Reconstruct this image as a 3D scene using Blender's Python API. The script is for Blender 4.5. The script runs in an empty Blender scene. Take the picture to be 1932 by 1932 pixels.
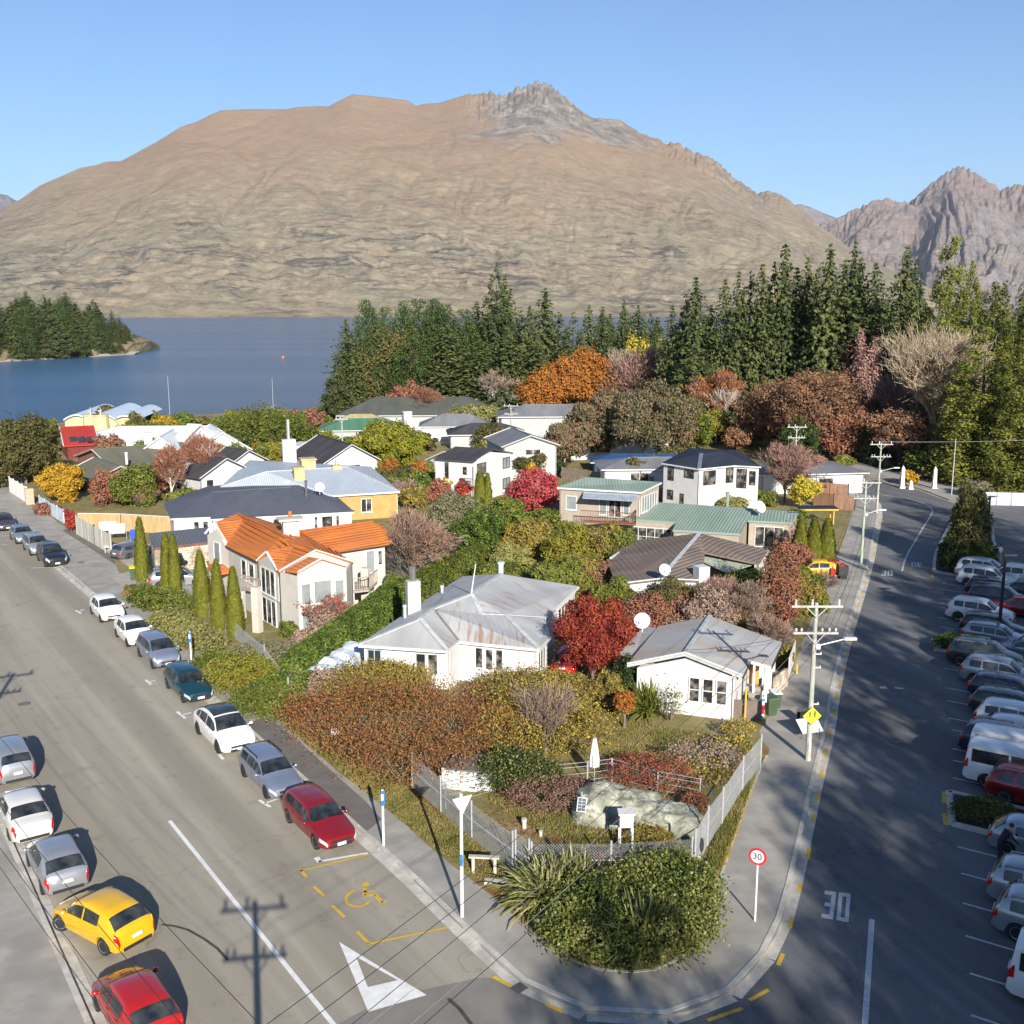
import bpy, bmesh, math, random, re
import numpy as np
from mathutils import Vector, Matrix
S = bpy.context.scene
COL = S.collection
R = math.radians
# ------------------------------------------------------------------ camera
F, CX, CY, HC, PITCH = 2020.0, 966.0, 966.0, 22.5, math.atan(388/2020.0)
cam = bpy.data.cameras.new('camera')
cam.sensor_width = 36; cam.sensor_fit = 'HORIZONTAL'; cam.lens = 36*F/1932
cam.clip_start = 0.5; cam.clip_end = 60000
camo = bpy.data.objects.new('camera', cam); COL.objects.link(camo)
camo.location = (0, 0, HC); camo.rotation_euler = (math.pi/2-PITCH, 0, 0)
S.camera = camo
# ------------------------------------------------------------------ light
SUN_AZ, SUN_EL = R(14), R(23)          # sun behind the camera, a little to the right
sv = Vector((math.sin(SUN_AZ)*math.cos(SUN_EL), -math.cos(SUN_AZ)*math.cos(SUN_EL), math.sin(SUN_EL)))
W = bpy.data.worlds.new('World'); S.world = W; W.use_nodes = True
nt = W.node_tree; nt.nodes.clear()
sky = nt.nodes.new('ShaderNodeTexSky'); sky.sky_type = 'NISHITA'; sky.sun_disc = False
sky.sun_elevation = SUN_EL; sky.sun_rotation = math.atan2(sv.x, sv.y)
sky.air_density = 1.0; sky.dust_density = 0.15; sky.ozone_density = 5.0; sky.altitude = 900
bg = nt.nodes.new('ShaderNodeBackground'); bg.inputs[1].default_value = 0.076
wo = nt.nodes.new('ShaderNodeOutputWorld')
nt.links.new(sky.outputs[0], bg.inputs[0]); nt.links.new(bg.outputs[0], wo.inputs[0])
sun = bpy.data.lights.new('sun', 'SUN'); sun.energy = 5.0; sun.angle = R(0.5); sun.color = (1.0, 0.925, 0.82)
suno = bpy.data.objects.new('sun', sun); COL.objects.link(suno)
suno.rotation_euler = sv.to_track_quat('Z', 'Y').to_euler()
S.view_settings.view_transform = 'Standard'; S.view_settings.look = 'None'
S.view_settings.exposure = 0.95; S.view_settings.gamma = 1; S.view_settings.use_curve_mapping = False
S.render.engine = 'CYCLES'
# ------------------------------------------------------------------ measuring
cp, sp_ = math.cos(PITCH), math.sin(PITCH)
def P(x, y, z=0.0):
    """point at height z seen at photograph position (x, y) (1932 px wide photo)"""
    u, v = (x-CX)/F, -(y-CY)/F
    d = Vector((u, cp+v*sp_, -sp_+v*cp))
    t = (z-HC)/d.z
    return Vector((d.x*t, d.y*t, z))
def P2(x, y, z=0.0):
    p = P(x, y, z); return (p.x, p.y)
def dirv(a, b):
    v = Vector((b[0]-a[0], b[1]-a[1], 0)); return v.normalized()
# ------------------------------------------------------------------ materials
MATS = {}
def lin(c):
    return tuple(c[:3])+(1,)
def node(n, typ, **kw):
    m = n.new(typ)
    for k, v in kw.items(): setattr(m, k, v)
    return m
def mat(name, col, rough=.8, col2=None, scale=2.0, bump=0.0, bscale=None, metal=0.0, spec=.5, var=.18, detail=6, coords='Object', stretch=(1,1,1), rot=0, coat=0, contrast=(.35,.65), col3=None, scale3=.15):
    """procedural surface: two tones mixed by noise, optional large third tone, optional bump"""
    if name in MATS: return MATS[name]
    m = bpy.data.materials.new(name); m.use_nodes = True; n = m.node_tree.nodes; l = m.node_tree.links
    b = n['Principled BSDF']; b.inputs['Roughness'].default_value = rough; b.inputs['Metallic'].default_value = metal
    b.inputs['Specular IOR Level'].default_value = spec
    if coat: b.inputs['Coat Weight'].default_value = coat; b.inputs['Coat Roughness'].default_value = .08
    if col2 is None: col2 = tuple(min(1, c*(1+var)) for c in col); col = tuple(c*(1-var) for c in col)
    tc = n.new('ShaderNodeTexCoord'); mp = n.new('ShaderNodeMapping'); mp.inputs['Scale'].default_value = stretch; mp.inputs['Rotation'].default_value = (0, 0, rot)
    l.new(tc.outputs[coords], mp.inputs[0])
    nz = n.new('ShaderNodeTexNoise'); nz.inputs['Scale'].default_value = scale; nz.inputs['Detail'].default_value = detail; nz.inputs['Roughness'].default_value = .6
    l.new(mp.outputs[0], nz.inputs[0])
    cr = n.new('ShaderNodeValToRGB'); cr.color_ramp.elements[0].position = contrast[0]; cr.color_ramp.elements[1].position = contrast[1]
    cr.color_ramp.elements[0].color = lin(col); cr.color_ramp.elements[1].color = lin(col2)
    l.new(nz.outputs[0], cr.inputs[0]); out = cr.outputs[0]
    if col3 is not None:
        n3 = n.new('ShaderNodeTexNoise'); n3.inputs['Scale'].default_value = scale3; n3.inputs['Detail'].default_value = 5
        l.new(mp.outputs[0], n3.inputs[0])
        c3 = n.new('ShaderNodeValToRGB'); c3.color_ramp.elements[0].position = .48; c3.color_ramp.elements[1].position = .66
        l.new(n3.outputs[0], c3.inputs[0])
        mx = n.new('ShaderNodeMixRGB'); mx.inputs[2].default_value = lin(col3); l.new(c3.outputs[0], mx.inputs[0]); l.new(out, mx.inputs[1]); out = mx.outputs[0]
    l.new(out, b.inputs['Base Color'])
    if bump:
        nb = n.new('ShaderNodeTexNoise'); nb.inputs['Scale'].default_value = bscale or scale*4; nb.inputs['Detail'].default_value = 5
        l.new(mp.outputs[0], nb.inputs[0]); bp = n.new('ShaderNodeBump'); bp.inputs['Strength'].default_value = bump; bp.inputs['Distance'].default_value = .05
        l.new(nb.outputs[0], bp.inputs['Height']); l.new(bp.outputs[0], b.inputs['Normal'])
    MATS[name] = m; return m
def leafmat(name, cols, rough=.6, trans=.25, patch=None):
    """foliage: every leaf takes its own tone from the list"""
    if name in MATS: return MATS[name]
    m = bpy.data.materials.new(name); m.use_nodes = True; n = m.node_tree.nodes; l = m.node_tree.links
    b = n['Principled BSDF']; b.inputs['Roughness'].default_value = rough; b.inputs['Specular IOR Level'].default_value = .25
    g = n.new('ShaderNodeNewGeometry'); cr = n.new('ShaderNodeValToRGB'); e = cr.color_ramp.elements
    while len(e) < len(cols): e.new(.5)
    for i, c in enumerate(cols): e[i].position = i/(len(cols)-1) if len(cols) > 1 else 0; e[i].color = lin(c)
    tc = n.new('ShaderNodeTexCoord'); nz = n.new('ShaderNodeTexNoise'); nz.inputs['Scale'].default_value = .7; nz.inputs['Detail'].default_value = 3
    l.new(tc.outputs['Object'], nz.inputs[0])
    ma = n.new('ShaderNodeMath'); ma.operation = 'MULTIPLY_ADD'; ma.inputs[1].default_value = 2.4; ma.inputs[2].default_value = -1.2; l.new(nz.outputs[0], ma.inputs[0])
    ad = n.new('ShaderNodeMath'); ad.operation = 'ADD'; ad.use_clamp = True; oi = n.new('ShaderNodeObjectInfo'); mo = n.new('ShaderNodeMath'); mo.operation = 'MULTIPLY_ADD'; mo.inputs[1].default_value = .5; mo.inputs[2].default_value = -.25; l.new(oi.outputs['Random'], mo.inputs[0]); a2 = n.new('ShaderNodeMath'); a2.operation = 'ADD'; l.new(mo.outputs[0], a2.inputs[0]); l.new(ma.outputs[0], a2.inputs[1]); l.new(g.outputs['Random Per Island'], ad.inputs[0]); l.new(a2.outputs[0], ad.inputs[1])
    l.new(ad.outputs[0], cr.inputs[0]); l.new(cr.outputs[0], b.inputs['Base Color'])
    if trans:
        t = n.new('ShaderNodeBsdfTranslucent'); l.new(cr.outputs[0], t.inputs[0]); mx = n.new('ShaderNodeMixShader'); mx.inputs[0].default_value = trans
        o = n['Material Output']; l.new(b.outputs[0], mx.inputs[1]); l.new(t.outputs[0], mx.inputs[2]); l.new(mx.outputs[0], o.inputs[0])
    MATS[name] = m; return m
def glass(name='dark_glass', col=(.015,.02,.025), rough=.05):
    return mat(name, col, rough=rough, spec=.6, var=.3, scale=.8)
# ------------------------------------------------------------------ building things
def tag(o, label=None, cat=None, group=None, kind=None):
    if label: o['label'] = label
    if cat: o['category'] = cat
    if group: o['group'] = group
    if kind: o['kind'] = kind
    return o
def thing(name, label, cat, loc=(0,0,0), rz=0, group=None):
    o = bpy.data.objects.new(name, None); COL.objects.link(o); o.empty_display_size = .3
    o.location = loc; o.rotation_euler = (0, 0, rz); return tag(o, label, cat, group)
class MB:
    def __init__(s): s.v = []; s.f = []; s.uv = {}
    def add(s, vs, fs):
        b = len(s.v); s.v += [tuple(v) for v in vs]; s.f += [tuple(b+i for i in f) for f in fs]; return s
    def box(s, c, d, rz=0, M=None):
        x, y, z = d[0]/2, d[1]/2, d[2]/2; vs = []
        cs, sn = math.cos(rz), math.sin(rz)
        for sx, sy, sz in ((-1,-1,-1),(1,-1,-1),(1,1,-1),(-1,1,-1),(-1,-1,1),(1,-1,1),(1,1,1),(-1,1,1)):
            a, b_, e = sx*x, sy*y, sz*z
            if M is not None:
                w = M @ Vector((a, b_, e)); vs.append((w.x+c[0], w.y+c[1], w.z+c[2]))
            else: vs.append((c[0]+a*cs-b_*sn, c[1]+a*sn+b_*cs, c[2]+e))
        return s.add(vs, [(0,3,2,1),(4,5,6,7),(0,1,5,4),(1,2,6,5),(2,3,7,6),(3,0,4,7)])
    def bar(s, a, b, w, h=None):
        """square bar from a to b"""
        a, b = Vector(a), Vector(b); d = b-a; L = d.length
        if L < 1e-6: return s
        q = d.to_track_quat('X', 'Z').to_matrix()
        return s.box((a+b)/2, (L, w, h or w), M=q)
    def tube(s, a, b, r0, r1=None, n=8, cap=True):
        r1 = r0 if r1 is None else r1; a, b = Vector(a), Vector(b); d = (b-a)
        q = d.to_track_quat('Z', 'Y').to_matrix(); vs = []
        for k in range(n):
            an = 2*math.pi*k/n; e = q @ Vector((math.cos(an), math.sin(an), 0)); vs.append(a+e*r0); vs.append(b+e*r1)
        fs = [(2*k, 2*((k+1) % n), 2*((k+1) % n)+1, 2*k+1) for k in range(n)]
        if cap: fs += [tuple(2*k for k in reversed(range(n))), tuple(2*k+1 for k in range(n))]
        return s.add(vs, fs)
    def path(s, pts, r, n=5):
        for a, b in zip(pts[:-1], pts[1:]): s.tube(a, b, r, r, n)
        return s
    def prism(s, pts, z0, z1, bottom=False):
        n = len(pts)
        A = sum(pts[i][0]*pts[(i+1) % n][1]-pts[(i+1) % n][0]*pts[i][1] for i in range(n))
        if A < 0: pts = pts[::-1]
        vs = [(p[0], p[1], z0) for p in pts]+[(p[0], p[1], z1) for p in pts]
        fs = [(i, (i+1) % n, n+(i+1) % n, n+i) for i in range(n)]+[tuple(range(n, 2*n))]
        if bottom: fs.append(tuple(reversed(range(n))))
        return s.add(vs, fs)
    def flat(s, pts, z):
        n = len(pts); A = sum(pts[i][0]*pts[(i+1) % n][1]-pts[(i+1) % n][0]*pts[i][1] for i in range(n))
        if A < 0: pts = pts[::-1]
        return s.add([(p[0], p[1], z) for p in pts], [tuple(range(n))])
    def strip(s, pts, w0, w1, z0, z1=None):
        """ribbon along a polyline between side offsets w0..w1; solid when z1 is given"""
        L = []; Rr = []
        for i, p in enumerate(pts):
            a = pts[max(0, i-1)]; b = pts[min(len(pts)-1, i+1)]; d = dirv(a, b); nrm = Vector((-d.y, d.x, 0))
            L.append((p[0]+nrm.x*w0, p[1]+nrm.y*w0)); Rr.append((p[0]+nrm.x*w1, p[1]+nrm.y*w1))
        z = z0 if z1 is None else z1
        for i in range(len(pts)-1):
            q = [L[i], L[i+1], Rr[i+1], Rr[i]]
            if z1 is None: s.flat(q, z)
            else: s.prism(q, z0, z1)
        return s
    def lathe(s, prof, c=(0,0,0), n=16):
        vs = []; m = len(prof)
        for k in range(n):
            a = 2*math.pi*k/n
            for r, z in prof: vs.append((c[0]+r*math.cos(a), c[1]+r*math.sin(a), c[2]+z))
        fs = [(k*m+j, ((k+1) % n)*m+j, ((k+1) % n)*m+j+1, k*m+j+1) for k in range(n) for j in range(m-1)]
        fs += [tuple(k*m for k in reversed(range(n))), tuple(k*m+m-1 for k in range(n))]
        return s.add(vs, fs)
    def mesh(s, name, off=(0,0,0), smooth=False):
        me = bpy.data.meshes.new(name)
        me.from_pydata([(v[0]-off[0], v[1]-off[1], v[2]-off[2]) for v in s.v], [], s.f)
        if smooth: me.polygons.foreach_set('use_smooth', [True]*len(me.polygons))
        me.update(); return me
    def build(s, name, m, parent=None, world=False, smooth=False, kind=None):
        off = (0,0,0)
        if parent is not None and world:
            p = parent; off = Vector((0,0,0))
            while p is not None: off = off+p.location; p = p.parent
        me = s.mesh(name, off, smooth); me.materials.append(m)
        o = bpy.data.objects.new(name, me); COL.objects.link(o)
        if parent is not None: o.parent = parent
        if kind: o['kind'] = kind
        return o
def linkmesh(name, me, parent=None, loc=(0,0,0), rz=0, sc=None):
    o = bpy.data.objects.new(name, me); COL.objects.link(o); o.location = loc; o.rotation_euler = (0,0,rz)
    if sc is not None: o.scale = (sc, sc, sc) if isinstance(sc, (int, float)) else sc
    if parent is not None: o.parent = parent
    return o
KIDS = {}
def children(o): return [c for c in o.children]
def dup(root, loc, rz, sc=None, label=None, group=None, cat=None, matmap=None):
    def cp_(o, par):
        c = o.copy(); COL.objects.link(c); c.parent = par
        for ch in children(o): cp_(ch, c)
        return c
    r = cp_(root, None); r.location = loc; r.rotation_euler = (0,0,rz)
    if sc is not None: r.scale = (sc, sc, sc) if isinstance(sc, (int, float)) else sc
    return tag(r, label, cat, group)
# ------------------------------------------------------------------ numpy mesh + noise
def npmesh(name, V, Q, m, smooth=False):
    """V (n,3) vertices, Q (k,3|4) faces"""
    me = bpy.data.meshes.new(name); k, w = Q.shape
    me.vertices.add(len(V)); me.vertices.foreach_set('co', np.ascontiguousarray(V, dtype=np.float32).ravel())
    me.loops.add(k*w); me.loops.foreach_set('vertex_index', np.ascontiguousarray(Q, dtype=np.int32).ravel())
    me.polygons.add(k); me.polygons.foreach_set('loop_start', np.arange(0, k*w, w, dtype=np.int32))
    me.polygons.foreach_set('loop_total', np.full(k, w, dtype=np.int32))
    if smooth: me.polygons.foreach_set('use_smooth', np.ones(k, dtype=bool))
    me.update(calc_edges=True); me.materials.append(m); return me
_ng = np.random.default_rng(7).random((256, 256))
def vnoise(x, y):
    xi = np.floor(x).astype(int); yi = np.floor(y).astype(int); fx = x-xi; fy = y-yi
    fx = fx*fx*(3-2*fx); fy = fy*fy*(3-2*fy)
    g = lambda a, b: _ng[a % 256, b % 256]
    return (g(xi, yi)*(1-fx)+g(xi+1, yi)*fx)*(1-fy)+(g(xi, yi+1)*(1-fx)+g(xi+1, yi+1)*fx)*fy
def fbm(x, y, o=5, ridged=False, g=.5):
    s = 0; a = 1; t = 0
    for i in range(o):
        v = vnoise(x*2**i+i*17.3, y*2**i+i*9.1)
        if ridged: v = 1-abs(2*v-1)
        s = s+a*v; t += a; a *= g
    return s/t
rng = np.random.default_rng(11)
random.seed(5)
HAZE = 2.6e-5
# ================================================================== LARGE LAND FORMS
LAKE = -8.0
def skyline_terrain(name, sky_pts, r0, r1, r2, mfun, azpad, base, na=900, nr=150, shape=1.2, gully=90., hum=40., seed=0., rjit=.12, crag=0., gf=26., m=None):
    """mountain whose crest stands r1 metres away and whose foot is r0 metres away"""
    az = []; el = []
    for x, y in sky_pts:
        u, v = (x-CX)/F, -(y-CY)/F; d = Vector((u, cp+v*sp_, -sp_+v*cp))
        az.append(math.atan2(d.x, d.y)); el.append(d.z/math.hypot(d.x, d.y))
    A = np.linspace(az[0], az[-1], na); E = np.interp(A, az, el)
    rr = r1*(1+rjit*(fbm(A*3+seed, A*0+seed, 3)-.5)*2)
    t = np.concatenate([np.linspace(0, 1, nr), 1+np.linspace(.04, .8, 14)])
    T, AA = np.meshgrid(t, A, indexing='ij')
    RR = np.where(T <= 1, r0+(rr[None]-r0)*T, rr[None]+(r2-rr[None])*(T-1))
    zc = HC+E*rr
    def smooth(v, w):
        kk = np.exp(-.5*(np.arange(-3*w, 3*w+1)/w)**2); return np.convolve(np.pad(v, 3*w, mode='edge'), kk/kk.sum(), 'valid')
    zs_ = smooth(zc, max(4, na//22)); zm_ = smooth(zc, max(2, na//90)); tt_ = np.clip(T, 0, 1)
    zc2 = zs_[None]+(zm_-zs_)[None]*tt_**3+(zc-zm_)[None]*tt_**14
    k = fbm(AA*9+T*2+seed, T*3+3.3, 3)
    prof = np.where(T <= 1, np.clip(T, 0, 1)**(shape+.25*(k-.5)), 1-.9*(T-1)**1.0)
    Z = base+(np.where(T > 1, zc[None], zc2)-base)*prof
    env = np.clip(T, 0, 1)*np.clip(1-T, 0, 1)*4
    wx = RR/1000.
    wq = fbm(AA*12+seed, wx*1.1, 3)*1.6; g = fbm(AA*gf+wx*.35+wq+seed, wx*.55+wq+seed*2, 5, True)
    h = fbm(AA*34+wx*1.3+wq+seed, wx*3.4+seed*3, 6, True)
    Z = Z-gully*env**.8*(g-.35)*1.5+hum*env*(h-.5)*np.clip(1.25-T*1.3, .12, 1)
    Z = Z+hum*1.1*np.clip(1-T*2, 0, 1)*np.clip(T*9, 0, 1)*(fbm(AA*55+seed, wx*14+seed, 5)-.35)
    if crag:
        xx = np.tan(AA)*F+CX; am = np.exp(-((xx-1000)/110)**4)+.75*np.exp(-((xx-1330)/130)**4) if name == 'mountain' else 1
        Z = Z+crag*am*np.exp(-((T-.97)/.10)**2)*(fbm(AA*230, wx*9, 5, True)-.60)
    Z = np.maximum(Z, base-2)
    V = np.stack([np.sin(AA)*RR, np.cos(AA)*RR, Z], -1).reshape(-1, 3)
    nt_ = len(t); i = np.arange(nt_-1)[:, None]*na+np.arange(na-1)[None]; i = i.ravel()
    Q = np.stack([i, i+1, i+na+1, i+na], 1)
    me = npmesh(name, V, Q, m, True)
    o = linkmesh(name, me); o['kind'] = 'structure'; return o
def mountain_mat(name, zlo, zhi, tan, olive, rust, rock, scree, crags=False):
    m = bpy.data.materials.new(name); m.use_nodes = True; n = m.node_tree.nodes; l = m.node_tree.links
    b = n['Principled BSDF']; b.inputs['Roughness'].default_value = .95; b.inputs['Specular IOR Level'].default_value = .1
    tc = n.new('ShaderNodeTexCoord'); sx = n.new('ShaderNodeSeparateXYZ'); l.new(tc.outputs['Object'], sx.inputs[0])
    def nz(scale, detail, stretch=(1,1,1), rough=.62, dist=0.):
        mp = n.new('ShaderNodeMapping'); mp.inputs['Scale'].default_value = stretch; l.new(tc.outputs['Object'], mp.inputs[0])
        k = n.new('ShaderNodeTexNoise'); k.inputs['Scale'].default_value = scale; k.inputs['Detail'].default_value = detail; k.inputs['Roughness'].default_value = rough; k.inputs['Distortion'].default_value = dist
        l.new(mp.outputs[0], k.inputs[0]); return k.outputs[0]
    def mr(v, a, b_, c=0., d=1.):
        k = n.new('ShaderNodeMapRange'); k.clamp = True
        for j, q in enumerate((a, b_, c, d)): k.inputs[j+1].default_value = q
        l.new(v, k.inputs[0]); return k.outputs[0]
    def mix(f, a, c):
        k = n.new('ShaderNodeMixRGB'); l.new(f, k.inputs[0])
        for j, q in ((1, a), (2, c)):
            if isinstance(q, tuple): k.inputs[j].default_value = lin(q)
            else: l.new(q, k.inputs[j])
        return k.outputs[0]
    def mul(a, c):
        k = n.new('ShaderNodeMath'); k.operation = 'MULTIPLY'; l.new(a, k.inputs[0])
        if isinstance(c, float): k.inputs[1].default_value = c
        else: l.new(c, k.inputs[1])
        return k.outputs[0]
    def add(a, c):
        k = n.new('ShaderNodeMath'); k.operation = 'ADD'; l.new(a, k.inputs[0]); l.new(c, k.inputs[1]); return k.outputs[0]
    big = nz(.0011, 6); hz = mr(sx.outputs[2], zlo, zhi)
    hf = mr(add(hz, mul(big, .5)), .45, .95)
    low = mix(mr(nz(.004, 8), .38, .62), tan, olive)
    col = mix(hf, low, rust)
    # bracken and scrub in strata on the lower half
    st = nz(.010, 12, (.45, 1, 2.6), .74, 1.1); patch = mr(nz(.0017, 6, (1,1,1), .6), .44, .60); lowm = mr(sx.outputs[2], zlo+(zhi-zlo)*.62, zlo+(zhi-zlo)*.22)
    dark = mul(mul(mr(st, .515, .56), patch), lowm)
    col = mix(mul(dark, .9), col, tuple(c*.55 for c in rock))
    s2 = nz(.028, 10, (.35, 1, 3.6), .72, .8); lines = mul(mul(mr(s2, .53, .575), mr(nz(.0027, 5), .40, .58)), lowm)
    col = mix(mul(lines, .75), col, tuple(c*.75 for c in rock))
    ls = mul(mul(mr(nz(.02, 10, (.5, 1, 2.6), .74), .55, .62), mr(nz(.0016, 4), .42, .6)), .7)
    col = mix(ls, col, scree)
    gl = n.new('ShaderNodeTexNoise'); gl.noise_type = 'RIDGED_MULTIFRACTAL'; gl.inputs['Scale'].default_value = .0021; gl.inputs['Detail'].default_value = 7; gl.inputs['Distortion'].default_value = .5; mpg = n.new('ShaderNodeMapping'); mpg.inputs['Rotation'].default_value = (0,R(25),0); mpg.inputs['Scale'].default_value = (1.5,.5,.45); l.new(tc.outputs['Object'], mpg.inputs[0]); l.new(mpg.outputs[0], gl.inputs[0])
    col = mix(mul(mr(gl.outputs[0], .95, 1.5), .38), col, tuple(c*1.45 for c in rock))
    fine = mr(nz(.02, 12, (.8,1,1.6), .75), .36, .66, .72, 1.26)
    fl = n.new('ShaderNodeMixRGB'); l.new(mr(hz, .35, .75, 0., .6), fl.inputs[0]); l.new(fine, fl.inputs[1]); fl.inputs[2].default_value = (1,1,1,1); fine = fl.outputs[0]
    # rock on steep ground and near the tops
    ge = n.new('ShaderNodeNewGeometry'); sn = n.new('ShaderNodeSeparateXYZ'); l.new(ge.outputs['Normal'], sn.inputs[0])
    steep = mr(add(sn.outputs[2], mul(nz(.008, 8), .5)), 1.02, .86); top = mr(add(hz, mul(nz(.0025, 8), .7)), 1.04, 1.16)
    if crags:
        ax = n.new('ShaderNodeMath'); ax.operation = 'ADD'; l.new(sx.outputs[0], ax.inputs[0]); l.new(mul(nz(.002, 6), 700.), ax.inputs[1]); k1 = mul(mr(ax.outputs[0], 60, 260), mr(ax.outputs[0], 1250, 950)); k2 = mul(mr(ax.outputs[0], 1250, 1500), mr(hz, .35, .5)); top = add(mul(top, k1), mul(k2, mul(mr(nz(.006, 8), .42, .58), .8)))
    rk = n.new('ShaderNodeMath'); rk.operation = 'MAXIMUM'; l.new(mul(steep, .75), rk.inputs[0]); l.new(top, rk.inputs[1])
    rc = mix(mr(nz(.011, 10, (1,1,.5), .75), .42, .60), rock, scree)
    col = mix(rk.outputs[0], col, rc)
    col = mix(mul(mr(nz(.075, 8, (.7,1,1.8), .75), .50, .64), .55), col, tuple(c*.62 for c in olive)); mm = n.new('ShaderNodeMixRGB'); mm.blend_type = 'MULTIPLY'; mm.inputs[0].default_value = 1; l.new(col, mm.inputs[1]); l.new(fine, mm.inputs[2])
    l.new(mm.outputs[0], b.inputs['Base Color'])
    bp = n.new('ShaderNodeBump'); l.new(mr(hz, .3, .75, .62, .35), bp.inputs['Strength']); bp.inputs['Distance'].default_value = 7
    l.new(nz(.014, 12, (1,1,1.6), .68), bp.inputs['Height']); l.new(bp.outputs[0], b.inputs['Normal'])
    return m
main_sky = [(-1500,600),(-1100,590),(-700,560),(-350,500),(-120,440),(0,398),(40,375),(75,350),(110,335),(150,317),(180,312),(200,305),(228,304),(260,287),(300,265),(340,240),(375,228),(400,215),(418,208),(470,206),(540,206),(560,202),(600,200),(620,201),(640,190),(665,178),(700,181),(740,186),(770,190),(785,200),(800,196),(830,194),(860,185),(885,177),(900,180),(915,176),(930,172),(945,178),(955,182),(962,172),(975,165),(985,168),(1000,160),(1018,156),(1030,160),(1042,166),(1060,180),(1075,190),(1090,203),(1105,215),(1120,222),(1150,225),(1170,226),(1185,236),(1210,252),(1240,262),(1258,272),(1275,268),(1290,278),(1310,288),(1335,291),(1350,300),(1365,318),(1385,335),(1405,352),(1430,365),(1450,362),(1475,368),(1490,378),(1505,393),(1520,400),(1545,425),(1580,450),(1620,480),(1660,500),(1700,517),(1750,542),(1800,560),(1880,580),(1990,596)]
mm1 = mountain_mat('mountain_grass', 0, 1150, (.27,.218,.150), (.24,.215,.148), (.245,.170,.112), (.115,.105,.10), (.27,.24,.21), True)
mm2 = mountain_mat('far_mountain_rock', 0, 1500, (.26,.205,.165), (.19,.17,.155), (.20,.15,.135), (.10,.095,.12), (.23,.21,.205))
skyline_terrain('mountain', main_sky, 3150, 6300, 9000, None, 0, LAKE, na=1500, nr=220, shape=1.12, gully=62, hum=50, seed=3.1, crag=58, gf=9., rjit=.05, m=mm1)
right_sky = [(1440,470),(1500,440),(1560,420),(1583,411),(1600,403),(1625,390),(1650,380),(1672,375),(1690,380),(1715,385),(1730,370),(1750,352),(1765,342),(1780,330),(1790,322),(1800,318),(1806,314),(1815,315),(1835,322),(1850,335),(1870,345),(1890,358),(1900,353),(1915,350),(1932,352),(2000,372),(2100,340),(2250,390),(2500,360),(2900,430)]
skyline_terrain('far_mountain', right_sky, 6900, 9800, 12500, None, 0, LAKE, na=800, nr=170, shape=1.05, gully=330, hum=110, seed=8.7, crag=60, m=mm2)
skyline_terrain('distant_range', [(1380,460),(1440,410),(1490,388),(1510,385),(1530,391),(1545,398),(1562,405),(1580,412),(1600,402),(1640,420),(1700,440)], 11500, 14500, 18000, None, 0, LAKE, na=220, nr=60, gully=300, hum=80, seed=5.5, m=mm2)
skyline_terrain('distant_range', [(-900,400),(-300,345),(-80,360),(0,366),(14,368),(22,374),(34,380),(60,400),(120,440)], 11500, 14500, 18000, None, 0, LAKE, na=220, nr=60, gully=300, hum=80, seed=1.5, m=mm2)
# the lake
wm = bpy.data.materials.new('lake_water'); wm.use_nodes = True; n = wm.node_tree.nodes; l = wm.node_tree.links
b = n['Principled BSDF']; b.inputs['Base Color'].default_value = (.045,.11,.21,1); b.inputs['Roughness'].default_value = .18; b.inputs['IOR'].default_value = 1.33; b.inputs['Specular IOR Level'].default_value = .5
tc = n.new('ShaderNodeTexCoord'); mp = n.new('ShaderNodeMapping'); mp.inputs['Scale'].default_value = (.35, 1, 1); l.new(tc.outputs['Object'], mp.inputs[0])
nz = n.new('ShaderNodeTexNoise'); nz.inputs['Scale'].default_value = .9; nz.inputs['Detail'].default_value = 8; l.new(mp.outputs[0], nz.inputs[0])
n2 = n.new('ShaderNodeTexNoise'); n2.inputs['Scale'].default_value = .012; n2.inputs['Detail'].default_value = 4; mp2 = n.new('ShaderNodeMapping'); mp2.inputs['Scale'].default_value = (.12, 1, 1); l.new(tc.outputs['Object'], mp2.inputs[0]); l.new(mp2.outputs[0], n2.inputs[0])
mr_ = n.new('ShaderNodeMapRange'); mr_.inputs[1].default_value = .35; mr_.inputs[2].default_value = .65; mr_.inputs[3].default_value = .35; mr_.inputs[4].default_value = 1.0; l.new(n2.outputs[0], mr_.inputs[0])
bp = n.new('ShaderNodeBump'); bp.inputs['Distance'].default_value = 2.6; l.new(mr_.outputs[0], bp.inputs['Strength']); l.new(nz.outputs[0], bp.inputs['Height']); l.new(bp.outputs[0], b.inputs['Normal'])
o = MB().flat([(-9000,150),(12000,150),(12000,16000),(-9000,16000)], LAKE).build('lake', wm, kind='structure')
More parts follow.
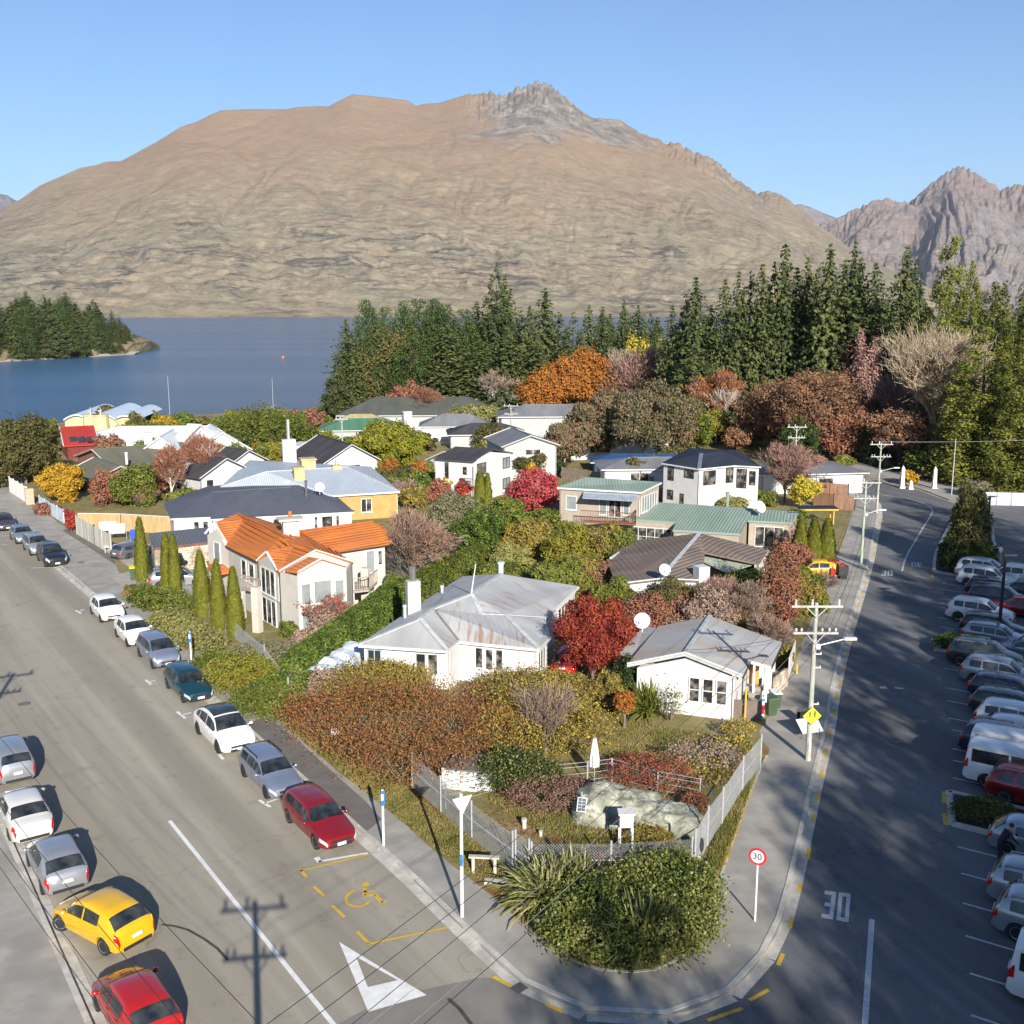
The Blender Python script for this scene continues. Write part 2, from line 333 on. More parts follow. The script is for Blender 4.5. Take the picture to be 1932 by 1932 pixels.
# wooded headland across the bay
gm = mat('dry_bank', (.16,.12,.055), col2=(.26,.20,.11), scale=.12, bump=.4, col3=(.10,.09,.03), scale3=.05)
shore = mat('shingle_shore', (.33,.30,.25), col2=(.42,.39,.33), scale=.5, bump=.3)
def headland():
    A = P(-420, 706, LAKE); Bq = P(258, 668, LAKE); nu, nv = 90, 26; V = []; 
    for i in range(nu):
        s = i/(nu-1); front = A.lerp(Bq, s); depth = 190*(1-s**5)**.5+5
        for j in range(nv):
            t = j/(nv-1); p = front+Vector((-.10, 1, 0))*depth*t
            hgt = (1-(2*t-1)**2)**.6*(15*(1-s**3)**.5+1.2) if 0 < t < 1 else -.6
            V.append((p.x+2*math.sin(i*.7), p.y+3*fbm(np.array(i*.3), np.array(2.2))-1.5, LAKE+hgt*(.7+.6*float(fbm(np.array(i*.35), np.array(j*.5))))))
    i = (np.arange(nu-1)[:, None]*nv+np.arange(nv-1)[None]).ravel(); Q = np.stack([i, i+nv, i+nv+1, i+1], 1)
    o = linkmesh('headland', npmesh('headland', np.array(V), Q, gm, True)); o['kind'] = 'structure'
    V = []
    for i in range(60):
        s = i/59; p = A.lerp(Bq, s); w = 1.6+1.6*float(fbm(np.array(i*.4), np.array(.7)))
        V += [(p.x, p.y-5.5-w*.6, LAKE-.2), (p.x, p.y-1, LAKE+.75), (p.x, p.y+7, LAKE+1.5)]
    i = (np.arange(59)[:, None]*3+np.arange(2)[None]).ravel(); Q = np.stack([i, i+3, i+4, i+1], 1)
    o = linkmesh('shore', npmesh('shore', np.array(V), Q, shore, True)); o['kind'] = 'structure'
    return A, Bq
HA, HB = headland()

# the air between the camera and the mountains
hzm = bpy.data.materials.new('air_haze'); hzm.use_nodes = True; n = hzm.node_tree.nodes; n.remove(n['Principled BSDF'])
pv = n.new('ShaderNodeVolumePrincipled'); pv.inputs['Color'].default_value = (.80,.88,1,1); pv.inputs['Density'].default_value = HAZE; pv.inputs['Anisotropy'].default_value = .2
hzm.node_tree.links.new(pv.outputs[0], n['Material Output'].inputs['Volume'])
hb = MB(); hb.box((1500, 8000, 1000-60), (26000, 23000, 2200)); ho = hb.build('haze', hzm, kind='stuff')
# ================================================================== TOWN GROUND, ROADS, PATHS
def kline(pts): return [P2(x, y) for x, y in pts]
grass = mat('garden_grass', (.13,.125,.038), col2=(.24,.20,.075), scale=1.3, bump=.5, bscale=18, col3=(.28,.21,.095), scale3=.22)
verge_m = mat('verge_grass', (.15,.14,.045), col2=(.28,.22,.085), scale=2.2, bump=.6, bscale=25, col3=(.20,.085,.03), scale3=.55)
conc = mat('kerb_concrete', (.36,.34,.30), col2=(.54,.52,.46), scale=1.5, bump=.25, bscale=30)
def asphalt(name, a, b_, rot, tone3, streak=.55):
    """chip seal with wheel tracks running along the street, stains and patches"""
    m = bpy.data.materials.new(name); m.use_nodes = True; n = m.node_tree.nodes; l = m.node_tree.links
    bs = n['Principled BSDF']; bs.inputs['Roughness'].default_value = .88; bs.inputs['Specular IOR Level'].default_value = .25
    tc = n.new('ShaderNodeTexCoord')
    def nz(sc, st=(1,1,1), d=6, ro=.6):
        mp = n.new('ShaderNodeMapping'); mp.vector_type = 'POINT'; mp.inputs['Rotation'].default_value = (0,0,rot); mp.inputs['Scale'].default_value = (1,1,1)
        mp2 = n.new('ShaderNodeMapping'); mp2.inputs['Scale'].default_value = st
        l.new(tc.outputs['Object'], mp.inputs[0]); l.new(mp.outputs[0], mp2.inputs[0])
        k = n.new('ShaderNodeTexNoise'); k.inputs['Scale'].default_value = sc; k.inputs['Detail'].default_value = d; k.inputs['Roughness'].default_value = ro; l.new(mp2.outputs[0], k.inputs[0]); return k.outputs[0]
    def ramp(v, p0, p1, c0, c1):
        k = n.new('ShaderNodeValToRGB'); e = k.color_ramp.elements; e[0].position = p0; e[1].position = p1; e[0].color = lin(c0); e[1].color = lin(c1); l.new(v, k.inputs[0]); return k.outputs[0]
    def mix(f, x, y, mode='MIX', fac=None):
        k = n.new('ShaderNodeMixRGB'); k.blend_type = mode
        if f is None: k.inputs[0].default_value = fac
        else: l.new(f, k.inputs[0])
        for j, q in ((1, x), (2, y)):
            if isinstance(q, tuple): k.inputs[j].default_value = lin(q)
            else: l.new(q, k.inputs[j])
        return k.outputs[0]
    col = ramp(nz(.35, (1,.05,1), 5), .36, .64, a, b_)
    col = mix(ramp(nz(.12, (1,.5,1), 4), .45, .62, (0,0,0), (1,1,1)), col, tone3)
    sp = ramp(nz(28, d=3, ro=.8), .35, .7, (.72,.72,.72), (1.28,1.28,1.28)); col = mix(None, col, sp, 'MULTIPLY', 1)
    st = ramp(nz(.9, d=7, ro=.7), .56, .70, (1,1,1), (.60,.58,.56)); col = mix(None, col, st, 'MULTIPLY', streak); tr = ramp(nz(.55, (1,.012,1), 3), .42, .60, (.82,.81,.80), (1.06,1.06,1.06)); col = mix(None, col, tr, 'MULTIPLY', .9); dr = ramp(nz(3.2, (1,.6,1), 8, .75), .64, .70, (1,1,1), (.5,.49,.48)); col = mix(None, col, dr, 'MULTIPLY', .45)
    ck = n.new('ShaderNodeTexVoronoi'); ck.feature = 'DISTANCE_TO_EDGE'; ck.inputs['Scale'].default_value = .06; ck.inputs['Randomness'].default_value = 1
    wp = n.new('ShaderNodeVectorMath'); wp.operation = 'ADD'; nn = n.new('ShaderNodeTexNoise'); nn.inputs['Scale'].default_value = .6; nn.inputs['Detail'].default_value = 5; l.new(tc.outputs['Object'], nn.inputs[0])
    sc = n.new('ShaderNodeVectorMath'); sc.operation = 'SCALE'; sc.inputs[3].default_value = 2.5; l.new(nn.outputs[1], sc.inputs[0]); l.new(tc.outputs['Object'], wp.inputs[0]); l.new(sc.outputs[0], wp.inputs[1]); l.new(wp.outputs[0], ck.inputs[0])
    cr = ramp(ck.outputs[0], .001, .0035, (.5,.48,.47), (1,1,1)); col = mix(None, col, cr, 'MULTIPLY', .42)
    l.new(col, bs.inputs['Base Color'])
    bp = n.new('ShaderNodeBump'); bp.inputs['Strength'].default_value = .35; bp.inputs['Distance'].default_value = .01; l.new(nz(60, d=2), bp.inputs['Height']); l.new(bp.outputs[0], bs.inputs['Normal'])
    return m
K1, K2 = P(113,1071), P(716,1604)
SD = (K2-K1).normalized()                 # left street, towards the camera
SN = Vector((-SD.y, SD.x, 0))             # its left-hand normal (towards the houses)
if SN.dot(P(900,1300)-K1) < 0: SN = -SN
ang = math.atan2(SD.y, SD.x)
as_left = asphalt('street_asphalt', (.285,.262,.212), (.385,.355,.29), -ang+math.pi/2, (.32,.294,.24))
as_right = asphalt('shade_tinted_asphalt', (.125,.133,.142), (.185,.190,.195), R(-20), (.145,.15,.155), .7)  # bluish tone: shade over the road is tinted into the colour
path_m = mat('path_asphalt', (.27,.255,.225), col2=(.36,.34,.30), scale=.8, bump=.3, bscale=40, col3=(.25,.24,.215), scale3=.5)
path_d = mat('path_dark_asphalt', (.125,.116,.105), col2=(.16,.15,.135), scale=1.2, bump=.3, bscale=40)
# one big ground sheet that drops to the lake
def ground_sheet():
    xs = np.concatenate([np.linspace(-900, -160, 12), np.linspace(-140, 220, 73), np.linspace(250, 1500, 16)])
    ys = np.concatenate([np.linspace(-260, 130, 14), np.linspace(136, 430, 99), np.linspace(470, 1500, 14)])
    X, Y = np.meshgrid(xs, ys, indexing='ij')
    sh = 199+219/(1+np.exp(-(X+38)/9.))+10*np.sin(X*.03)+8*fbm(X*.05, Y*0, 3)
    sh = np.where(X > 230, 420+(X-230)*2.2, sh)
    k = np.clip((Y-sh)/26, 0, 1); Z = -.03-(11)*k*k*(3-2*k)
    Z = np.where((Y > 150) & (X > -30), Z-.0*X, Z)
    V = np.stack([X, Y, Z], -1).reshape(-1, 3); nx, ny = X.shape
    i = (np.arange(nx-1)[:, None]*ny+np.arange(ny-1)[None]).ravel(); Q = np.stack([i, i+ny, i+ny+1, i+1], 1)
    o = linkmesh('ground', npmesh('ground', V, Q, grass, True)); o['kind'] = 'structure'
ground_sheet()
# kerb lines (photograph points -> ground)
kerbA = [K1+SD*(-130), K1+SD*(-40), K1, P(163,1113), P(401.6,1320.5), P(667,1561), P(716,1604), P(777,1659), P(850.6,1732), P(899.6,1778), P(949,1828), P(992,1862), P(1035,1888), P(1078,1905), P(1130,1917), P(1193,1921), P(1250,1921), P(1293,1915), P(1336,1900), P(1380,1874), P(1417,1840), P(1445,1800), P(1464.7,1770), P(1479,1721), P(1496,1658), P(1513.6,1578), P(1528,1512), P(1542,1451), P(1561,1377), P(1573,1298), P(1587,1240), P(1600.5,1190), P(1614,1147), P(1627.5,1104), P(1641,1056), P(1650,1010), P(1658,972), P(1655,950), P(1635,937), P(1600,931)]
kerbA = [(p.x, p.y) for p in kerbA]
inner = [P2(-330,700), K1+SD*(-60)+SN*3.4, P(25,924), P(63,950), P(115,992), P(144,1008), P(210,1047.5), P(241.5,1121), P(288.7,1160), P(341,1202), P(393.7,1244), P(451,1299.5), P(507,1341.5), P(517,1350), P(578,1408), P(642,1463), P(691,1500), P(746.5,1542.6), P(808,1600.8), P(869,1650), P(905.8,1678.4), P(934.5,1701), P(963,1727), P(1012,1770), P(1055,1805), P(1089.6,1825), P(1130,1838), P(1193,1843.6), P(1236,1839), P(1276.4,1820.6), P(1308,1796), P(1331,1761.7), P(1351,1701), P(1365.4,1652.6), P(1394,1566), P(1417,1500), P(1449,1431), P(1452,1418), P(1440,1405), P(1432,1385), P(1465,1330), P(1497,1262), P(1520,1200), P(1550,1120), P(1582,1048), P(1594,1014), P(1602,985), P(1609,962), P(1600,945), P(1560,935)]
inner = [(p[0], p[1]) for p in inner]
inner[1] = (K1+SD*(-60)+SN*5)[:2]
inner[0] = tuple((K1+SD*(-125)+SN*6)[:2])
ZP = .12                                   # top of footpaths
# road sheets
far = 150
MB().flat([tuple((K1+SD*(-135)+SN*1)[:2]), tuple((K1+SD*(-135)-SN*30)[:2]), (-70,-30), (-3,-30), (30,-30), (75,-30), (75,100), (62,150), (45,158), (20,150), (24,100), (14,60), (0,40), tuple((K2-SD*10+SN*.2)[:2])], 0.0).build('road', as_left, kind='structure')
# right-hand road and car park in darker seal, the blue of the shade tinted into its colour
rt = [P2(1000,1915), P2(1120,1925), P2(1250,1930), P2(1330,1912), P2(1400,1868), P2(1452,1800), P2(1480,1740), P2(1500,1650), P2(1530,1512), P2(1563,1377), P2(1589,1240), P2(1616,1147), P2(1643,1056), P2(1652,1010), P2(1660,972), P2(1657,950), P2(1640,934), P2(1590,928), P2(1500,924), P2(1500,905), P2(1600,903), P2(1720,920), P2(1800,950), P2(1850,960), P2(1885,945), P2(2080,950), (95,110), (95,10), (70,-20), (4,12), P2(960,2110)]
MB().flat(rt, .004).build('road', as_right, kind='structure')
# the resealed strip at the junction mouth
MB().flat([P2(640,1932), P2(720,1888), P2(800,1868), P2(905,1845), P2(985,1850), P2(1050,1900), P2(1130,1925), P2(1100,1990), P2(600,2010)], .008).build('road', mat('junction_seal', (.17,.16,.142), col2=(.215,.20,.178), scale=.5, bump=.3, bscale=40), kind='structure')
# block: garden ground (grass) and footpath slab
pth = MB(); blk = kerbA+inner[::-1]
pth.prism(blk, -.02, ZP).build('pavement', path_m, kind='structure')
gar = MB(); gar.prism(inner+[P2(1540,905), P2(1300,880), P2(600,860), P2(-10,860), tuple((K1+SD*(-125)+SN*75)[:2])], -.02, ZP+.03).build('garden_ground', grass, kind='structure')
# darker resealed stretch of pavement beside the parked cars
def lerp2(a, b, t): return (a[0]+(b[0]-a[0])*t, a[1]+(b[1]-a[1])*t)
MB().flat([P2(505,1352,ZP), P2(560,1395,ZP), P2(640,1468,ZP), P2(690,1512,ZP), P2(720,1546,ZP), P2(690,1571,ZP), P2(650,1535,ZP), P2(545,1440,ZP), P2(462,1366,ZP)], ZP+.006).build('pavement', path_d, kind='structure')
MB().flat([P2(240,1048,ZP), P2(148,1006,ZP), P2(130,995,ZP), P2(118,1001,ZP), P2(228,1072,ZP), P2(262,1066,ZP)], ZP+.006).build('pavement', path_d, kind='structure')
# concrete driveways
cdm = mat('driveway_concrete', (.30,.28,.24), col2=(.38,.355,.31), scale=.9, bump=.2, bscale=20)
MB().flat([P2(243,1118,ZP), P2(205,1087,ZP), P2(240,1080,ZP), P2(262,1078,ZP), P2(300,1078,ZP), P2(420,1110,ZP), P2(410,1125,ZP), P2(300,1118,ZP)], ZP+.036).build('driveway', cdm, kind='structure')
MB().flat([P2(213,1048,ZP), P2(250,1040,ZP), P2(282,1045,ZP), P2(270,1062,ZP), P2(245,1072,ZP)], ZP+.036).build('driveway', cdm, kind='structure')
# kerb stones and gutter channel, piece by piece
def resample(pts, step):
    out = [Vector((pts[0][0], pts[0][1], 0))]; acc = 0; seg = []
    P_ = [Vector((p[0], p[1], 0)) for p in pts]; tot = [0]
    for a, b_ in zip(P_[:-1], P_[1:]): tot.append(tot[-1]+(b_-a).length)
    N = int(tot[-1]/step); res = []
    for k in range(N+1):
        d = tot[-1]*k/N; i = max(j for j in range(len(tot)) if tot[j] <= d+1e-9); i = min(i, len(P_)-2)
        res.append(P_[i].lerp(P_[i+1], (d-tot[i])/max(1e-6, tot[i+1]-tot[i])))
    return res
def kerb(pts, side, m, hgt=.14, w=.20, ch=.42, name='kerb', gutter=True, step=2.6):
    rs = resample(pts, step); root = thing(name, None, None, (rs[0].x, rs[0].y, 0)); root['kind'] = 'structure'
    for i in range(len(rs)-1):
        a, b_ = rs[i], rs[i+1]; d = (b_-a).normalized(); g = d*.012
        mb = MB(); n0 = Vector((-d.y, d.x, 0))*side
        q = [(a+g)[:2], (b_-g)[:2], (b_-g+n0*w)[:2], (a+g+n0*w)[:2]]
        mb.prism([tuple(v) for v in q], -.02, hgt+.002*(i % 3)); mb.build('kerb_stone', m, root, world=True)
        if gutter:
            mb = MB(); q = [(a+g)[:2], (b_-g)[:2], (b_-g-n0*ch)[:2], (a+g-n0*ch)[:2]]
            mb.prism([tuple(v) for v in q], -.02, .014+.001*(i % 2)); mb.build('gutter_slab', m, root, world=True)
    return root
side = 1
d0 = dirv(kerbA[2], kerbA[3]); 
side = 1 if Vector((-d0.y, d0.x, 0)).dot(SN) > 0 else -1
kerb(kerbA, side, conc)
# edging strip at the back of the pavement round the corner garden
MB().strip(inner[24:37], 0, .12*side, -.02, ZP+.055).build('path_edging', conc, kind='structure')
# left-hand kerb, verge and pavement of the left street
L0, L1 = P(27.5,1600.8), P(162,1907)
LD = (L1-L0).normalized(); lk = [tuple((L0-LD*95)[:2]), tuple((L0)[:2]), tuple(L1[:2]), tuple((L1+LD*14)[:2])]
kerb(lk, -side, conc)
lp = [tuple((Vector((q[0], q[1], 0))-SN*.16)[:2]) for q in lk]
MB().prism(lp+[tuple((Vector((q[0], q[1], 0))-SN*3.1)[:2]) for q in lk[::-1]], -.02, ZP).build('pavement', path_m, kind='structure')
MB().prism([tuple((Vector((q[0], q[1], 0))-SN*3.1)[:2]) for q in lk]+[tuple((Vector((q[0], q[1], 0))-SN*14)[:2]) for q in lk[::-1]], -.02, ZP+.03).build('verge', verge_m, kind='structure')
# verge with fallen leaves on the corner block
vg = [P2(507,1341), P2(517,1350), P2(578,1408), P2(642,1463), P2(691,1500), P2(746.5,1542.6), P2(808,1600.8), P2(869,1650), P2(934.5,1701), P2(1012,1770), P2(1089,1825), P2(1050,1700), P2(960,1650), P2(860,1560), P2(760,1480), P2(650,1420), P2(560,1345)]
MB().flat([tuple(v) for v in vg], ZP+.038).build('verge', verge_m, kind='structure')
MB().flat([P2(1365,1652), P2(1394,1566), P2(1417,1500), P2(1449,1431), P2(1450,1418), P2(1430,1410), P2(1370,1510), P2(1340,1640)], ZP+.038).build('verge', mat('leafy_verge', (.14,.10,.03), col2=(.22,.16,.05), scale=2.2, bump=.6, bscale=25, col3=(.24,.09,.03), scale3=.9), kind='structure')
# park edge beyond the bend: pavement, kerb, lawns, park road
pk = [P2(1420,895), P2(1600,893), P2(1670,905), P2(1740,925), P2(1790,944), P2(1835,952), P2(1900,940), P2(2100,930), P2(2100,915), P2(1850,925), P2(1800,922), P2(1660,885), P2(1560,872), P2(1420,876)]
MB().prism([tuple(p) for p in pk], -.02, ZP).build('pavement', mat('light_concrete_path', (.27,.26,.24), col2=(.34,.325,.30), scale=.6, bump=.2), kind='structure')
MB().flat([P2(1580,868), P2(1660,884), P2(1745,905), P2(1770,912), P2(1750,893), P2(1700,870), P2(1640,853), P2(1600,845), P2(1560,846)], .03).build('park_road', as_right, kind='structure')
MB().flat([P2(1560,845), P2(1600,844), P2(1640,850), P2(1660,835), P2(1600,826)], .02).build('park_road', mat('gravel_path', (.30,.27,.22), scale=1.0), kind='structure')
# ------------------------------------------------------------------ painted markings
white = mat('road_paint_white', (.62,.62,.60), col2=(.74,.74,.72), scale=3, rough=.7)
whiteg = mat('road_paint_worn', (.42,.43,.44), col2=(.58,.59,.60), scale=6, rough=.7)
yel = mat('road_paint_yellow', (.62,.40,.035), col2=(.50,.33,.05), scale=5, rough=.7)
def paint(polys, m, label, cat, group=None, z=.017):
    mb = MB()
    for q in polys: mb.flat([tuple(v)[:2] for v in q], z)
    return tag(mb.build('road_marking', m), label, cat, group)
def line(a, b, w):
    a, b = Vector(a).to_3d(), Vector(b).to_3d(); a.z = b.z = 0; d = (b-a).normalized(); n_ = Vector((-d.y, d.x, 0))*w/2
    return [a+n_, b+n_, b-n_, a-n_]
paint([line(P(320,1549), P(640,1947), .17)], white, 'long white centre line running down the left street', 'road marking')
tri_o = [P(640,1778), P(805,1878), P(695,1910)]; tri_i = [P(672,1806), P(750,1850), P(694,1863)]
mb = MB(); mb.add([(p.x, p.y, .017) for p in tri_o+tri_i], [(0,3,4,1),(1,4,5,2),(2,5,3,0)])
me_o = tag(mb.build('road_marking', white), 'large white give-way triangle painted near the junction', 'road marking')
paint([line(P(566,1644), P(697,1612), .11), line(P(566,1641), P(578,1655), .13), line(P(592,1673), P(612,1691), .13), line(P(627,1709), P(650,1731), .13), line(P(674,1758), P(696,1781), .13), line(P(693,1782), P(845,1750), .11)], yel, 'yellow bay outline around the disabled parking space', 'road marking')
paint([line(P(597,1618), P(603,1627), .22), line(P(601,1626), P(694,1610), .13)], white, 'white bay tick at the front of the dark red estate car', 'road marking')
for a, b_, c, lab in (((489,1510),(510,1523),(523,1508),'in front of the silver estate with roof rails'), ((334,1343),(350,1356),(361,1345),'behind the white car with black glass roof'), ((275,1283),(285,1292),(293,1284),'behind the dark teal hatchback'), ((143,1152),(153,1158),(158,1150),'beside the rearmost white hatchback'), ((408,1417),(421,1433),(415,1425),'under the nose of the white car with black glass roof')):
    A_, B_, C_ = P(*a), P(*b_), P(*c); mid = (A_+B_)/2
    paint([line(A_, B_, .16), line(mid, C_, .12)], white, 'white T-shaped bay tick '+lab, 'road marking')
paint([line(P(58,1072), P(111,1071), .12)], white, 'white bay line in front of the black SUV far up the street', 'road marking')
paint([line(P(0,1029), P(13,1028), .12), line(P(0,1012), P(16,1011), .12)], white, 'pair of white bay lines at the far left of the street', 'road marking')
# wheelchair symbol
def wheelchair():
    O = P(686,1692); ax = (P(715,1686)-P(657,1692)).normalized(); ay = Vector((-ax.y, ax.x, 0)); s = .62
    def q(u, v): w = O+ax*u*s+ay*v*s; return (w.x, w.y)
    mb = MB()
    def st(pts, w):
        for a, b_ in zip(pts[:-1], pts[1:]):
            mb.flat([v[:2] for v in line(Vector((*q(*a), 0)), Vector((*q(*b_), 0)), w*s)], .017)
    arc = [(-.35+.75*math.cos(R(a)), -.15+.95*math.sin(R(a))) for a in range(95, 345, 14)]
    st(arc, .2); st([(.15,1.0),(.05,.1),(.75,.05),(1.05,-.95),(1.35,-.8)], .26); st([(.05,.55),(.7,.5)], .2)
    mb.flat([q(.22+.24*math.cos(R(a)), 1.4+.3*math.sin(R(a))) for a in range(0, 360, 30)], .0185)
    return tag(mb.build('road_marking', yel), 'yellow wheelchair symbol painted in the disabled bay', 'road marking')
# symbol lies with its head towards the kerb
wc = wheelchair()
# 30 numerals
def numeral30(x0, y0, x1, y1, x2, y2, x3, y3, lab, mm=whiteg, flip=False):
    """quad corners: top-left, top-right, bottom-right, bottom-left in the photo"""
    A_, B_, C_, D_ = P(x0,y0), P(x1,y1), P(x2,y2), P(x3,y3)
    if flip: A_, B_, C_, D_ = C_, D_, A_, B_
    def q(u, v): w = (A_*(1-u)+B_*u)*(1-v)+(D_*(1-u)+C_*u)*v; return (w.x, w.y)
    mb = MB(); b1 = .13
    def r(u0, v0, u1, v1): mb.flat([q(u0,v0), q(u1,v0), q(u1,v1), q(u0,v1)], .019)
    r(0,0,.44,.14); r(.28,.14,.44,.86); r(.06,.43,.28,.57); r(0,.86,.44,1)
    r(.55,0,1,.13); r(.55,.13,.70,.87); r(.85,.13,1,.87); r(.55,.87,1,1)
    return tag(mb.build('road_marking', mm), lab, 'road marking')
numeral30(1556,1681, 1605,1687, 1601,1741, 1549,1732, 'large white 30 painted on the nearest part of the shaded road')
numeral30(1664,1077, 1684,1077, 1684,1087, 1662,1086, 'small white 30 painted far up the road beside the end of the centre line')
numeral30(1719,1061, 1739,1062, 1741,1072, 1720,1070, 'upside-down white 30 painted in the oncoming lane', flip=True)
paint([line(P(1645,1735), P(1630,1960), .2)], whiteg, 'white centre line on the shaded right-hand road', 'road marking')
cl = [P(1702,1078), P(1706,1060), P(1715,1040), P(1727,1020), P(1742,995), P(1755,975), P(1760,965), P(1755,957), P(1740,949), P(1710,940), P(1665,934)]
mb = MB(); mb.strip([(p.x, p.y) for p in cl], -.07, .07, .017); tag(mb.build('road_marking', whiteg), 'curving white centre line around the far bend', 'road marking')
paint([line(P(1660,1297.5), P(1673,1298), .35), line(P(1688,1298), P(1704,1299.5), .3)], whiteg, 'faded pair of white dashes across the middle of the right road', 'road marking')
# yellow no-parking dashes along the kerb
yd = [((1567,1377),(1564,1392)), ((1560,1412),(1557,1428)), ((1552,1452),(1549,1468)), ((1545,1495),(1541,1512)), ((1537,1535),(1534,1550)), ((1527,1600),(1523,1622)), ((1511,1667),(1506,1684)), ((1494,1730),(1490,1752)), ((1477,1800),(1468,1822)), ((1450,1868),(1414,1888)), ((1400,1903),(1335,1926)), ((1030,1895),(1062,1910)), ((930,1843),(966,1862)), ((1574,1340),(1572,1352)), ((1580,1310),(1578,1322)), ((1587,1285),(1585,1295)), ((1593,1255),(1591,1265)), ((1599,1228),(1597,1238)), ((1604,1203),(1602,1213)), ((1609,1180),(1607,1189)), ((1616,1158),(1614,1166)), ((1621,1136),(1619,1143)), ((1627,1115),(1625,1122)), ((1632,1096),(1631,1102)), ((1641,1075),(1640,1080)), ((1650,1042),(1649,1047)), ((1655,1020),(1654,1025)), ((1660,1000),(1659,1004)),((1664,982),(1663,986))]
for k, (a, b_) in enumerate(yd):
    paint([line(P(*a), P(*b_), .16)], yel, 'short yellow dash of the no-stopping line beside the kerb', 'road marking', 'yellow dashes along the kerb')
for a, b_ in (((1782,1494),(1782,1516)), ((1782,1535),(1785,1557)), ((1765,1208),(1765,1216)), ((1765,1222),(1765,1230)), ((1759,1072),(1759,1077)), ((1758,1084),(1759,1089))):
    paint([line(P(*a), P(*b_), .22)], yel, 'short yellow dash at the end of a car park island', 'road marking', 'yellow dashes at the islands')
# bay lines of the car park
BD = (P(1873,1615.5)-P(1807,1598.5)).normalized()     # direction of a bay line
bay = [(1807,1598),(1813,1648),(1817,1704.5),(1821,1766),(1830,1837),(1832,1916),(1798,1468),(1798,1435),(1797,1413),(1796,1377),(1790,1355),(1785,1322),(1784,1298),(1780,1261),(1774,1183),(1771,1165),(1771,1146),(1772,1130),(1772,1112),(1772,1100),(1773,1090)]
SDR = (P(1829,1916)-P(1807,1598)).normalized()
for k, (x, y) in enumerate(bay):
    a = P(x, y); paint([line(a, a+BD*4.6, .11)], whiteg, 'thin white line between two car park bays', 'road marking', 'white lines between the car park bays')
# car park islands
def island(pts, lab, bedm):
    c = sum(pts, Vector())/len(pts); t = thing('planter_island', lab, 'planter', (c.x, c.y, 0))
    for i in range(len(pts)):
        a, b_ = pts[i], pts[(i+1) % len(pts)]; mb = MB(); mb.bar(a+Vector((0,0,.05)), b_+Vector((0,0,.05)), .28, .2); mb.build('kerb_stone', conc, t, world=True)
    q = [p+(c-p)*.08 for p in pts]; MB().prism([v[:2] for v in q], 0, .1).build('bed', bedm, t, world=True)
    return t
soil = mat('dark_soil', (.03,.022,.015), scale=5, bump=.4)
a0 = P(1790,1497); b0 = P(1796,1557); island([a0, b0, b0+BD*6.5, a0+BD*6.5], 'concrete-kerbed planter between the white van and the silver hatchback', soil)
a0 = P(1769,1203); b0 = P(1771,1228); island([a0, b0, b0+BD*5.5, a0+BD*5.5], 'small kerbed planter with a low shrub halfway along the car park', soil)
island([P(1762,1080), P(1763,1058), P(1768,1040), P(1780,1015), P(1795,985), P(1812,962), P(1845,958), P(1868,985), P(1878,1040), P(1868,1088), P(1800,1086)], 'long raised island of shrubs at the far end of the car park', soil)

# manhole covers, tar patches and seams in the carriageway
for x, y, r, lab in ((46,1328,.34,'round manhole cover in the left street near the crossarm shadow'),(153,1064,.30,'round manhole cover in the pavement by the black SUV'),(1690,1400,.32,'round manhole cover in the shaded road beside the power pole'),(880,1735-200,.01,'')):
    if lab: p = P(x, y); z_ = .008 if x != 153 else ZP; t = thing('manhole_cover', lab, 'manhole', (p.x, p.y, z_)); MB().tube((0,0,0), (0,0,.012), r, None, 20).build('frame', mat('cast_iron_rim', (.10,.095,.085)), t); MB().tube((0,0,.012), (0,0,.018), r*.82, None, 20).build('lid', mat('cast_iron', (.15,.14,.125), scale=12, bump=.5), t)
p = P(985,1900-0); gp = P(1000,1872); t = thing('drain_grate', 'rusty stormwater grate in the gutter at the corner', 'drain', (P(985,1862).x, P(985,1862).y, .02)); MB().box((0,0,.006), (.75,.42,.012), .75).build('frame', MATS['cast_iron_rim'], t)
seam = mat('tar_seam', (.055,.052,.048), rough=.6)
for k, (pts, lab) in enumerate((([(1175-175,1862+28),(1010,1870),(1030,1905),(1060,1950)],'x'),)): pass
for pts, w, lab in (([(305,1745),(330,1748),(355,1755),(385,1772),(410,1790),(430,1812)],.05,'dark meandering tar crack beside the yellow hatchback'),([(846,1885),(868,1905),(890,1935),(905,1965)],.07,'dark sealed crack across the junction patch'),([(1690,1480),(1640,1500),(1720,1440)],.0,'')):
    if w: q = [P2(*v) for v in pts]; mb = MB(); mb.strip(q, -w, w, .0155); tag(mb.build('sealed_crack', seam), lab, 'crack')
# ================================================================== HOUSES
white_w = mat('white_weatherboard', (.52,.52,.515), col2=(.60,.60,.595), scale=1.2, rough=.6, bump=.1)
cream_w = mat('cream_render', (.45,.425,.375), col2=(.51,.485,.43), scale=1.0, rough=.75, bump=.15, bscale=20)
trim_w = mat('white_trim', (.60,.60,.59), scale=1, rough=.5, var=.05)
beige_w = mat('beige_boards', (.30,.25,.20), col2=(.36,.31,.255), scale=1.5, rough=.7)
ochre_w = mat('ochre_render', (.36,.225,.075), col2=(.43,.28,.10), scale=1.2)
grey_w = mat('pale_grey_boards', (.34,.36,.345), col2=(.41,.43,.415), scale=1.5)
stone_w = mat('stone_wall', (.22,.18,.13), col2=(.55,.48,.38), scale=4.5, bump=.6, contrast=(.42,.58), detail=3)
wglass = mat('window_glass', (.02,.022,.026), rough=.06, col2=(.20,.18,.155), scale=1.7, spec=.7, contrast=(.47,.62), detail=3)
cglass = mat('curtained_glass', (.17,.20,.21), rough=.08, col2=(.28,.30,.30), scale=.7, spec=.6)
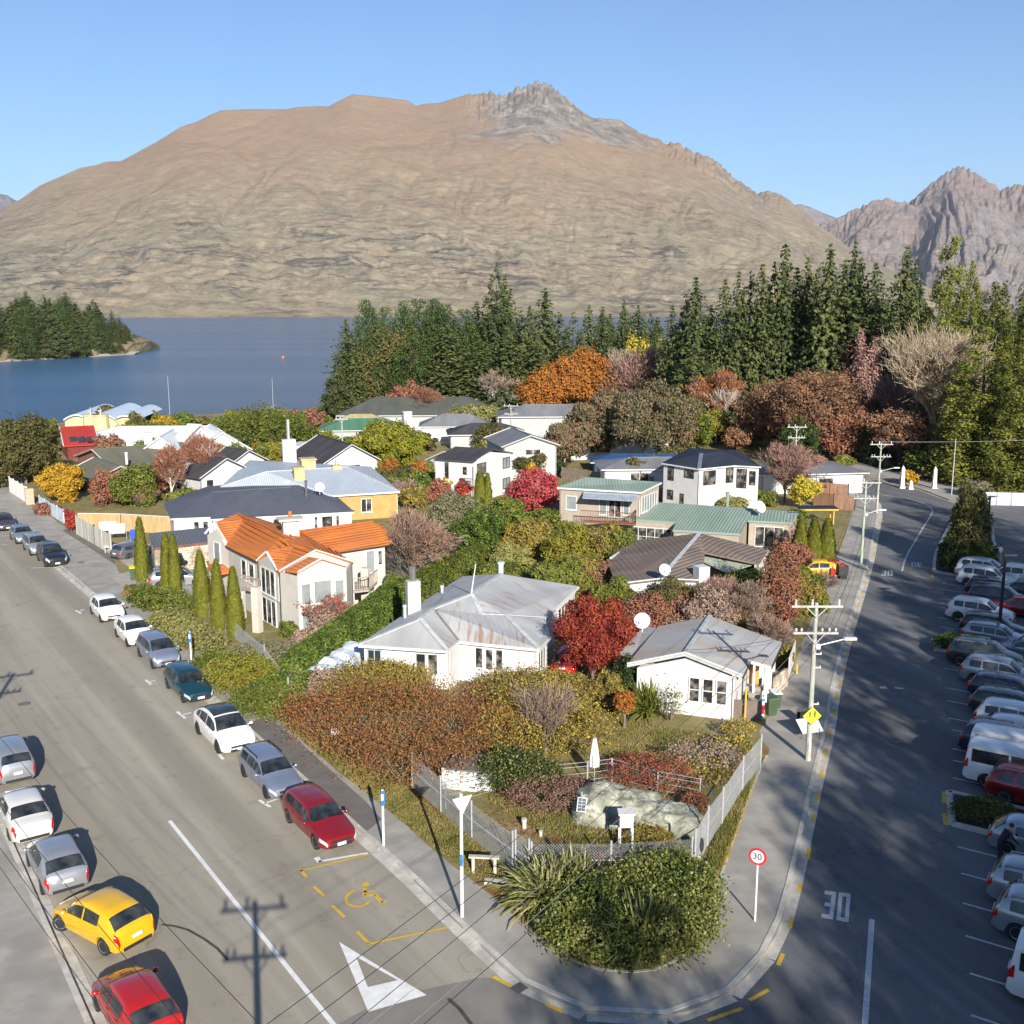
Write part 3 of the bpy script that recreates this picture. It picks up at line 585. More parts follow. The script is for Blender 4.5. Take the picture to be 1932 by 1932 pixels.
darkm = mat('dark_opening', (.02,.018,.016), rough=.9)
metal_l = mat('galvanised_metal', (.45,.47,.48), rough=.45, metal=.6, var=.12, scale=4)
timber = mat('weathered_timber', (.24,.17,.11), col2=(.34,.25,.17), scale=3, stretch=(1,1,.2))
dark_trim = mat('dark_window_trim', (.035,.033,.032), rough=.5)
def roofmat(name, col, col2, rib=0.0, rough=.55, col3=None, course=0.0, rust=None, spec=.4):
    """roof sheet: tones by noise; ribs run down the slope, courses run across it (both in roof UV metres)"""
    if name in MATS: return MATS[name]
    m = mat(name, col, rough=rough, col2=col2, scale=.5, coords='UV', stretch=(1,.25,1), col3=col3, scale3=.35, spec=spec)
    n = m.node_tree.nodes; l = m.node_tree.links; b = n['Principled BSDF']
    tc = n.new('ShaderNodeTexCoord'); prev = b.inputs['Base Color'].links[0].from_socket
    if rust:
        mp = n.new('ShaderNodeMapping'); mp.inputs['Scale'].default_value = (2.2, .28, 1); l.new(tc.outputs['UV'], mp.inputs[0])
        a = n.new('ShaderNodeTexNoise'); a.inputs['Scale'].default_value = 1.6; a.inputs['Detail'].default_value = 7; l.new(mp.outputs[0], a.inputs[0])
        g = n.new('ShaderNodeTexNoise'); g.inputs['Scale'].default_value = .16; g.inputs['Detail'].default_value = 2; l.new(tc.outputs['UV'], g.inputs[0])
        ad = n.new('ShaderNodeMath'); ad.operation = 'ADD'; l.new(a.outputs[0], ad.inputs[0]); l.new(g.outputs[0], ad.inputs[1])
        r_ = n.new('ShaderNodeMapRange'); r_.clamp = True; r_.inputs[1].default_value = 1.10; r_.inputs[2].default_value = 1.26; r_.inputs[4].default_value = .8; l.new(ad.outputs[0], r_.inputs[0])
        mx = n.new('ShaderNodeMixRGB'); l.new(r_.outputs[0], mx.inputs[0]); l.new(prev, mx.inputs[1]); mx.inputs[2].default_value = lin(rust); l.new(mx.outputs[0], b.inputs['Base Color'])
    if rib or course:
        wv = n.new('ShaderNodeTexWave'); wv.wave_type = 'BANDS'; wv.bands_direction = 'X' if rib else 'Y'; wv.inputs['Scale'].default_value = (1/(rib or course))/(2*math.pi)*2*math.pi/6.2832*math.pi/3.1416
        wv.inputs['Scale'].default_value = .314/(rib or course)
        l.new(tc.outputs['UV'], wv.inputs[0]); bp = n.new('ShaderNodeBump'); bp.inputs['Strength'].default_value = .7; bp.inputs['Distance'].default_value = .05 if rib else .07
        l.new(wv.outputs[0], bp.inputs['Height']); l.new(bp.outputs[0], b.inputs['Normal'])
    return m
def roof_planes(faces, m, parent, name='roof', th=.14, world=True):
    """each face is a list of world points; gives a slab with slope-aligned UVs"""
    vs = []; fs = []; uvs = []
    for f in faces:
        f = [Vector(p) for p in f]; c = sum(f, Vector())/len(f); nrm = Vector((0,0,0))
        for i in range(len(f)): nrm += (f[i]-c).cross(f[(i+1) % len(f)]-c)
        if nrm.z < 0: f = f[::-1]; nrm = -nrm
        nrm.normalize(); u = Vector((-nrm.y, nrm.x, 0)); u = u.normalized() if u.length > 1e-4 else Vector((1,0,0)); v = nrm.cross(u)
        b = len(vs); k = len(f); vs += f+[p-Vector((0,0,th)) for p in f]
        fs.append(tuple(range(b, b+k))); uvs += [(p.dot(u), p.dot(v)) for p in f]
        fs.append(tuple(range(b+2*k-1, b+k-1, -1))); uvs += [(0,0)]*k
        for i in range(k):
            j = (i+1) % k; fs.append((b+i, b+k+i, b+k+j, b+j)); uvs += [(0,0)]*4
    off = Vector(parent.location) if world and parent else Vector()
    me = bpy.data.meshes.new(name); me.from_pydata([tuple(v-off) for v in vs], [], fs); me.update()
    ul = me.uv_layers.new(name='uv'); ul.data.foreach_set('uv', [c for t in uvs for c in t]); me.materials.append(m)
    o = bpy.data.objects.new(name, me); COL.objects.link(o); o.parent = parent; return o
def window(parent, a, b, z0, z1, off=.03, fr=trim_w, gl=wglass, cols=2, rows=1, name='window', t=.07, sill=True, base=None):
    """window on the wall line a-b (world xy), outward normal on the right of a->b"""
    a = Vector((a[0], a[1], 0)); b = Vector((b[0], b[1], 0)); d = (b-a).normalized(); n_ = Vector((d.y, -d.x, 0)); L = (b-a).length
    base = base or parent; 
    mb = MB(); M = Matrix((d, n_, Vector((0,0,1)))).transposed()
    def bx(u0, u1, w0, w1, dp, o=0.):
        c = a+d*(u0+u1)/2+n_*(off+o)+Vector((0,0,(w0+w1)/2)); mb.box(c, (u1-u0, dp, w1-w0), M=M)
    bx(0, L, z0, z0+t, .08); bx(0, L, z1-t, z1, .08); bx(0, t, z0+t, z1-t, .08); bx(L-t, L, z0+t, z1-t, .08)
    for i in range(1, cols): bx(L*i/cols-t*.4, L*i/cols+t*.4, z0+t, z1-t, .07)
    for i in range(1, rows):
        for c_ in range(cols): bx(L*c_/cols+t*.45, L*(c_+1)/cols-t*.45, z0+(z1-z0)*i/rows-t*.35, z0+(z1-z0)*i/rows+t*.35, .066)
    f = mb.build(name, fr, parent, world=True)
    for c_ in range(cols):
        mb = MB(); bx(L*c_/cols+t*.3, L*(c_+1)/cols-t*.3, z0+t*.5, z1-t*.5, .02, -.012)
        vs = [(v[0]-0, v[1], v[2]) for v in mb.v]; g = mb.build('pane', gl, None)
        me = g.data; off_ = Vector(parent.location)
        for v in me.vertices: v.co -= off_
        g.parent = f
    if sill:
        mb = MB(); bx(-.06, L+.06, z0-.06, z0-.004, .16, .03); s_ = mb.build('sill', fr, None)
        for v in s_.data.vertices: v.co -= Vector(parent.location)
        s_.parent = f
    return f
def along(a, b, s0, s1, inset=0.):
    a, b = Vector((a[0], a[1])), Vector((b[0], b[1])); return (a.lerp(b, s0), a.lerp(b, s1))
def walls(parent, foot, tops, m, z0=0., name='wall', skip=()):
    """one mesh per wall: foot = world xy ring, tops = height (or list of (s, z) profile) of each side"""
    n_ = len(foot); A = sum(foot[i][0]*foot[(i+1) % n_][1]-foot[(i+1) % n_][0]*foot[i][1] for i in range(n_))
    for i in range(n_):
        if i in skip: continue
        a, b = Vector((*foot[i][:2], 0)), Vector((*foot[(i+1) % n_][:2], 0)); d = (b-a).normalized(); nin = Vector((-d.y, d.x, 0))*(1 if A > 0 else -1)*.16
        tp = tops[i]; prof = [(0, tp), (1, tp)] if isinstance(tp, (int, float)) else tp
        out = [a+Vector((0,0,z0)), b+Vector((0,0,z0))]+[a.lerp(b, s)+Vector((0,0,z)) for s, z in reversed(prof)]
        inn = [p+nin for p in out]; k = len(out); mb = MB()
        if A < 0: out, inn = out[::-1], inn[::-1]
        mb.add(out+inn, [tuple(range(k)), tuple(reversed(range(k, 2*k)))]+[(j, k+j, k+(j+1) % k, (j+1) % k) for j in range(k)])
        mb.build(name, m, parent, world=True)
def chimney(parent, x, y, zt, w, h, m, zb=None, pot=None, cap=None, d=None):
    p = P(x, y, zt); d = d or w; mb = MB(); mb.box((p.x, p.y, zt+h/2-.4), (w, d, h+.8), .35); c = mb.build('chimney', m, parent, world=True)
    if cap: MB_child(c, parent, lambda q: q.box((p.x, p.y, zt+h+.08), (w*cap, d*cap, .16), .35), 'cap', m)
    if pot: MB_child(c, parent, lambda q: q.tube((p.x, p.y, zt+h), (p.x, p.y, zt+h+pot[0]), pot[1]), 'pot', pot[2])
    return c
def MB_child(child, parent, fn, name, m):
    q = MB(); fn(q); o = q.build(name, m, None); off = Vector(parent.location)
    for v in o.data.vertices: v.co -= off
    o.parent = child; return o
def flue(parent, x, y, zt, h, r=.09, m=metal_l):
    p = P(x, y, zt); mb = MB(); mb.tube((p.x, p.y, zt-.4), (p.x, p.y, zt+h), r); mb.tube((p.x, p.y, zt+h-.02), (p.x, p.y, zt+h+.12), r*1.35); return mb.build('flue', m, parent, world=True)
dish_m = mat('white_dish', (.66,.67,.68), rough=.5, var=.04)
def dish(parent, x, y, z, r=.42, yaw=.3):
    p = P(x, y, z); mb = MB(); mb.tube((p.x, p.y, z-.7), (p.x, p.y, z-.05), .035)
    M = Matrix.Rotation(yaw, 3, 'Z') @ Matrix.Rotation(R(62), 3, 'X')
    vs = []; n_ = 18
    for k in range(n_):
        for j, (rr, zz) in enumerate(((r*.35, .03), (r*.75, .10), (r, .17))):
            w = M @ Vector((rr*math.cos(k*2*math.pi/n_), rr*math.sin(k*2*math.pi/n_), zz)); vs.append(p+w)
    fs = [(k*3+j, ((k+1) % n_)*3+j, ((k+1) % n_)*3+j+1, k*3+j+1) for k in range(n_) for j in (0,1)]+[tuple(k*3 for k in range(n_))]
    mb.add(vs, fs); w = M @ Vector((0, -r*.3, r*1.1)); mb.tube(p+M @ Vector((0,-r,.17)), p+w, .02); mb.box(p+w, (.09,.09,.12))
    return mb.build('satellite_dish', dish_m, parent, world=True, smooth=False)
def gutters(parent, pts, m=trim_w, w=.12, h=.14, name='gutter'):
    mb = MB()
    for a, b in zip(pts[:-1], pts[1:]):
        mb.bar(Vector(a)-Vector((0,0,.1)), Vector(b)-Vector((0,0,.1)), w, h)
    return mb.build(name, m, parent, world=True)
def ridge(parent, pts, m, w=.28, name='ridge_cap'):
    mb = MB()
    for a, b in zip(pts[:-1], pts[1:]): mb.bar(Vector(a)+Vector((0,0,.03)), Vector(b)+Vector((0,0,.03)), w, .07)
    return mb.build(name, m, parent, world=True)
def inset(a, b, amt):   # move wall line in from the eave
    return a
def house(name, label, cat, x, y):
    p = P(x, y); return thing(name, label, cat, (p.x, p.y, 0))
iron = roofmat('painted_iron_roof', (.36,.375,.385), (.47,.48,.485), rib=.076, col3=(.34,.345,.35), rust=(.30,.17,.11), rough=.5)
iron2 = roofmat('painted_iron_roof_right', (.37,.375,.37), (.46,.465,.46), rib=.076, col3=(.42,.36,.30), rough=.55)
# ---- A: the white bungalow with the hipped iron roof in the middle
A = house('bungalow', 'white bungalow with rust-streaked pale iron hip roof behind the russet bush', 'house', 870, 1270)
e, r_ = 2.75, 4.5
E1,E2,V1,E3,E4,E4b,E5,L1 = P(676,1216,e),P(843,1227,e),P(865,1209,e),P(1016,1224,e),P(1038,1201,e),P(1028,1165,e),P(1092,1106,e),P(872,1087,e)
R1,R2,R3,R4,S1,S2 = P(946,1083,r_),P(890,1121,r_),P(908,1158,3.75),P(953,1160,3.75),P(818,1149,4.05),P(793,1168,3.95)
MD = P(1000,1170,3.2)
roof_planes([[E1,S2,S1,R2,R1,L1],[E1,E2,S2],[S2,E2,V1,S1],[V1,E3,R4,R3,R2,S1],[E3,E4,E4b,R4],[R1,R2,R3,R4,E4b,E5],[R1,E5,L1]], iron, A)
cap = mat('pale_ridge_cap', (.42,.43,.44), rough=.5)
ridge(A, [E1,S2,S1,R2,R1], cap); ridge(A, [S2,E2], cap); ridge(A, [R2,R3,R4,E3], cap); ridge(A, [R4,E4b], cap, name='valley'); ridge(A, [V1,S1], mat('dark_valley', (.16,.16,.16)), .14, 'valley')
gutters(A, [E1,E2,V1,E3,E4]); gutters(A, [E4b,E5])
def ins(p, q, s): return (p.x+(q.x-p.x)*s, p.y+(q.y-p.y)*s)
cen = sum((Vector(v) for v in (E1,E3,E5,L1)), Vector())/4
w1,w2,w3,w4,w5,w6,w7 = [ins(v, cen, .045) for v in (E1,E2,V1,E3,E4,E5,L1)]
w2 = ins(E2, cen, .055); foot = [w1,w2,w3,w4,w5,ins(E4b,cen,.05),w6,w7]
walls(A, foot, [e-.1]*8, white_w)
aa, bb = along(w1, w2, .45, .58); 
MBx = MB()
s0, s1 = along(w1, w2, .60, .73); window(A, s0, s1, 1.1, 2.35, cols=1, gl=wglass); s0, s1 = along(w1, w2, .74, .87); window(A, s0, s1, 1.0, 2.35, cols=1)
s0, s1 = along(w3, w4, .20, .315); window(A, s0, s1, 1.05, 2.4, cols=1); s0, s1 = along(w3, w4, .335, .45); window(A, s0, s1, 1.0, 2.35, cols=1); s0, s1 = along(w3, w4, .47, .58); window(A, s0, s1, 1.05, 2.4, cols=1)
s0, s1 = along(w4, w5, .15, .8); window(A, s0, s1, 1.0, 2.3, cols=3)
s0, s1 = along(foot[5], w6, .45, .85); window(A, s0, s1, 1.2, 2.3, cols=4)
s0, s1 = along(w1, w2, .03, .2); window(A, s0, s1, .1, 2.4, cols=2, gl=darkm, fr=mat('blue_grey_fence', (.25,.33,.42), col2=(.35,.43,.52), scale=2), name='door', sill=False)
ch_m = mat('stained_plaster', (.36,.35,.33), col2=(.50,.49,.47), scale=1.2, detail=8)
chimney(A, 780, 1152, 3.2, .85, 2.0, ch_m, d=.6, pot=(.95,.2,mat('steel_flue',(.38,.37,.36),rough=.35,metal=.8)))
flue(A, 945, 1090, 4.1, 1.0, .19, mat('pale_blue_pipe', (.42,.48,.55), rough=.5)); flue(A, 764, 1165, 3.1, .7, .1, MATS['pale_blue_pipe']); flue(A, 834, 1117, 3.1, .35, .1, MATS['pale_blue_pipe'])
pp = P(889, 1122, r_); MB().tube(pp, pp+Vector((.3,0,2.0)), .05, .03).build('aerial_mast', trim_w, A, world=True)
# ---- B: small white gabled building at the corner
Bh = house('cottage', 'small white gabled building with three tall sash windows facing the corner lawn', 'house', 1290, 1350)
e, r_ = 2.6, 3.5
FA, FL, FR = P(1291.6,1233,r_), P(1183,1254,e), P(1401,1276,e); BA = P(1339.4,1162,r_); BL = FL+(BA-FA); J = P(1415.5,1246,e+.25); RF = P(1455,1257,e); RB = P(1476,1212,e)
roof_planes([[FL,FA,BA,BL],[FA,BA,RB,RF,J,FR]], iron2, Bh, th=.16); ridge(Bh, [FA,BA], cap, .2)
ridge(Bh, [FL+Vector((0,0,.05)),FA+Vector((0,0,.05)),FR+Vector((0,0,.05))], trim_w, .14, 'bargeboard'); gutters(Bh, [FR,J], dark_trim, .1); gutters(Bh, [RF,RB], dark_trim, .12); gutters(Bh, [J,RF])
LB2 = P(1168,1231,e-.3); lt = P(1211,1219,e-.02)
roof_planes([[LB2, P(1196,1241,e-.25), lt, P(1240,1185,e-.02), P(1216,1181,e-.3)]], iron2, Bh, 'porch_roof', .12)
wa, wb, wc_, wd, we = (P(1203,1259,e).x,P(1203,1259,e).y), (P(1384,1279,e).x,P(1384,1279,e).y), (J.x-.2,J.y+.3), (RF.x-.3,RF.y+.25), (RB.x-.4,RB.y-.2)
wf = ins(BL, BA, .12); apx = .53
dgable = [(0, e-.02), (.49, r_-.12), (1, e-.02)]
walls(Bh, [wa, wb, wc_, (J.x-.1+1.2, J.y+3.4), we, (BA.x, BA.y-.1), wf], [dgable, e, e, e-.1, e, e, e-.1], white_w)
for s0_, s1_ in ((.545,.665),(.685,.805),(.825,.945)):
    q = along(wa, wb, s0_, s1_); window(Bh, q[0], q[1], .95, 2.42, cols=1, rows=2, gl=wglass)
dish(Bh, 1212, 1172, e+.9, .5, -.2)
q0 = along(wb, (wc_[0], wc_[1]), .0, 1)
pb = Vector((RF.x-.25, RF.y+.2, 0)); MB().box((pb.x,pb.y,e/2), (.14,.14,e)).build('porch_post', trim_w, Bh, world=True)
pb2 = Vector((J.x+.25, J.y+.05, 0)); MB().box((pb2.x,pb2.y,e/2), (.12,.12,e)).build('porch_post', trim_w, Bh, world=True)
dd = Vector((wc_[0]+.5, wc_[1]+1.2, 0)); orange = mat('varnished_door', (.52,.24,.05), col2=(.62,.33,.10), scale=2)
pa_ = P(1404,1300); MB().box((J.x+.3, J.y+1.8, 1.15), (1.3, .08, 2.1), -.35).build('door', orange, Bh, world=True)
MB().box((P(1450,1320).x-.05, P(1450,1320).y+.4, 1.3), (.55,.1,2.6), -.3).build('wall', white_w, Bh, world=True)
brown_b = mat('brown_board', (.15,.115,.10), var=.12); MB().box((*P2(1396,1362), .62), (2.3,.07,1.3), R(-8)+0).build('side_screen', brown_b, Bh, world=True)
yr = mat('yellow_rail', (.62,.42,.02), var=.06, rough=.5)
y0 = P(1405,1366); MB().tube(y0, y0+Vector((0,0,2.0)), .05).build('handrail_post', yr, Bh, world=True)
conc_s = mat('step_concrete', (.28,.26,.22), scale=2)
for k in range(5): p = P(1421, 1352); MB().box((p.x+.12*k, p.y+.45*k, .1+.12*k), (1.3,.46,.2+.24*k), -.25).build('step', conc_s, Bh, world=True)
# ---- C: two-storey villa with orange tiles
tile = roofmat('orange_clay_tile', (.42,.125,.030), (.52,.18,.05), course=.34, rough=.85, col3=(.36,.14,.06), spec=.15)
Cv = house('villa', 'two-storey cream villa with bright orange tiled roof and two balconies', 'house', 560, 1170)
e, r_ = 4.5, 5.9
def gab(faces): return faces
W0,W1,W2 = P(405,986,5.7),P(386,1008,4.9),P(426,1029,e); T0 = P(447,969,r_); T1 = P(461,983,5.6)
M0,M1,M2 = P(502,1041,5.2),P(484,1058,e),P(523,1076,e); Mr = P(553.6,1032,r_-.45)
F0,F1,F2 = P(596,1038,5.6),P(526,1078,e),P(667,1060,e)
K0 = P(531,1007,r_+.05)
Q0,Q1 = P(565,1002,5.7),P(702,984,5.7); Q2 = P(722,993,5.3); X1 = P(630,1042,e); X2 = P(731,1027,e); X3 = P(740,1021,e+.1)
BK = P(480,975,4.8); 
roof_planes([[W0,W2,T1],[W0,T0,T1],[T1,W2,M1,M0,Mr,K0,T0],[M0,M2,F1,Mr],[Mr,F1,F0,K0],[K0,F0,F2,X1,Q0],[Q0,X1,X2,X3,Q2,Q1],[T0,K0,Q0,BK]], tile, Cv, th=.12)
# tile courses: thin raised battens of tiles across each slope
def courses(face, m, parent, step=.42, name='tile_course'):
    f = [Vector(p) for p in face]; c = sum(f, Vector())/len(f); nrm = Vector()
    for i in range(len(f)): nrm += (f[i]-c).cross(f[(i+1) % len(f)]-c)
    if nrm.z < 0: nrm = -nrm
    nrm.normalize(); u = Vector((-nrm.y, nrm.x, 0)).normalized(); v = nrm.cross(u)
    if v.z < 0: v = -v
    uv = [((p-c).dot(u), (p-c).dot(v)) for p in f]; v0, v1 = min(a[1] for a in uv), max(a[1] for a in uv); k = v0+.1
    while k < v1-.1:
        xs = []
        for i in range(len(uv)):
            (ua, va), (ub, vb) = uv[i], uv[(i+1) % len(uv)]
            if (va-k)*(vb-k) < 0: xs.append(ua+(ub-ua)*(k-va)/(vb-va))
        xs.sort()
        for a_, b_ in zip(xs[::2], xs[1::2]):
            if b_-a_ > .3: MB().bar(c+u*(a_+.04)+v*k+nrm*.02, c+u*(b_-.04)+v*k+nrm*.02, .12, .055).build(name, m, parent, world=True)
        k += step
for fc in ([T1,W2,M1,M0,Mr,K0,T0],[Mr,F1,F0,K0],[K0,F0,F2,X1,Q0],[Q0,X1,X2,X3,Q2,Q1],[M0,M2,F1,Mr]): courses(fc, tile, Cv)
rcap = mat('clay_ridge', (.42,.13,.05), var=.2, scale=3)
for pl in ([W0,T1],[T0,K0,F0],[Q0,Q1],[M0,Mr],[T1,W2],[Mr,F1]): ridge(Cv, pl, rcap, .2)
B0,B1,B2 = P(606.5,1054,5.5),P(561,1080,4.72),P(653,1068,4.78); Bb = B0+(Mr-F0).normalized()*1.4
roof_planes([[B0,B1,B1+(Bb-B0),Bb],[B0,B2,B2+(Bb-B0),Bb]], tile, Cv, 'bay_roof', .1)
barge = lambda pts: ridge(Cv, pts, trim_w, .2, 'bargeboard')
up = Vector((0,0,.03)); barge([F1,F0,F2]); barge([B1,B0,B2]); barge([M1,M0,M2]); barge([W1,W0,W2])
gutters(Cv, [W2,M1], dark_trim, .1, .1); gutters(Cv, [X1,X2], dark_trim, .1, .1)
po = [P(389,1058,2.5),P(435.4,1052,3.1),P(444.4,1078,2.5),P(400.5,1084,2.5)]; roof_planes([po], tile, Cv, 'porch_roof', .12)
g = lambda p, q=None, s=.03: ins(p, P(560,1020,4.5), s)
f = [g(W1), g(W2), g(M1), g(M2), g(F1), g(B1,s=.0), g(B2,s=.0), g(F2), g(X1,s=.05), g(X2), g(Q1,s=.05), g(T0,s=.05)]
walls(Cv, f, [[(0,4.85),(.5,5.6),(1,e-.05)], e-.05, [(0,e-.05),(.48,5.1),(1,e-.05)], e-.05, e-.1, [(0,4.6),(.5,5.35),(1,4.65)], e-.1, e-.05, e-.05, e, e, e], cream_w)
fb = along(f[4], f[7], .25, .75); gb = [(0,e-.1),(.5,5.5),(1,e-.1)]
walls(Cv, [f[4], f[7], (f[7][0], f[7][1]+.5), (f[4][0], f[4][1]+.5)], [gb, e-.1, e-.1, e-.1], cream_w)
def win(i, s0, s1, z0, z1, **k): q = along(f[i], f[i+1], s0, s1); return window(Cv, q[0], q[1], z0, z1, **k)
win(0,.30,.62,2.9,4.5,cols=1,gl=cglass); win(1,.45,.62,2.5,4.0,cols=1); win(1,.70,.88,2.5,4.0,cols=1); win(2,.15,.85,2.3,4.2,cols=3); win(2,.15,.85,.1,2.0,cols=3)
win(3,.1,.7,2.3,4.0,cols=1,gl=cglass); win(5,.05,.26,2.35,3.9,cols=1,gl=cglass); win(5,.31,.69,2.35,4.0,cols=1,gl=cglass); win(5,.74,.95,2.35,3.9,cols=1,gl=cglass)
win(5,.05,.26,.5,1.9,cols=1,gl=cglass); win(5,.31,.69,.4,1.9,cols=2,gl=cglass); win(5,.74,.95,.5,1.9,cols=1,gl=cglass); win(8,.1,.27,2.3,4.1,cols=2,gl=cglass); win(8,.62,.8,2.4,4.2,cols=1,gl=cglass); win(8,.1,.3,.1,2.0,cols=2); win(8,.85,.95,2.9,4.1,cols=1)
balm = mat('grey_balcony_timber', (.30,.25,.21), col2=(.40,.34,.29), scale=3)
def balcony(parent, pts, z, h=.95, post=None, m=balm, bal=.16, deck=True):
    root = MB();
    if deck: root.prism([p[:2] for p in pts], z-.16, z-.02, True)
    b = root.build('balcony', m, parent, world=True)
    for a, c in zip(pts[:-1], pts[1:]):
        a, c = Vector((a[0],a[1],0)), Vector((c[0],c[1],0)); L = (c-a).length; k = max(2, int(L/bal)); mb = MB()
        mb.bar(a+Vector((0,0,z+h)), c+Vector((0,0,z+h)), .09, .06); mb.bar(a+Vector((0,0,z+.08)), c+Vector((0,0,z+.08)), .05, .05)
        for i in range(k+1): q = a.lerp(c, i/k); mb.box((q.x, q.y, z+h/2), (.035,.035,h-.02))
        o = mb.build('railing', m, None)
        for v in o.data.vertices: v.co -= Vector(parent.location)
        o.parent = b
    return b
c1 = P(487,1196); balcony(Cv, [tuple(P(457,1108,2.2)[:2]), tuple(P(492,1118,2.2)[:2]), tuple(P(525,1118,2.2)[:2]), tuple(P(523,1098,2.2)[:2])], 2.2)
MB().box((c1.x, c1.y, 1.7), (.55,.5,3.4), -.4).build('pillar', cream_w, Cv, world=True)
p = P(460,1170); MB().box((p.x, p.y, 1.1), (.3,.3,2.2), -.4).build('pillar', cream_w, Cv, world=True)
balcony(Cv, [tuple(P(659,1096,2.2)[:2]), tuple(P(661,1116,2.2)[:2]), tuple(P(696,1112,2.2)[:2]), tuple(P(712,1098,2.2)[:2])], 2.2)
c2 = P(692,1157); MB().box((c2.x, c2.y, 1.75), (.6,.5,3.5), -.3).build('pillar', cream_w, Cv, world=True)
chimney(Cv, 549, 1019, 5.4, 1.15, 1.55, cream_w, cap=1.6, d=.9, pot=(.65,.14,tile))
# ---- D: long low house with slate-grey roof behind the villa
slate = roofmat('slate_grey_roof', (.085,.092,.112), (.105,.112,.135), rib=.3, rough=.6, spec=.3)
D = house('bungalow', 'white bungalow with broad slate-grey hip roof directly behind the orange villa', 'house', 520, 1010)
e, r_ = 2.6, 4.0
a1,a2,a3,a4,a5,a6,a7 = P(322,978,e),P(397,975,e),P(399,979,e),P(668,965,e),P(549,919,r_),P(485,923,r_),P(400,929,3.6)
a8 = P(309,948,e); a9 = P(700,935,e); a10 = P(330,935,e)
roof_planes([[a1,a2,a7,a8],[a3,a4,a5,a6,a7,a2],[a4,a5,P(600,905,e)],[a6,a5,P(600,905,e),P(470,910,e)],[a7,a6,P(470,910,e),P(390,918,e)],[a8,a7,P(390,918,e)]], slate, D)
gutters(D, [a1,a2]); gutters(D, [a3,a4]); ridge(D, [a4,a5,a6,a7], slate, .2)
fd = [ins(v, P(500,950,3), .03) for v in (a1,a2,a3,a4,P(600,905,e),P(390,918,e),a8)]; walls(D, fd, [e-.1]*7, white_w)
for s0_, s1_, c_ in ((.50,.66,1),(.74,.9,1)): q = along(fd[0], fd[1], s0_, s1_); window(D, q[0], q[1], 1.0, 2.2, cols=c_)
for s0_, s1_, c_ in ((.05,.2,2),(.42,.52,1),(.72,.75,1),(.775,.86,1),(.88,.91,1)): q = along(fd[2], fd[3], s0_, s1_); window(D, q[0], q[1], .9, 2.3, cols=c_)
flue(D, 578, 938, 3.4, 1.6, .12, slate); dish(D, 541, 985, 3.3, .55)
# garage with the stone wall
G_ = house('garage', 'low stone-walled garage with slate roof beside the driveway cypresses', 'garage', 340, 1060)
e = 2.4; g1,g2,g3,g4 = P(290,1034,e),P(395,1022,e),P(395,994,e+.7),P(281,1006,e+.7)
roof_planes([[g1,g2,g3,g4]], slate, G_, th=.16); fg = [ins(v, P(340,1012,e), .03) for v in (g1,g2,g3,g4)]; walls(G_, fg, [e-.1,[(0,e-.1),(1,e+.5)],e+.5,[(0,e+.5),(1,e-.1)]], stone_w)
gutters(G_, [g1,g2], mat('red_gutter', (.20,.06,.05)))
# individually laid stones on the garage front
def stones(parent, a, b, z0, z1, m, n=60, seed=1, smin=.22, smax=.5):
    rd = random.Random(seed); a, b = Vector((*a[:2],0)), Vector((*b[:2],0)); d = (b-a).normalized(); nr = Vector((d.y,-d.x,0)); L = (b-a).length; z = z0; 
    M = Matrix((d, nr, Vector((0,0,1)))).transposed()
    while z < z1-.1:
        h = rd.uniform(.2,.32); u = 0
        while u < L-.15:
            w = rd.uniform(smin, smax); w = min(w, L-u); MB().box(a+d*(u+w/2)+nr*rd.uniform(.01,.04)+Vector((0,0,z+h/2)), (w-.03,.08,h-.03), M=M).build('stone', m, parent, world=True); u += w
        z += h
stone_s = mat('schist_stone', (.28,.22,.16), col2=(.60,.53,.43), scale=1.1, contrast=(.4,.6), bump=.3)
stones(G_, fg[0], fg[1], .1, e-.2, stone_s)
# ---- E: house with pale blue-grey roof and ochre walls
pale = roofmat('pale_blue_iron', (.36,.41,.46), (.42,.47,.52), rib=.25, rough=.5)
Eh = house('villa', 'ochre-walled villa under a broad pale blue-grey hip roof with yellow chimneys', 'house', 650, 930)
e, r_ = 3.0, 4.6
b1,b2,b3,b4,b5,b6 = P(754,927,e),P(628,934.5,e),P(416,918.5,e),P(502,890,r_),P(655,881,r_),P(700,880,e)
roof_planes([[b3,b2,b1,b5,b4],[b1,b5,b6],[b5,b4,P(470,868,e),b6],[b3,b4,P(470,868,e)]], pale, Eh); ridge(Eh, [b3,b4,b5,b1], cap, .2); gutters(Eh, [b2,b1])
fe = [ins(v, P(600,905,3), .03) for v in (b3,b2,b1,b6,P(470,868,e))]; walls(Eh, fe, [e-.1]*5, ochre_w)
q = along(fe[1], fe[2], .43, .6); window(Eh, q[0], q[1], .9, 2.4, cols=2); q = along(fe[2], fe[3], .1, .6); window(Eh, q[0], q[1], .9, 2.5, cols=2)
yel_ch = mat('yellow_chimney', (.42,.32,.15), col2=(.50,.39,.20), scale=2)
for x, y, w_, h_ in ((564,906,1.1,1.3),(581,888,1.6,1.3),(736,948,0,0),(736,0,0,0)):
    if w_: chimney(Eh, x, y, 3.9, w_, h_, yel_ch, cap=1.15)
chimney(Eh, 735.5-.5, 0+948.5, 3.9, .01, .01, yel_ch) if False else None
chimney(Eh, 735-100+0, 949-60, 4.2, 1.0, .7, yel_ch, pot=(.6,.15,metal_l))
chimney(Eh, 519, 875, 4.2, 1.2, 1.0, yel_ch, cap=1.15) if False else None
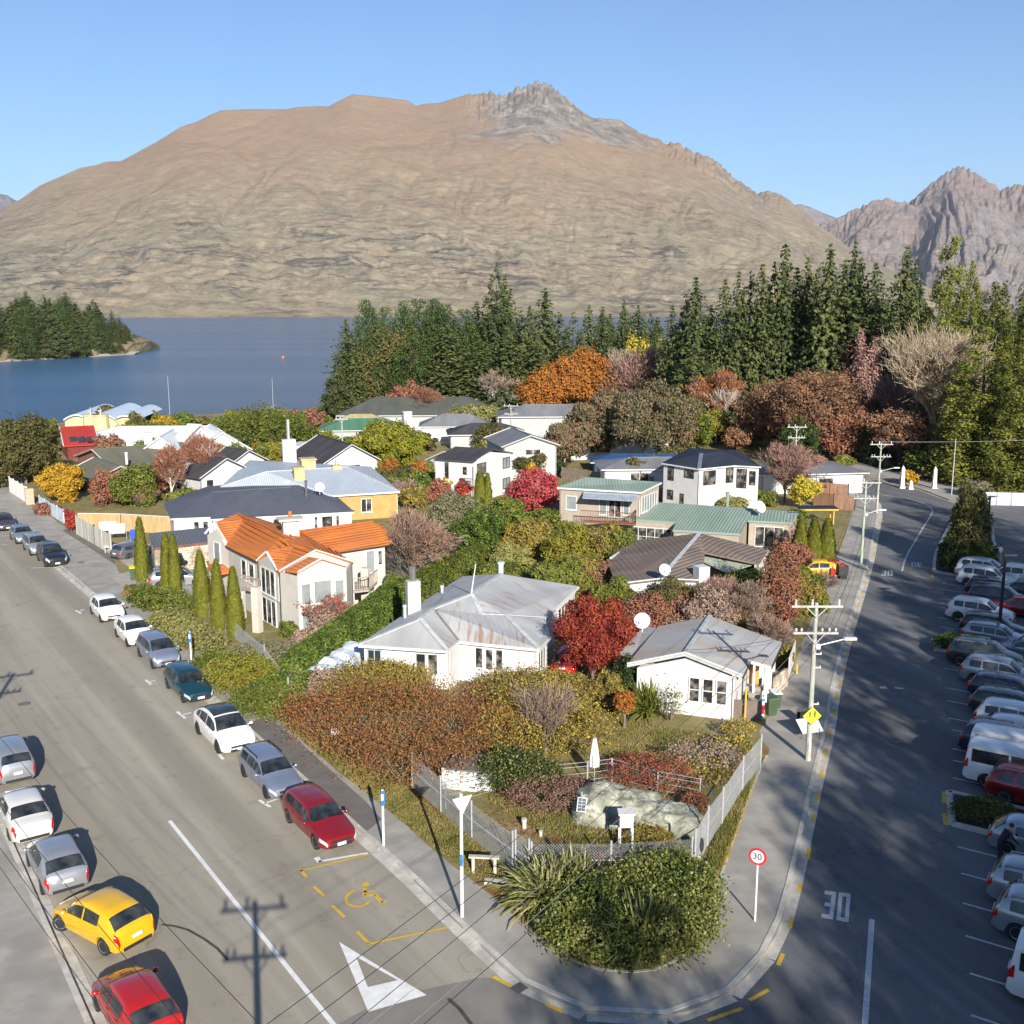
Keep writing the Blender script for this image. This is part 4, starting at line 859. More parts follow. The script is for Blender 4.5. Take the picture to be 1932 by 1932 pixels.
roof_planes([[P(530,899,4.2),P(548,898,4.2),P(552,907,3.95),P(535,908,3.95)]], mat('skylight', (.6,.65,.68), rough=.1), Eh, 'skylight', .2)
dish(Eh, 603, 920, 4.2, .5)
# generic house maker for the rest of the block --------------------------------------------------
def gable_house(name, label, rx, ry, ax, ay, half, e, r_, rm, wm, front='a', wins=(), z0=0, over=.4, trimm=trim_w, ends=True, chim=None, winb=(), gl=wglass, frm=None):
    """ridge from photo point (rx,ry) to (ax,ay) at height r_; half = half width in metres"""
    a, b = P(rx, ry, r_), P(ax, ay, r_); d = (b-a); d.z = 0; d.normalize(); n_ = Vector((-d.y, d.x, 0)); c = (a+b)/2
    t = thing(name, label, 'house', (c.x, c.y, 0)); dz = Vector((0,0,e-r_))
    al, ar, bl, br = a+n_*half+dz, a-n_*half+dz, b+n_*half+dz, b-n_*half+dz
    roof_planes([[a,b,bl,al],[a,b,br,ar]], rm, t, th=.14); ridge(t, [a,b], rm, .22)
    ridge(t, [al,a,ar], trimm, .12, 'bargeboard'); ridge(t, [bl,b,br], trimm, .12, 'bargeboard')
    i = half-over; A_, B_ = a+d*over, b-d*over
    ft = [(B_-n_*i)[:2], (B_+n_*i)[:2], (A_+n_*i)[:2], (A_-n_*i)[:2]]; zt = e+(r_-e)*over/half-.1
    ft = [tuple(v) for v in ft]; walls(t, ft, [[(0,zt),(.5,r_-.15),(1,zt)], zt, [(0,zt),(.5,r_-.15),(1,zt)], zt], wm)
    for side_, s0_, s1_, z0_, z1_, c_ in wins:
        q = along(ft[side_], ft[(side_+1) % 4], s0_, s1_); window(t, q[0], q[1], z0_, z1_, cols=c_, fr=frm or trim_w, gl=gl, sill=False)
    return t, ft, (a, b, d, n_)
def hip_house(label, x, y, yaw, L, Wd, e, r_, rm, wm, wins=(), name='bungalow', frm=None, gut=None, anchor='eave', flat=False):
    """(x,y) = photo point of the nearest wall corner at the ground"""
    c = P(x, y); t = thing(name, label, 'house', (c.x, c.y, 0), 0); d = Vector((math.cos(yaw), math.sin(yaw), 0)); n_ = Vector((-d.y, d.x, 0)); o = .45
    q = [c, c+d*L, c+d*L+n_*Wd, c+n_*Wd]; E_ = [c-d*o-n_*o, c+d*(L+o)-n_*o, c+d*(L+o)+n_*(Wd+o), c-d*o+n_*(Wd+o)]; E_ = [v+Vector((0,0,e)) for v in E_]
    h = min(L, Wd)/2
    if L >= Wd: r0, r1 = c+d*h+n_*Wd/2, c+d*(L-h)+n_*Wd/2
    else: r0, r1 = c+d*L/2+n_*h, c+d*L/2+n_*(Wd-h)
    r0 = r0+Vector((0,0,r_)); r1 = r1+Vector((0,0,r_))
    fs = [[E_[0],E_[1],r1,r0],[E_[1],E_[2],r1],[E_[2],E_[3],r0,r1],[E_[3],E_[0],r0]] if L >= Wd else [[E_[0],E_[1],r0],[E_[1],E_[2],r1,r0],[E_[2],E_[3],r1],[E_[3],E_[0],r0,r1]]
    roof_planes(fs, rm, t); gutters(t, E_+[E_[0]], gut or trim_w, .1, .12); ridge(t, [r0, r1], rm, .2)
    ft = [tuple(v[:2]) for v in q]; walls(t, ft, [e-.08]*4, wm)
    for s_, s0_, s1_, z0_, z1_, c_ in wins:
        w = along(ft[s_], ft[(s_+1) % 4], s0_, s1_); window(t, w[0], w[1], z0_, z1_, cols=c_, fr=frm or trim_w, sill=False)
    return t, ft
dk = roofmat('charcoal_tile_roof', (.045,.045,.050), (.072,.072,.078), course=.35, rough=.85, spec=.1); nv = roofmat('navy_roof', (.022,.028,.045), (.032,.04,.06), rib=.3, rough=.7, spec=.15)
grn = roofmat('sage_green_roof', (.20,.27,.22), (.26,.33,.28), rib=.3, rough=.7, spec=.2); brn = roofmat('brown_shingle_roof', (.135,.105,.088), (.20,.16,.135), course=.4, rough=.9, col3=(.17,.15,.14), spec=.1)
olv = roofmat('olive_roof', (.12,.12,.088), (.16,.158,.12), course=.4, rough=.9, spec=.1); wht = roofmat('white_roof', (.58,.60,.62), (.68,.70,.71), rib=.4, rough=.6)
redr = roofmat('red_roof', (.30,.028,.02), (.38,.04,.03), rib=.4, rough=.6); midg = roofmat('mid_grey_roof', (.14,.145,.155), (.20,.205,.215), rib=.4, rough=.6)
egr = roofmat('emerald_roof', (.06,.16,.10), (.09,.21,.13), rib=.4, rough=.6); dgr = roofmat('dark_olive_roof', (.06,.065,.055), (.085,.09,.078), course=.4, rough=.9)
# F: white gabled house with charcoal roof and chimney
Fh, ff, (fa, fb_, fdv, fn_) = gable_house('cottage', 'white gabled house with charcoal roof, French window and tall white chimney', 600, 820, 664, 839, 4.0, 2.9, 5.2, dk, white_w, wins=((0,.33,.67,.5,2.6,3),(1,.1,.2,.8,2.2,1),(3,.6,.8,.8,2.2,1)))
chimney(Fh, 546, 872, 2.5, 1.7, 3.0, white_w, d=1.2, pot=(2.6,.22,metal_l))
p = P(560,880); MB().box((p.x+1.5,p.y+3,1.4),(6.5,5,2.8),-.35).build('wing', white_w, Fh, world=True)
roof_planes([[P(553,853,2.9),P(607,866,2.9),P(617,855,3.6),P(575,842,3.6)]], dk, Fh, 'wing_roof')
balcony(Fh, [tuple(P(535,905)[:2]), tuple(P(600,905)[:2])], .6, .9, m=dark_trim, deck=False)
# G: white-gabled dark roof among the birches
Gh, gf, _ = gable_house('cottage', 'white gabled house with dark roof behind the bare birches', 330, 850, 428, 865, 3.9, 2.6, 4.6, dk, white_w, wins=((0,.1,.25,.6,2.3,1),(3,.5,.6,.8,2.2,1)))
G2, _, _ = gable_house('cottage', 'dark slate-roofed cottage between the birches and the white chimney', 425, 843, 470, 850, 3.0, 2.4, 4.0, dk, white_w, wins=((0,.2,.4,.8,2.0,1),))
# H: pale modern gables
for k, (x0,y0,x1,y1,hw,zz,lab) in enumerate(((300,825,327,806,3.6,5.4,'left-hand white gable of the pale lakeside house'), (355,800,378,797,5.2,6.2,'tallest white gable of the pale lakeside house'), (396,800,420,812,4.0,5.2,'right-hand white gable with a small porch beside the lake'))):
    gable_house('lakeside_house', lab, x0, y0, x1, y1+4, hw, zz-2.6, zz, wht, white_w, wins=((0,.3,.5,.8,2.4,1),(3,.3,.6,.8,2.2,2)))
# I: olive roof
Ih, _, _ = gable_house('bungalow', 'long low house with olive-green tiled roof behind the round golden tree', 172, 848, 345, 834, 7.5, 2.5, 4.2, olv, mat('red_brick_wall', (.22,.10,.07)), wins=((3,.3,.36,1,2.2,1),(3,.5,.56,1,2.2,1)))
flue(Ih, 239, 870, 3.5, 1.0, .16, trim_w)
I2, _, _ = gable_house('bungalow', 'small olive-roofed wing with white gable beside the big dark evergreen', 178, 862, 228, 880, 3.2, 2.2, 3.6, olv, MATS['red_brick_wall'], wins=((0,.3,.6,.8,1.9,1),))
Jh, _ = hip_house('single-storey house with white-blue iron roof and two small white chimneys', 134, 862, .05, 25, 11, 2.5, 4.0, wht, white_w)
chimney(Jh, 245, 842, 3.2, .9, 1.8, white_w); chimney(Jh, 324, 843, 3.2, .9, 1.4, white_w) if False else chimney(Jh, 280, 838, 3.2, 1.1, 1.6, white_w)
Kh, _, _ = gable_house('red_roofed_building', 'red-roofed building with solar panels by the lake shore', 112, 806, 178, 803, 6, 2.2, 4.4, redr, mat('dark_red_wall', (.14,.02,.015)))
roof_planes([[P(176+j*14,831,2.9),P(188+j*14,830.5,2.9),P(187+j*14,824,3.5),P(175+j*14,824.5,3.5)] for j in range(0)]+[[P(132+j*16,833,2.7),P(146+j*16,832,2.7),P(144+j*16,823,3.4),P(130+j*16,824,3.4)] for j in range(3)], mat('solar_panel', (.03,.03,.04), rough=.15), Kh, 'solar_panel', .1)
# L: curved-roof lakeside hall with pale yellow towers
Lh = house('hall', 'lakeside hall with curved pale blue roofs and twin cream towers', 'hall', 180, 815)
cream_t = mat('cream_yellow_wall', (.46,.39,.20), col2=(.53,.46,.26)); pblue = mat('pale_blue_sheet', (.42,.50,.60), rough=.5, var=.06)
for x0, x1, yy, zz in ((124,172,815,2.4),(172,222,818,2.8),(215,262,817,2.4)):
    a, b = P(x0,yy), P(x1,yy); n_ = 8; mb = MB(); w_ = MB()
    prof = [(a.lerp(b, i/n_), zz+.9*math.sin(math.pi*i/n_)) for i in range(n_+1)]
    for (p0_, z0_), (p1_, z1_) in zip(prof[:-1], prof[1:]):
        mb.add([(p0_.x,p0_.y-.6,z0_),(p1_.x,p1_.y-.6,z1_),(p1_.x,p1_.y+14,z1_+.6),(p0_.x,p0_.y+14,z0_+.6)], [(0,1,2,3)]); mb.add([(p0_.x,p0_.y-.6,z0_-.3),(p1_.x,p1_.y-.6,z1_-.3),(p1_.x,p1_.y-.6,z1_),(p0_.x,p0_.y-.6,z0_)], [(0,1,2,3)])
        w_.add([(p0_.x,p0_.y,0),(p1_.x,p1_.y,0),(p1_.x,p1_.y,z1_-.2),(p0_.x,p0_.y,z0_-.2)], [(0,1,2,3)])
    mb.build('roof', pblue, Lh, world=True); w_.build('wall', cream_t, Lh, world=True)
for x, lab in ((172.5,0),(191.5,0)):
    p = P(x, 806, 3); mb = MB(); mb.lathe([(1.45,0),(1.2,4.4),(1.35,4.45),(1.35,4.6)], (p.x,p.y,.5), 12); t_ = mb.build('tower', cream_t, Lh, world=True, smooth=False)
    MB_child(t_, Lh, lambda q: (q.tube((p.x,p.y,5.0),(p.x,p.y,5.6),.2), q.box((p.x,p.y,5.7),(.6,.6,.25)), q.tube((p.x,p.y,5.8),(p.x,p.y,6.3),.06)), 'vent', metal_l)
# M: white two-storey house with charcoal roof in the middle
M_ = house('house', 'white two-storey house with charcoal roof and four windows in its gable wall', 'house', 900, 900)
e = 5.0; m1,m2,m3,m4 = P(818,866,e),P(892,871,e),P(968,854,e),P(931,845,e+.7); 
gd = (m4-m2); m5 = m1+(P(931,845,e+.7)-m2)
A1, A2, A3 = m2, P(931,846.5,e+.85), m3; back = (m1-m2)
roof_planes([[A1,A2,A2+back,A1+back],[A2,A3,A3+back,A2+back]], slate if False else dk, M_, th=.18)
fm = [ins(A1+back,A3,.02), ins(A1,A3+back,.02), ins(A3,A1+back,.02), ins(A3+back,A1,.02)]
walls(M_, fm, [e-.1,[(0,e-.1),(.45,e+.65),(1,e-.1)],e-.1,e-.1], white_w)
for s0_, s1_, z0_, z1_ in ((.10,.32,3.2,4.6),(.14,.34,.5,2.0),(.76,.95,3.3,4.6),(.76,.95,.8,2.1)): q = along(fm[1], fm[2], s0_, s1_); window(M_, q[0], q[1], z0_, z1_, cols=2, fr=dark_trim, gl=wglass if s0_ < .5 else cglass, sill=False)
for s0_, s1_, z0_, z1_ in ((.26,.36,2.8,4.7),(.74,.84,3.4,4.3)): q = along(fm[0], fm[1], s0_, s1_); window(M_, q[0], q[1], z0_, z1_, cols=1, fr=dark_trim, sill=False)
balcony(M_, [tuple((Vector((*along(fm[0],fm[1],.7,1)[0],0))+Vector((0,-.9,0)))[:2]), tuple((Vector((*fm[1],0))+Vector((0,-.9,0)))[:2])], 2.2, .9, m=dark_trim)
# N: pale grey house with two gables
gable_house('house', 'upper block of the pale grey two-storey house below the orange tree', 965, 806, 1002, 822, 4.0, 4.6, 6.0, midg, grey_w, wins=((0,.4,.7,3.4,4.2,2),(3,.2,.5,2,3,2)))
gable_house('house', 'lower front gable of the pale grey house with a white window', 1000, 846, 980, 858, 2.8, 2.3, 3.4, midg, grey_w, wins=((0,.15,.4,.8,2.0,3),))
hip_house('long grey-roofed house behind the pale grey gables with a roof window', 945, 838, .05, 17, 8, 4.6, 6.2, midg, grey_w)
# O: beige two-storey with sage roof
O_ = house('house', 'beige two-storey house with sage-green roof, balcony and long low wing', 'house', 1150, 970)
e = 5.2; o1,o2,o3,o4 = P(1051,919,e),P(1210,928,e),P(1248,909.5,e+.2),P(1105,900,e+.5)
roof_planes([[o1,o2,o3,o4]], grn, O_, th=.22); gutters(O_, [o1,o2,o3]); fo = [ins(v, P(1150,912,e), .05) for v in (o1,o2,o3,o4)]; walls(O_, fo, [e-.15]*4, beige_w)
def wo(i, s0, s1, z0, z1, **k): q = along(fo[i], fo[(i+1) % 4], s0, s1); return window(O_, q[0], q[1], z0, z1, **k)
wo(0,.08,.22,3.0,4.4,cols=1,gl=cglass); wo(0,.50,.60,2.7,4.6,cols=1,gl=cglass); wo(0,.62,.78,2.5,4.6,cols=2); wo(0,.80,.88,2.8,4.6,cols=1,gl=cglass); wo(1,.1,.9,3.0,4.6,cols=6,gl=cglass)
redwood = mat('red_brown_balcony', (.17,.07,.05), scale=3)
balcony(O_, [tuple(P(1095,985,2.4)[:2]) if 0 else tuple((Vector((*along(fo[0],fo[1],.28,.3)[0],0))+Vector((-.2,-2.0,0)))[:2]), tuple((Vector((*along(fo[0],fo[1],.93,.95)[0],0))+Vector((0,-2.0,0)))[:2]), tuple(along(fo[0],fo[1],.96,1)[0])], 2.4, 1.0, m=redwood)
aw = [Vector((*along(fo[0],fo[1],.30,1)[0],4.95))+Vector((0,-.3,0)), Vector((*along(fo[0],fo[1],.97,1)[0],4.95))+Vector((0,-.3,0))]; dv = Vector((-.2,-1.5,-.4))
roof_planes([[aw[0],aw[1],aw[1]+dv,aw[0]+dv]], mat('clear_sheet', (.30,.34,.38), rough=.1), O_, 'awning', .05)
MB().box((P(1110,975).x, P(1110,975).y+1.2, 1.1), (12,2.5,2.2), -.12).build('porch', beige_w, O_, world=True)
e = 2.7; l1,l2,l3,l4,l5,l6 = P(1234,947,e+.6),P(1420,959,e+.6),P(1397,1007,e-.2),P(1269,999.5,e-.2),P(1275,985,e),P(1179,978,e)
roof_planes([[l1,l2,l3,l4,l5,l6]], grn, O_, 'wing_roof', .2); n1,n2,n3,n4 = P(1411,982,e),P(1421,960,e+.4),P(1507,965,e+.4),P(1494,986,e)
roof_planes([[n1,n2,n3,n4]], grn, O_, 'wing_roof', .18)
cl_ = P(1330,985,e); fw = [ins(v, cl_, .04) for v in (l6,l5,l4,l3,l2,l1)]; walls(O_, fw, [e-.2,e-.3,e-.4,e-.3,e+.3,e+.3], beige_w)
fn = [ins(v, P(1450,975,e), .06) for v in (n1,n4,n3,n2)]; walls(O_, fn, [e-.15,e,e+.2,e], beige_w)
q = along(fn[0], fn[1], .15, .85); window(O_, q[0], q[1], .2, 2.2, cols=3, sill=False); q = along(fw[0], fw[1], .05, .9); window(O_, q[0], q[1], .2, 2.0, cols=5, rows=2, sill=False)
q = along(fw[2], fw[3], .05, .3); window(O_, q[0], q[1], .3, 2.0, cols=2, sill=False); dish(O_, 1433, 957, e+1.1, .6, .6); flue(O_, 1372, 955, e, 1.3, .17, mat('sage_pipe', (.20,.26,.21)))
# P: white two-storey with navy roof
P_ = house('house', 'white two-storey house with navy roof beyond the brown paling fence', 'house', 1330, 905)
e = 5.0; r_ = 6.2
h1,h2,h3,h4,h5,h6,h7 = P(1249,873,e),P(1319,884,e),P(1386,877.5,e),P(1436,880,e),P(1361,851,r_),P(1323,856,r_-.2),P(1400,855,e)
roof_planes([[h1,h2,h6],[h2,h3,h4,h5,h6],[h4,h5,P(1395,850,e)],[h1,h6,h5,P(1395,850,e),P(1300,845,e)]], nv, P_); gutters(P_, [h1,h2,h3,h4]); ridge(P_, [h2,h6], mat('pale_hip', (.12,.14,.2)), .45)
fp = [ins(v, P(1330,862,e), .04) for v in (h1,h2,h3,h4,P(1400,850,e),P(1300,845,e))]; walls(P_, fp, [e-.1]*6, white_w)
def wp_(i, s0, s1, z0, z1, c=2): q = along(fp[i], fp[i+1], s0, s1); window(P_, q[0], q[1], z0, z1, cols=c, fr=dark_trim, gl=wglass, sill=False)
wp_(0,.14,.30,3.1,4.7); wp_(0,.60,.86,3.7,4.6); wp_(0,.14,.30,.9,2.0); wp_(0,.5,.6,.4,1.8,1); wp_(1,.12,.48,3.0,4.6); wp_(1,.78,1,3.0,4.7,2); wp_(2,.15,.55,2.4,4.6,3); wp_(2,.65,.9,2.8,4.4,1)
hip_house('low white wing with dark roof glimpsed behind the big gum tree', 1140, 925, .05, 16, 7, 2.7, 3.6, midg, white_w, wins=((0,.2,.35,1,2.2,2),(0,.6,.8,1,2.2,2)))
hip_house('white-walled bungalow with a low dark roof right of the navy-roofed house', 1437, 935, .15, 13, 9, 2.6, 3.2, midg, white_w, wins=((0,.2,.35,1,2,1),(0,.55,.7,1,2,1)))
# Q: brown-roofed house
Q = house('bungalow', 'white bungalow with large brown shingle roof and skylit lean-to', 'house', 1290, 1120)
e, r_ = 2.6, 4.1
k1,k2,k3,k4,k5,k6,k7,k8 = P(1320,1006,r_),P(1189,1020,3.0),P(1144,1056,e),P(1163,1102,e),P(1245,1092,2.9),P(1433,1064,e),P(1450,1037,e),P(1324,1095,e)
roof_planes([[k1,k2,k3,k4,k5],[k1,k5,k8,P(1330,1042,3.3)],[k1,P(1330,1042,3.3),k6,k7]], brn, Q); ridge(Q, [k1,k5], cap, .3); ridge(Q, [k4,k5,k8+Vector((0,0,0))], trim_w, .12, 'bargeboard')
roof_planes([[P(1328,1043,3.0),P(1425,1064,2.4),P(1370,1080,2.3),P(1318,1056,2.6)]], mat('fibreglass_sheet', (.30,.35,.28), col2=(.42,.46,.38), rough=.3), Q, 'leanto_roof', .06)
fq = [ins(v, P(1300,1050,e), .04) for v in (k3,k4,k5,k8,k6,k7,k1,k2)]; walls(Q, fq, [e-.1,[(0,e-.1),(1,2.75)],[(0,2.75),(1,e-.1)],2.2,e-.1,e-.1,2.8,2.8], white_w, skip=(3,))
q = along(fq[1], fq[2], .05, .3); window(Q, q[0], q[1], .5, 2.2, cols=2, fr=mat('red_frame', (.25,.06,.03))); dish(Q, 1253, 1076, 3.7, .45); chimney(Q, 1323, 1090, 2.7, .9, .9, white_w)
gutters(Q, [k6,k7], trim_w)
# R: roofs below the lakeside trees
hip_house('low house with emerald green roof beside the dome-shaped yellow-green tree', 604, 838, .1, 14, 8, 2.3, 3.8, egr, grey_w)
Rh, _ = hip_house('wide dark-roofed house with a white chimney under the bare trees', 640, 812, .02, 30, 12, 2.8, 5.6, dgr, grey_w); chimney(Rh, 768, 802, 4.0, 1.3, 2.0, white_w, cap=1.1)
hip_house('small tan shed roof at the water side of the town', 632, 800+26, .1, 9, 5, 2.6, 3.8, mat('tan_roof', (.36,.30,.16)), mat('timber_wall', (.25,.14,.08)), name='shed')
hip_house('grey-blue roofed house with roof windows left of the round willow', 795, 832, .05, 12, 7, 2.5, 4.2, midg, white_w)
hip_house('dark ribbed roof house in front of the round willow', 850, 848, .1, 12, 7, 2.4, 3.8, dk, grey_w)
gable_house('house', 'grey-green gabled house just behind the white two-storey house', 870, 846, 838, 852, 3.2, 2.6, 4.0, brn, grey_w, wins=((0,.2,.6,1,2,2),))
hip_house('white house half hidden behind the gum tree crown', 1075, 868, .1, 15, 8, 3.2, 4.2, midg, white_w, wins=((0,.2,.4,1,2.2,2),))
bt = hip_house('low building with bright blue roof edge under the gum tree', 1120, 893, .02, 15, 5, 1.6, 2.3, mat('blue_tarp_roof', (.01,.06,.17)), mat('blue_wall', (.02,.05,.10)), name='shed')
# outbuildings by the villa etc.
sh = house('shed', 'low shed with grey flat roof and white end wall in the corner garden', 'shed', 880, 1440)
s1_,s2_,s3_,s4_ = P(833,1448,1.2),P(927,1458,1.2),P(940,1425,1.35),P(860,1420,1.35); roof_planes([[s1_,s2_,s3_,s4_]], mat('grey_membrane', (.12,.11,.10)), sh, th=.1)
walls(sh, [tuple(v[:2]) for v in (s1_,s2_,s3_,s4_)], [1.12,1.2,1.25,1.2], white_w)

def boards(parent, a, b, z0, z1, m=white_w, step=.30, skipx=()):
    a, b = Vector((*a[:2],0)), Vector((*b[:2],0)); d = (b-a).normalized(); nr = Vector((d.y,-d.x,0)); L = (b-a).length; M = Matrix((d, nr, Vector((0,0,1)))).transposed(); z = z0
    while z < z1:
        segs = [(0, L)]
        for s0_, s1_, zz0, zz1 in skipx:
            if zz0-.2 < z < zz1+.05: segs = [q for sg in segs for q in ((sg[0], min(sg[1], s0_*L-.08)), (max(sg[0], s1_*L+.08), sg[1])) if q[1]-q[0] > .1]
        for u0, u1 in segs: MB().box(a+d*(u0+u1)/2+nr*.012+Vector((0,0,z)), (u1-u0, .03, .035), M=M).build('weatherboard', m, parent, world=True)
        z += step
for i, sk in ((0, ((.60,.87,1.0,2.35),(.03,.2,.1,2.4))), (2, ((.20,.58,1.0,2.4),)), (1, ()), (3, ((.15,.8,1.0,2.3),))): boards(A, foot[i], foot[(i+1) % 8], .45, 2.55, skipx=sk)
boards(Bh, wa, wb, .45, 2.5, skipx=((.545,.945,.95,2.42),))
for pr, p_ in ((A, w1), (A, w2), (A, w4), (Bh, wa), (Bh, wb), (Cv, f[4]), (Cv, f[7]), (Cv, f[2]), (D, fd[3]), (Eh, fe[2]), (M_, fm[1]), (O_, fo[1]), (P_, fp[1])):
    hh = 2.6 if pr in (A, Bh, D, Eh) else 4.4; MB().tube((p_[0], p_[1]-.08, .1), (p_[0], p_[1]-.08, hh), .045, None, 6).build('downpipe', dark_trim if pr in (Cv, M_) else trim_w, pr, world=True)
# ================================================================== CARS
def paintm(name, c, metal=.0):
    return mat('paint_'+name, c, rough=.28, var=.05, scale=.6, coat=.8, metal=metal, spec=.5)
PAINT = {k: paintm(k, c, mt) for k, c, mt in (('white',(.72,.72,.71),0),('pearl',(.62,.61,.58),.1),('silver',(.36,.38,.41),.55),('silver_blue',(.24,.28,.36),.5),('grey',(.16,.17,.19),.5),('black',(.012,.013,.016),0),('teal',(.008,.05,.07),.3),('navy',(.012,.025,.06),.3),('red',(.22,.008,.014),.2),('bright_red',(.38,.012,.012),.1),('yellow',(.62,.36,.008),0),('plum',(.09,.07,.09),.5),('green_grey',(.03,.05,.05),.4))}
cglassd = mat('car_glass', (.008,.012,.016), rough=.05, col2=(.045,.05,.05), scale=1.4, spec=.8, contrast=(.35,.65), detail=2)
tyre_m = mat('tyre', (.018,.018,.018), rough=.85); rim_m = mat('alloy_rim', (.42,.43,.44), rough=.35, metal=.7, var=.08); blk = mat('black_plastic', (.02,.02,.022), rough=.6)
lampm = mat('headlamp_glass', (.55,.58,.60), rough=.08, var=.15, scale=8, metal=.3); tailm = mat('tail_lamp', (.42,.008,.006), rough=.15, var=.2, scale=8); plate_m = mat('plate_white', (.66,.66,.64), rough=.5); indm = mat('amber_lamp', (.6,.16,.01), rough=.2)
railm = mat('roof_rail', (.35,.36,.38), rough=.4, metal=.6); seat_m = mat('seat_cloth', (.16,.15,.14), rough=.9)
PROF = {
 'hatch': dict(L=3.98, W=1.70, top=[(0,.50),(.015,.66),(.06,.76),(.14,.86),(.24,.95),(.38,1.36),(.44,1.44),(.56,1.49),(.76,1.43),(.86,1.31),(.955,.99),(.985,.88),(1,.52)], belt=[(0,.62),(.24,.88),(.6,.93),(.95,.98),(1,.8)], cab=(.24,.40,.83,.955), sides=((.29,.51),(.53,.73)), wh=(.17,.80)),
 'estate': dict(L=4.45, W=1.70, top=[(0,.48),(.015,.62),(.06,.70),(.16,.80),(.27,.90),(.40,1.30),(.46,1.38),(.60,1.43),(.82,1.40),(.91,1.32),(.97,.94),(.985,.84),(1,.50)], belt=[(0,.60),(.27,.84),(.6,.89),(.95,.93),(1,.76)], cab=(.27,.42,.89,.97), sides=((.32,.50),(.515,.67),(.69,.86)), wh=(.18,.79)),
 'mpv': dict(L=4.3, W=1.70, top=[(0,.55),(.015,.72),(.05,.84),(.12,.94),(.19,1.02),(.36,1.50),(.44,1.57),(.60,1.60),(.84,1.55),(.92,1.44),(.975,1.02),(.99,.92),(1,.55)], belt=[(0,.66),(.2,.94),(.6,.98),(.95,1.02),(1,.8)], cab=(.19,.38,.90,.975), sides=((.26,.49),(.505,.69),(.71,.88)), wh=(.17,.81)),
 'sedan': dict(L=4.65, W=1.75, top=[(0,.48),(.015,.64),(.06,.74),(.16,.86),(.27,.95),(.41,1.36),(.48,1.44),(.60,1.46),(.70,1.42),(.76,1.34),(.87,1.04),(.93,1.02),(.985,.96),(1,.55)], belt=[(0,.62),(.27,.88),(.6,.92),(.87,.97),(.985,.90),(1,.8)], cab=(.27,.43,.74,.875), sides=((.32,.52),(.535,.71)), wh=(.19,.79)),
 'suv': dict(L=4.55, W=1.83, top=[(0,.60),(.015,.82),(.05,.94),(.14,1.04),(.25,1.12),(.38,1.56),(.45,1.65),(.60,1.68),(.84,1.63),(.92,1.50),(.97,1.12),(.985,1.0),(1,.60)], belt=[(0,.74),(.25,1.03),(.6,1.07),(.95,1.12),(1,.9)], cab=(.25,.40,.89,.97), sides=((.30,.51),(.525,.71),(.73,.87)), wh=(.18,.80), wr=.36),
 'coupe_suv': dict(L=4.75, W=1.90, top=[(0,.52),(.015,.68),(.06,.80),(.14,.92),(.22,1.0),(.36,1.48),(.44,1.58),(.56,1.62),(.72,1.54),(.84,1.36),(.95,1.10),(.985,1.0),(1,.60)], belt=[(0,.66),(.22,.94),(.6,1.0),(.92,1.07),(1,.9)], cab=(.22,.39,.80,.945), sides=((.27,.51),(.525,.72),(.735,.83)), wh=(.18,.79), wr=.37),
 'van': dict(L=5.2, W=1.90, top=[(0,.62),(.012,.90),(.03,1.06),(.06,1.18),(.09,1.26),(.19,1.88),(.24,1.97),(.50,2.02),(.92,1.98),(.965,1.92),(.985,1.2),(.992,1.1),(1,.6)], belt=[(0,.8),(.1,1.14),(.6,1.15),(.98,1.15),(1,.9)], cab=(.09,.20,.955,.988), sides=((.15,.30),(.33,.60),(.62,.93)), wh=(.16,.79), wr=.35),
}
def interp(tab, t):
    for (a, za), (b, zb) in zip(tab[:-1], tab[1:]):
        if t <= b: return za+(zb-za)*(t-a)/(b-a)
    return tab[-1][1]
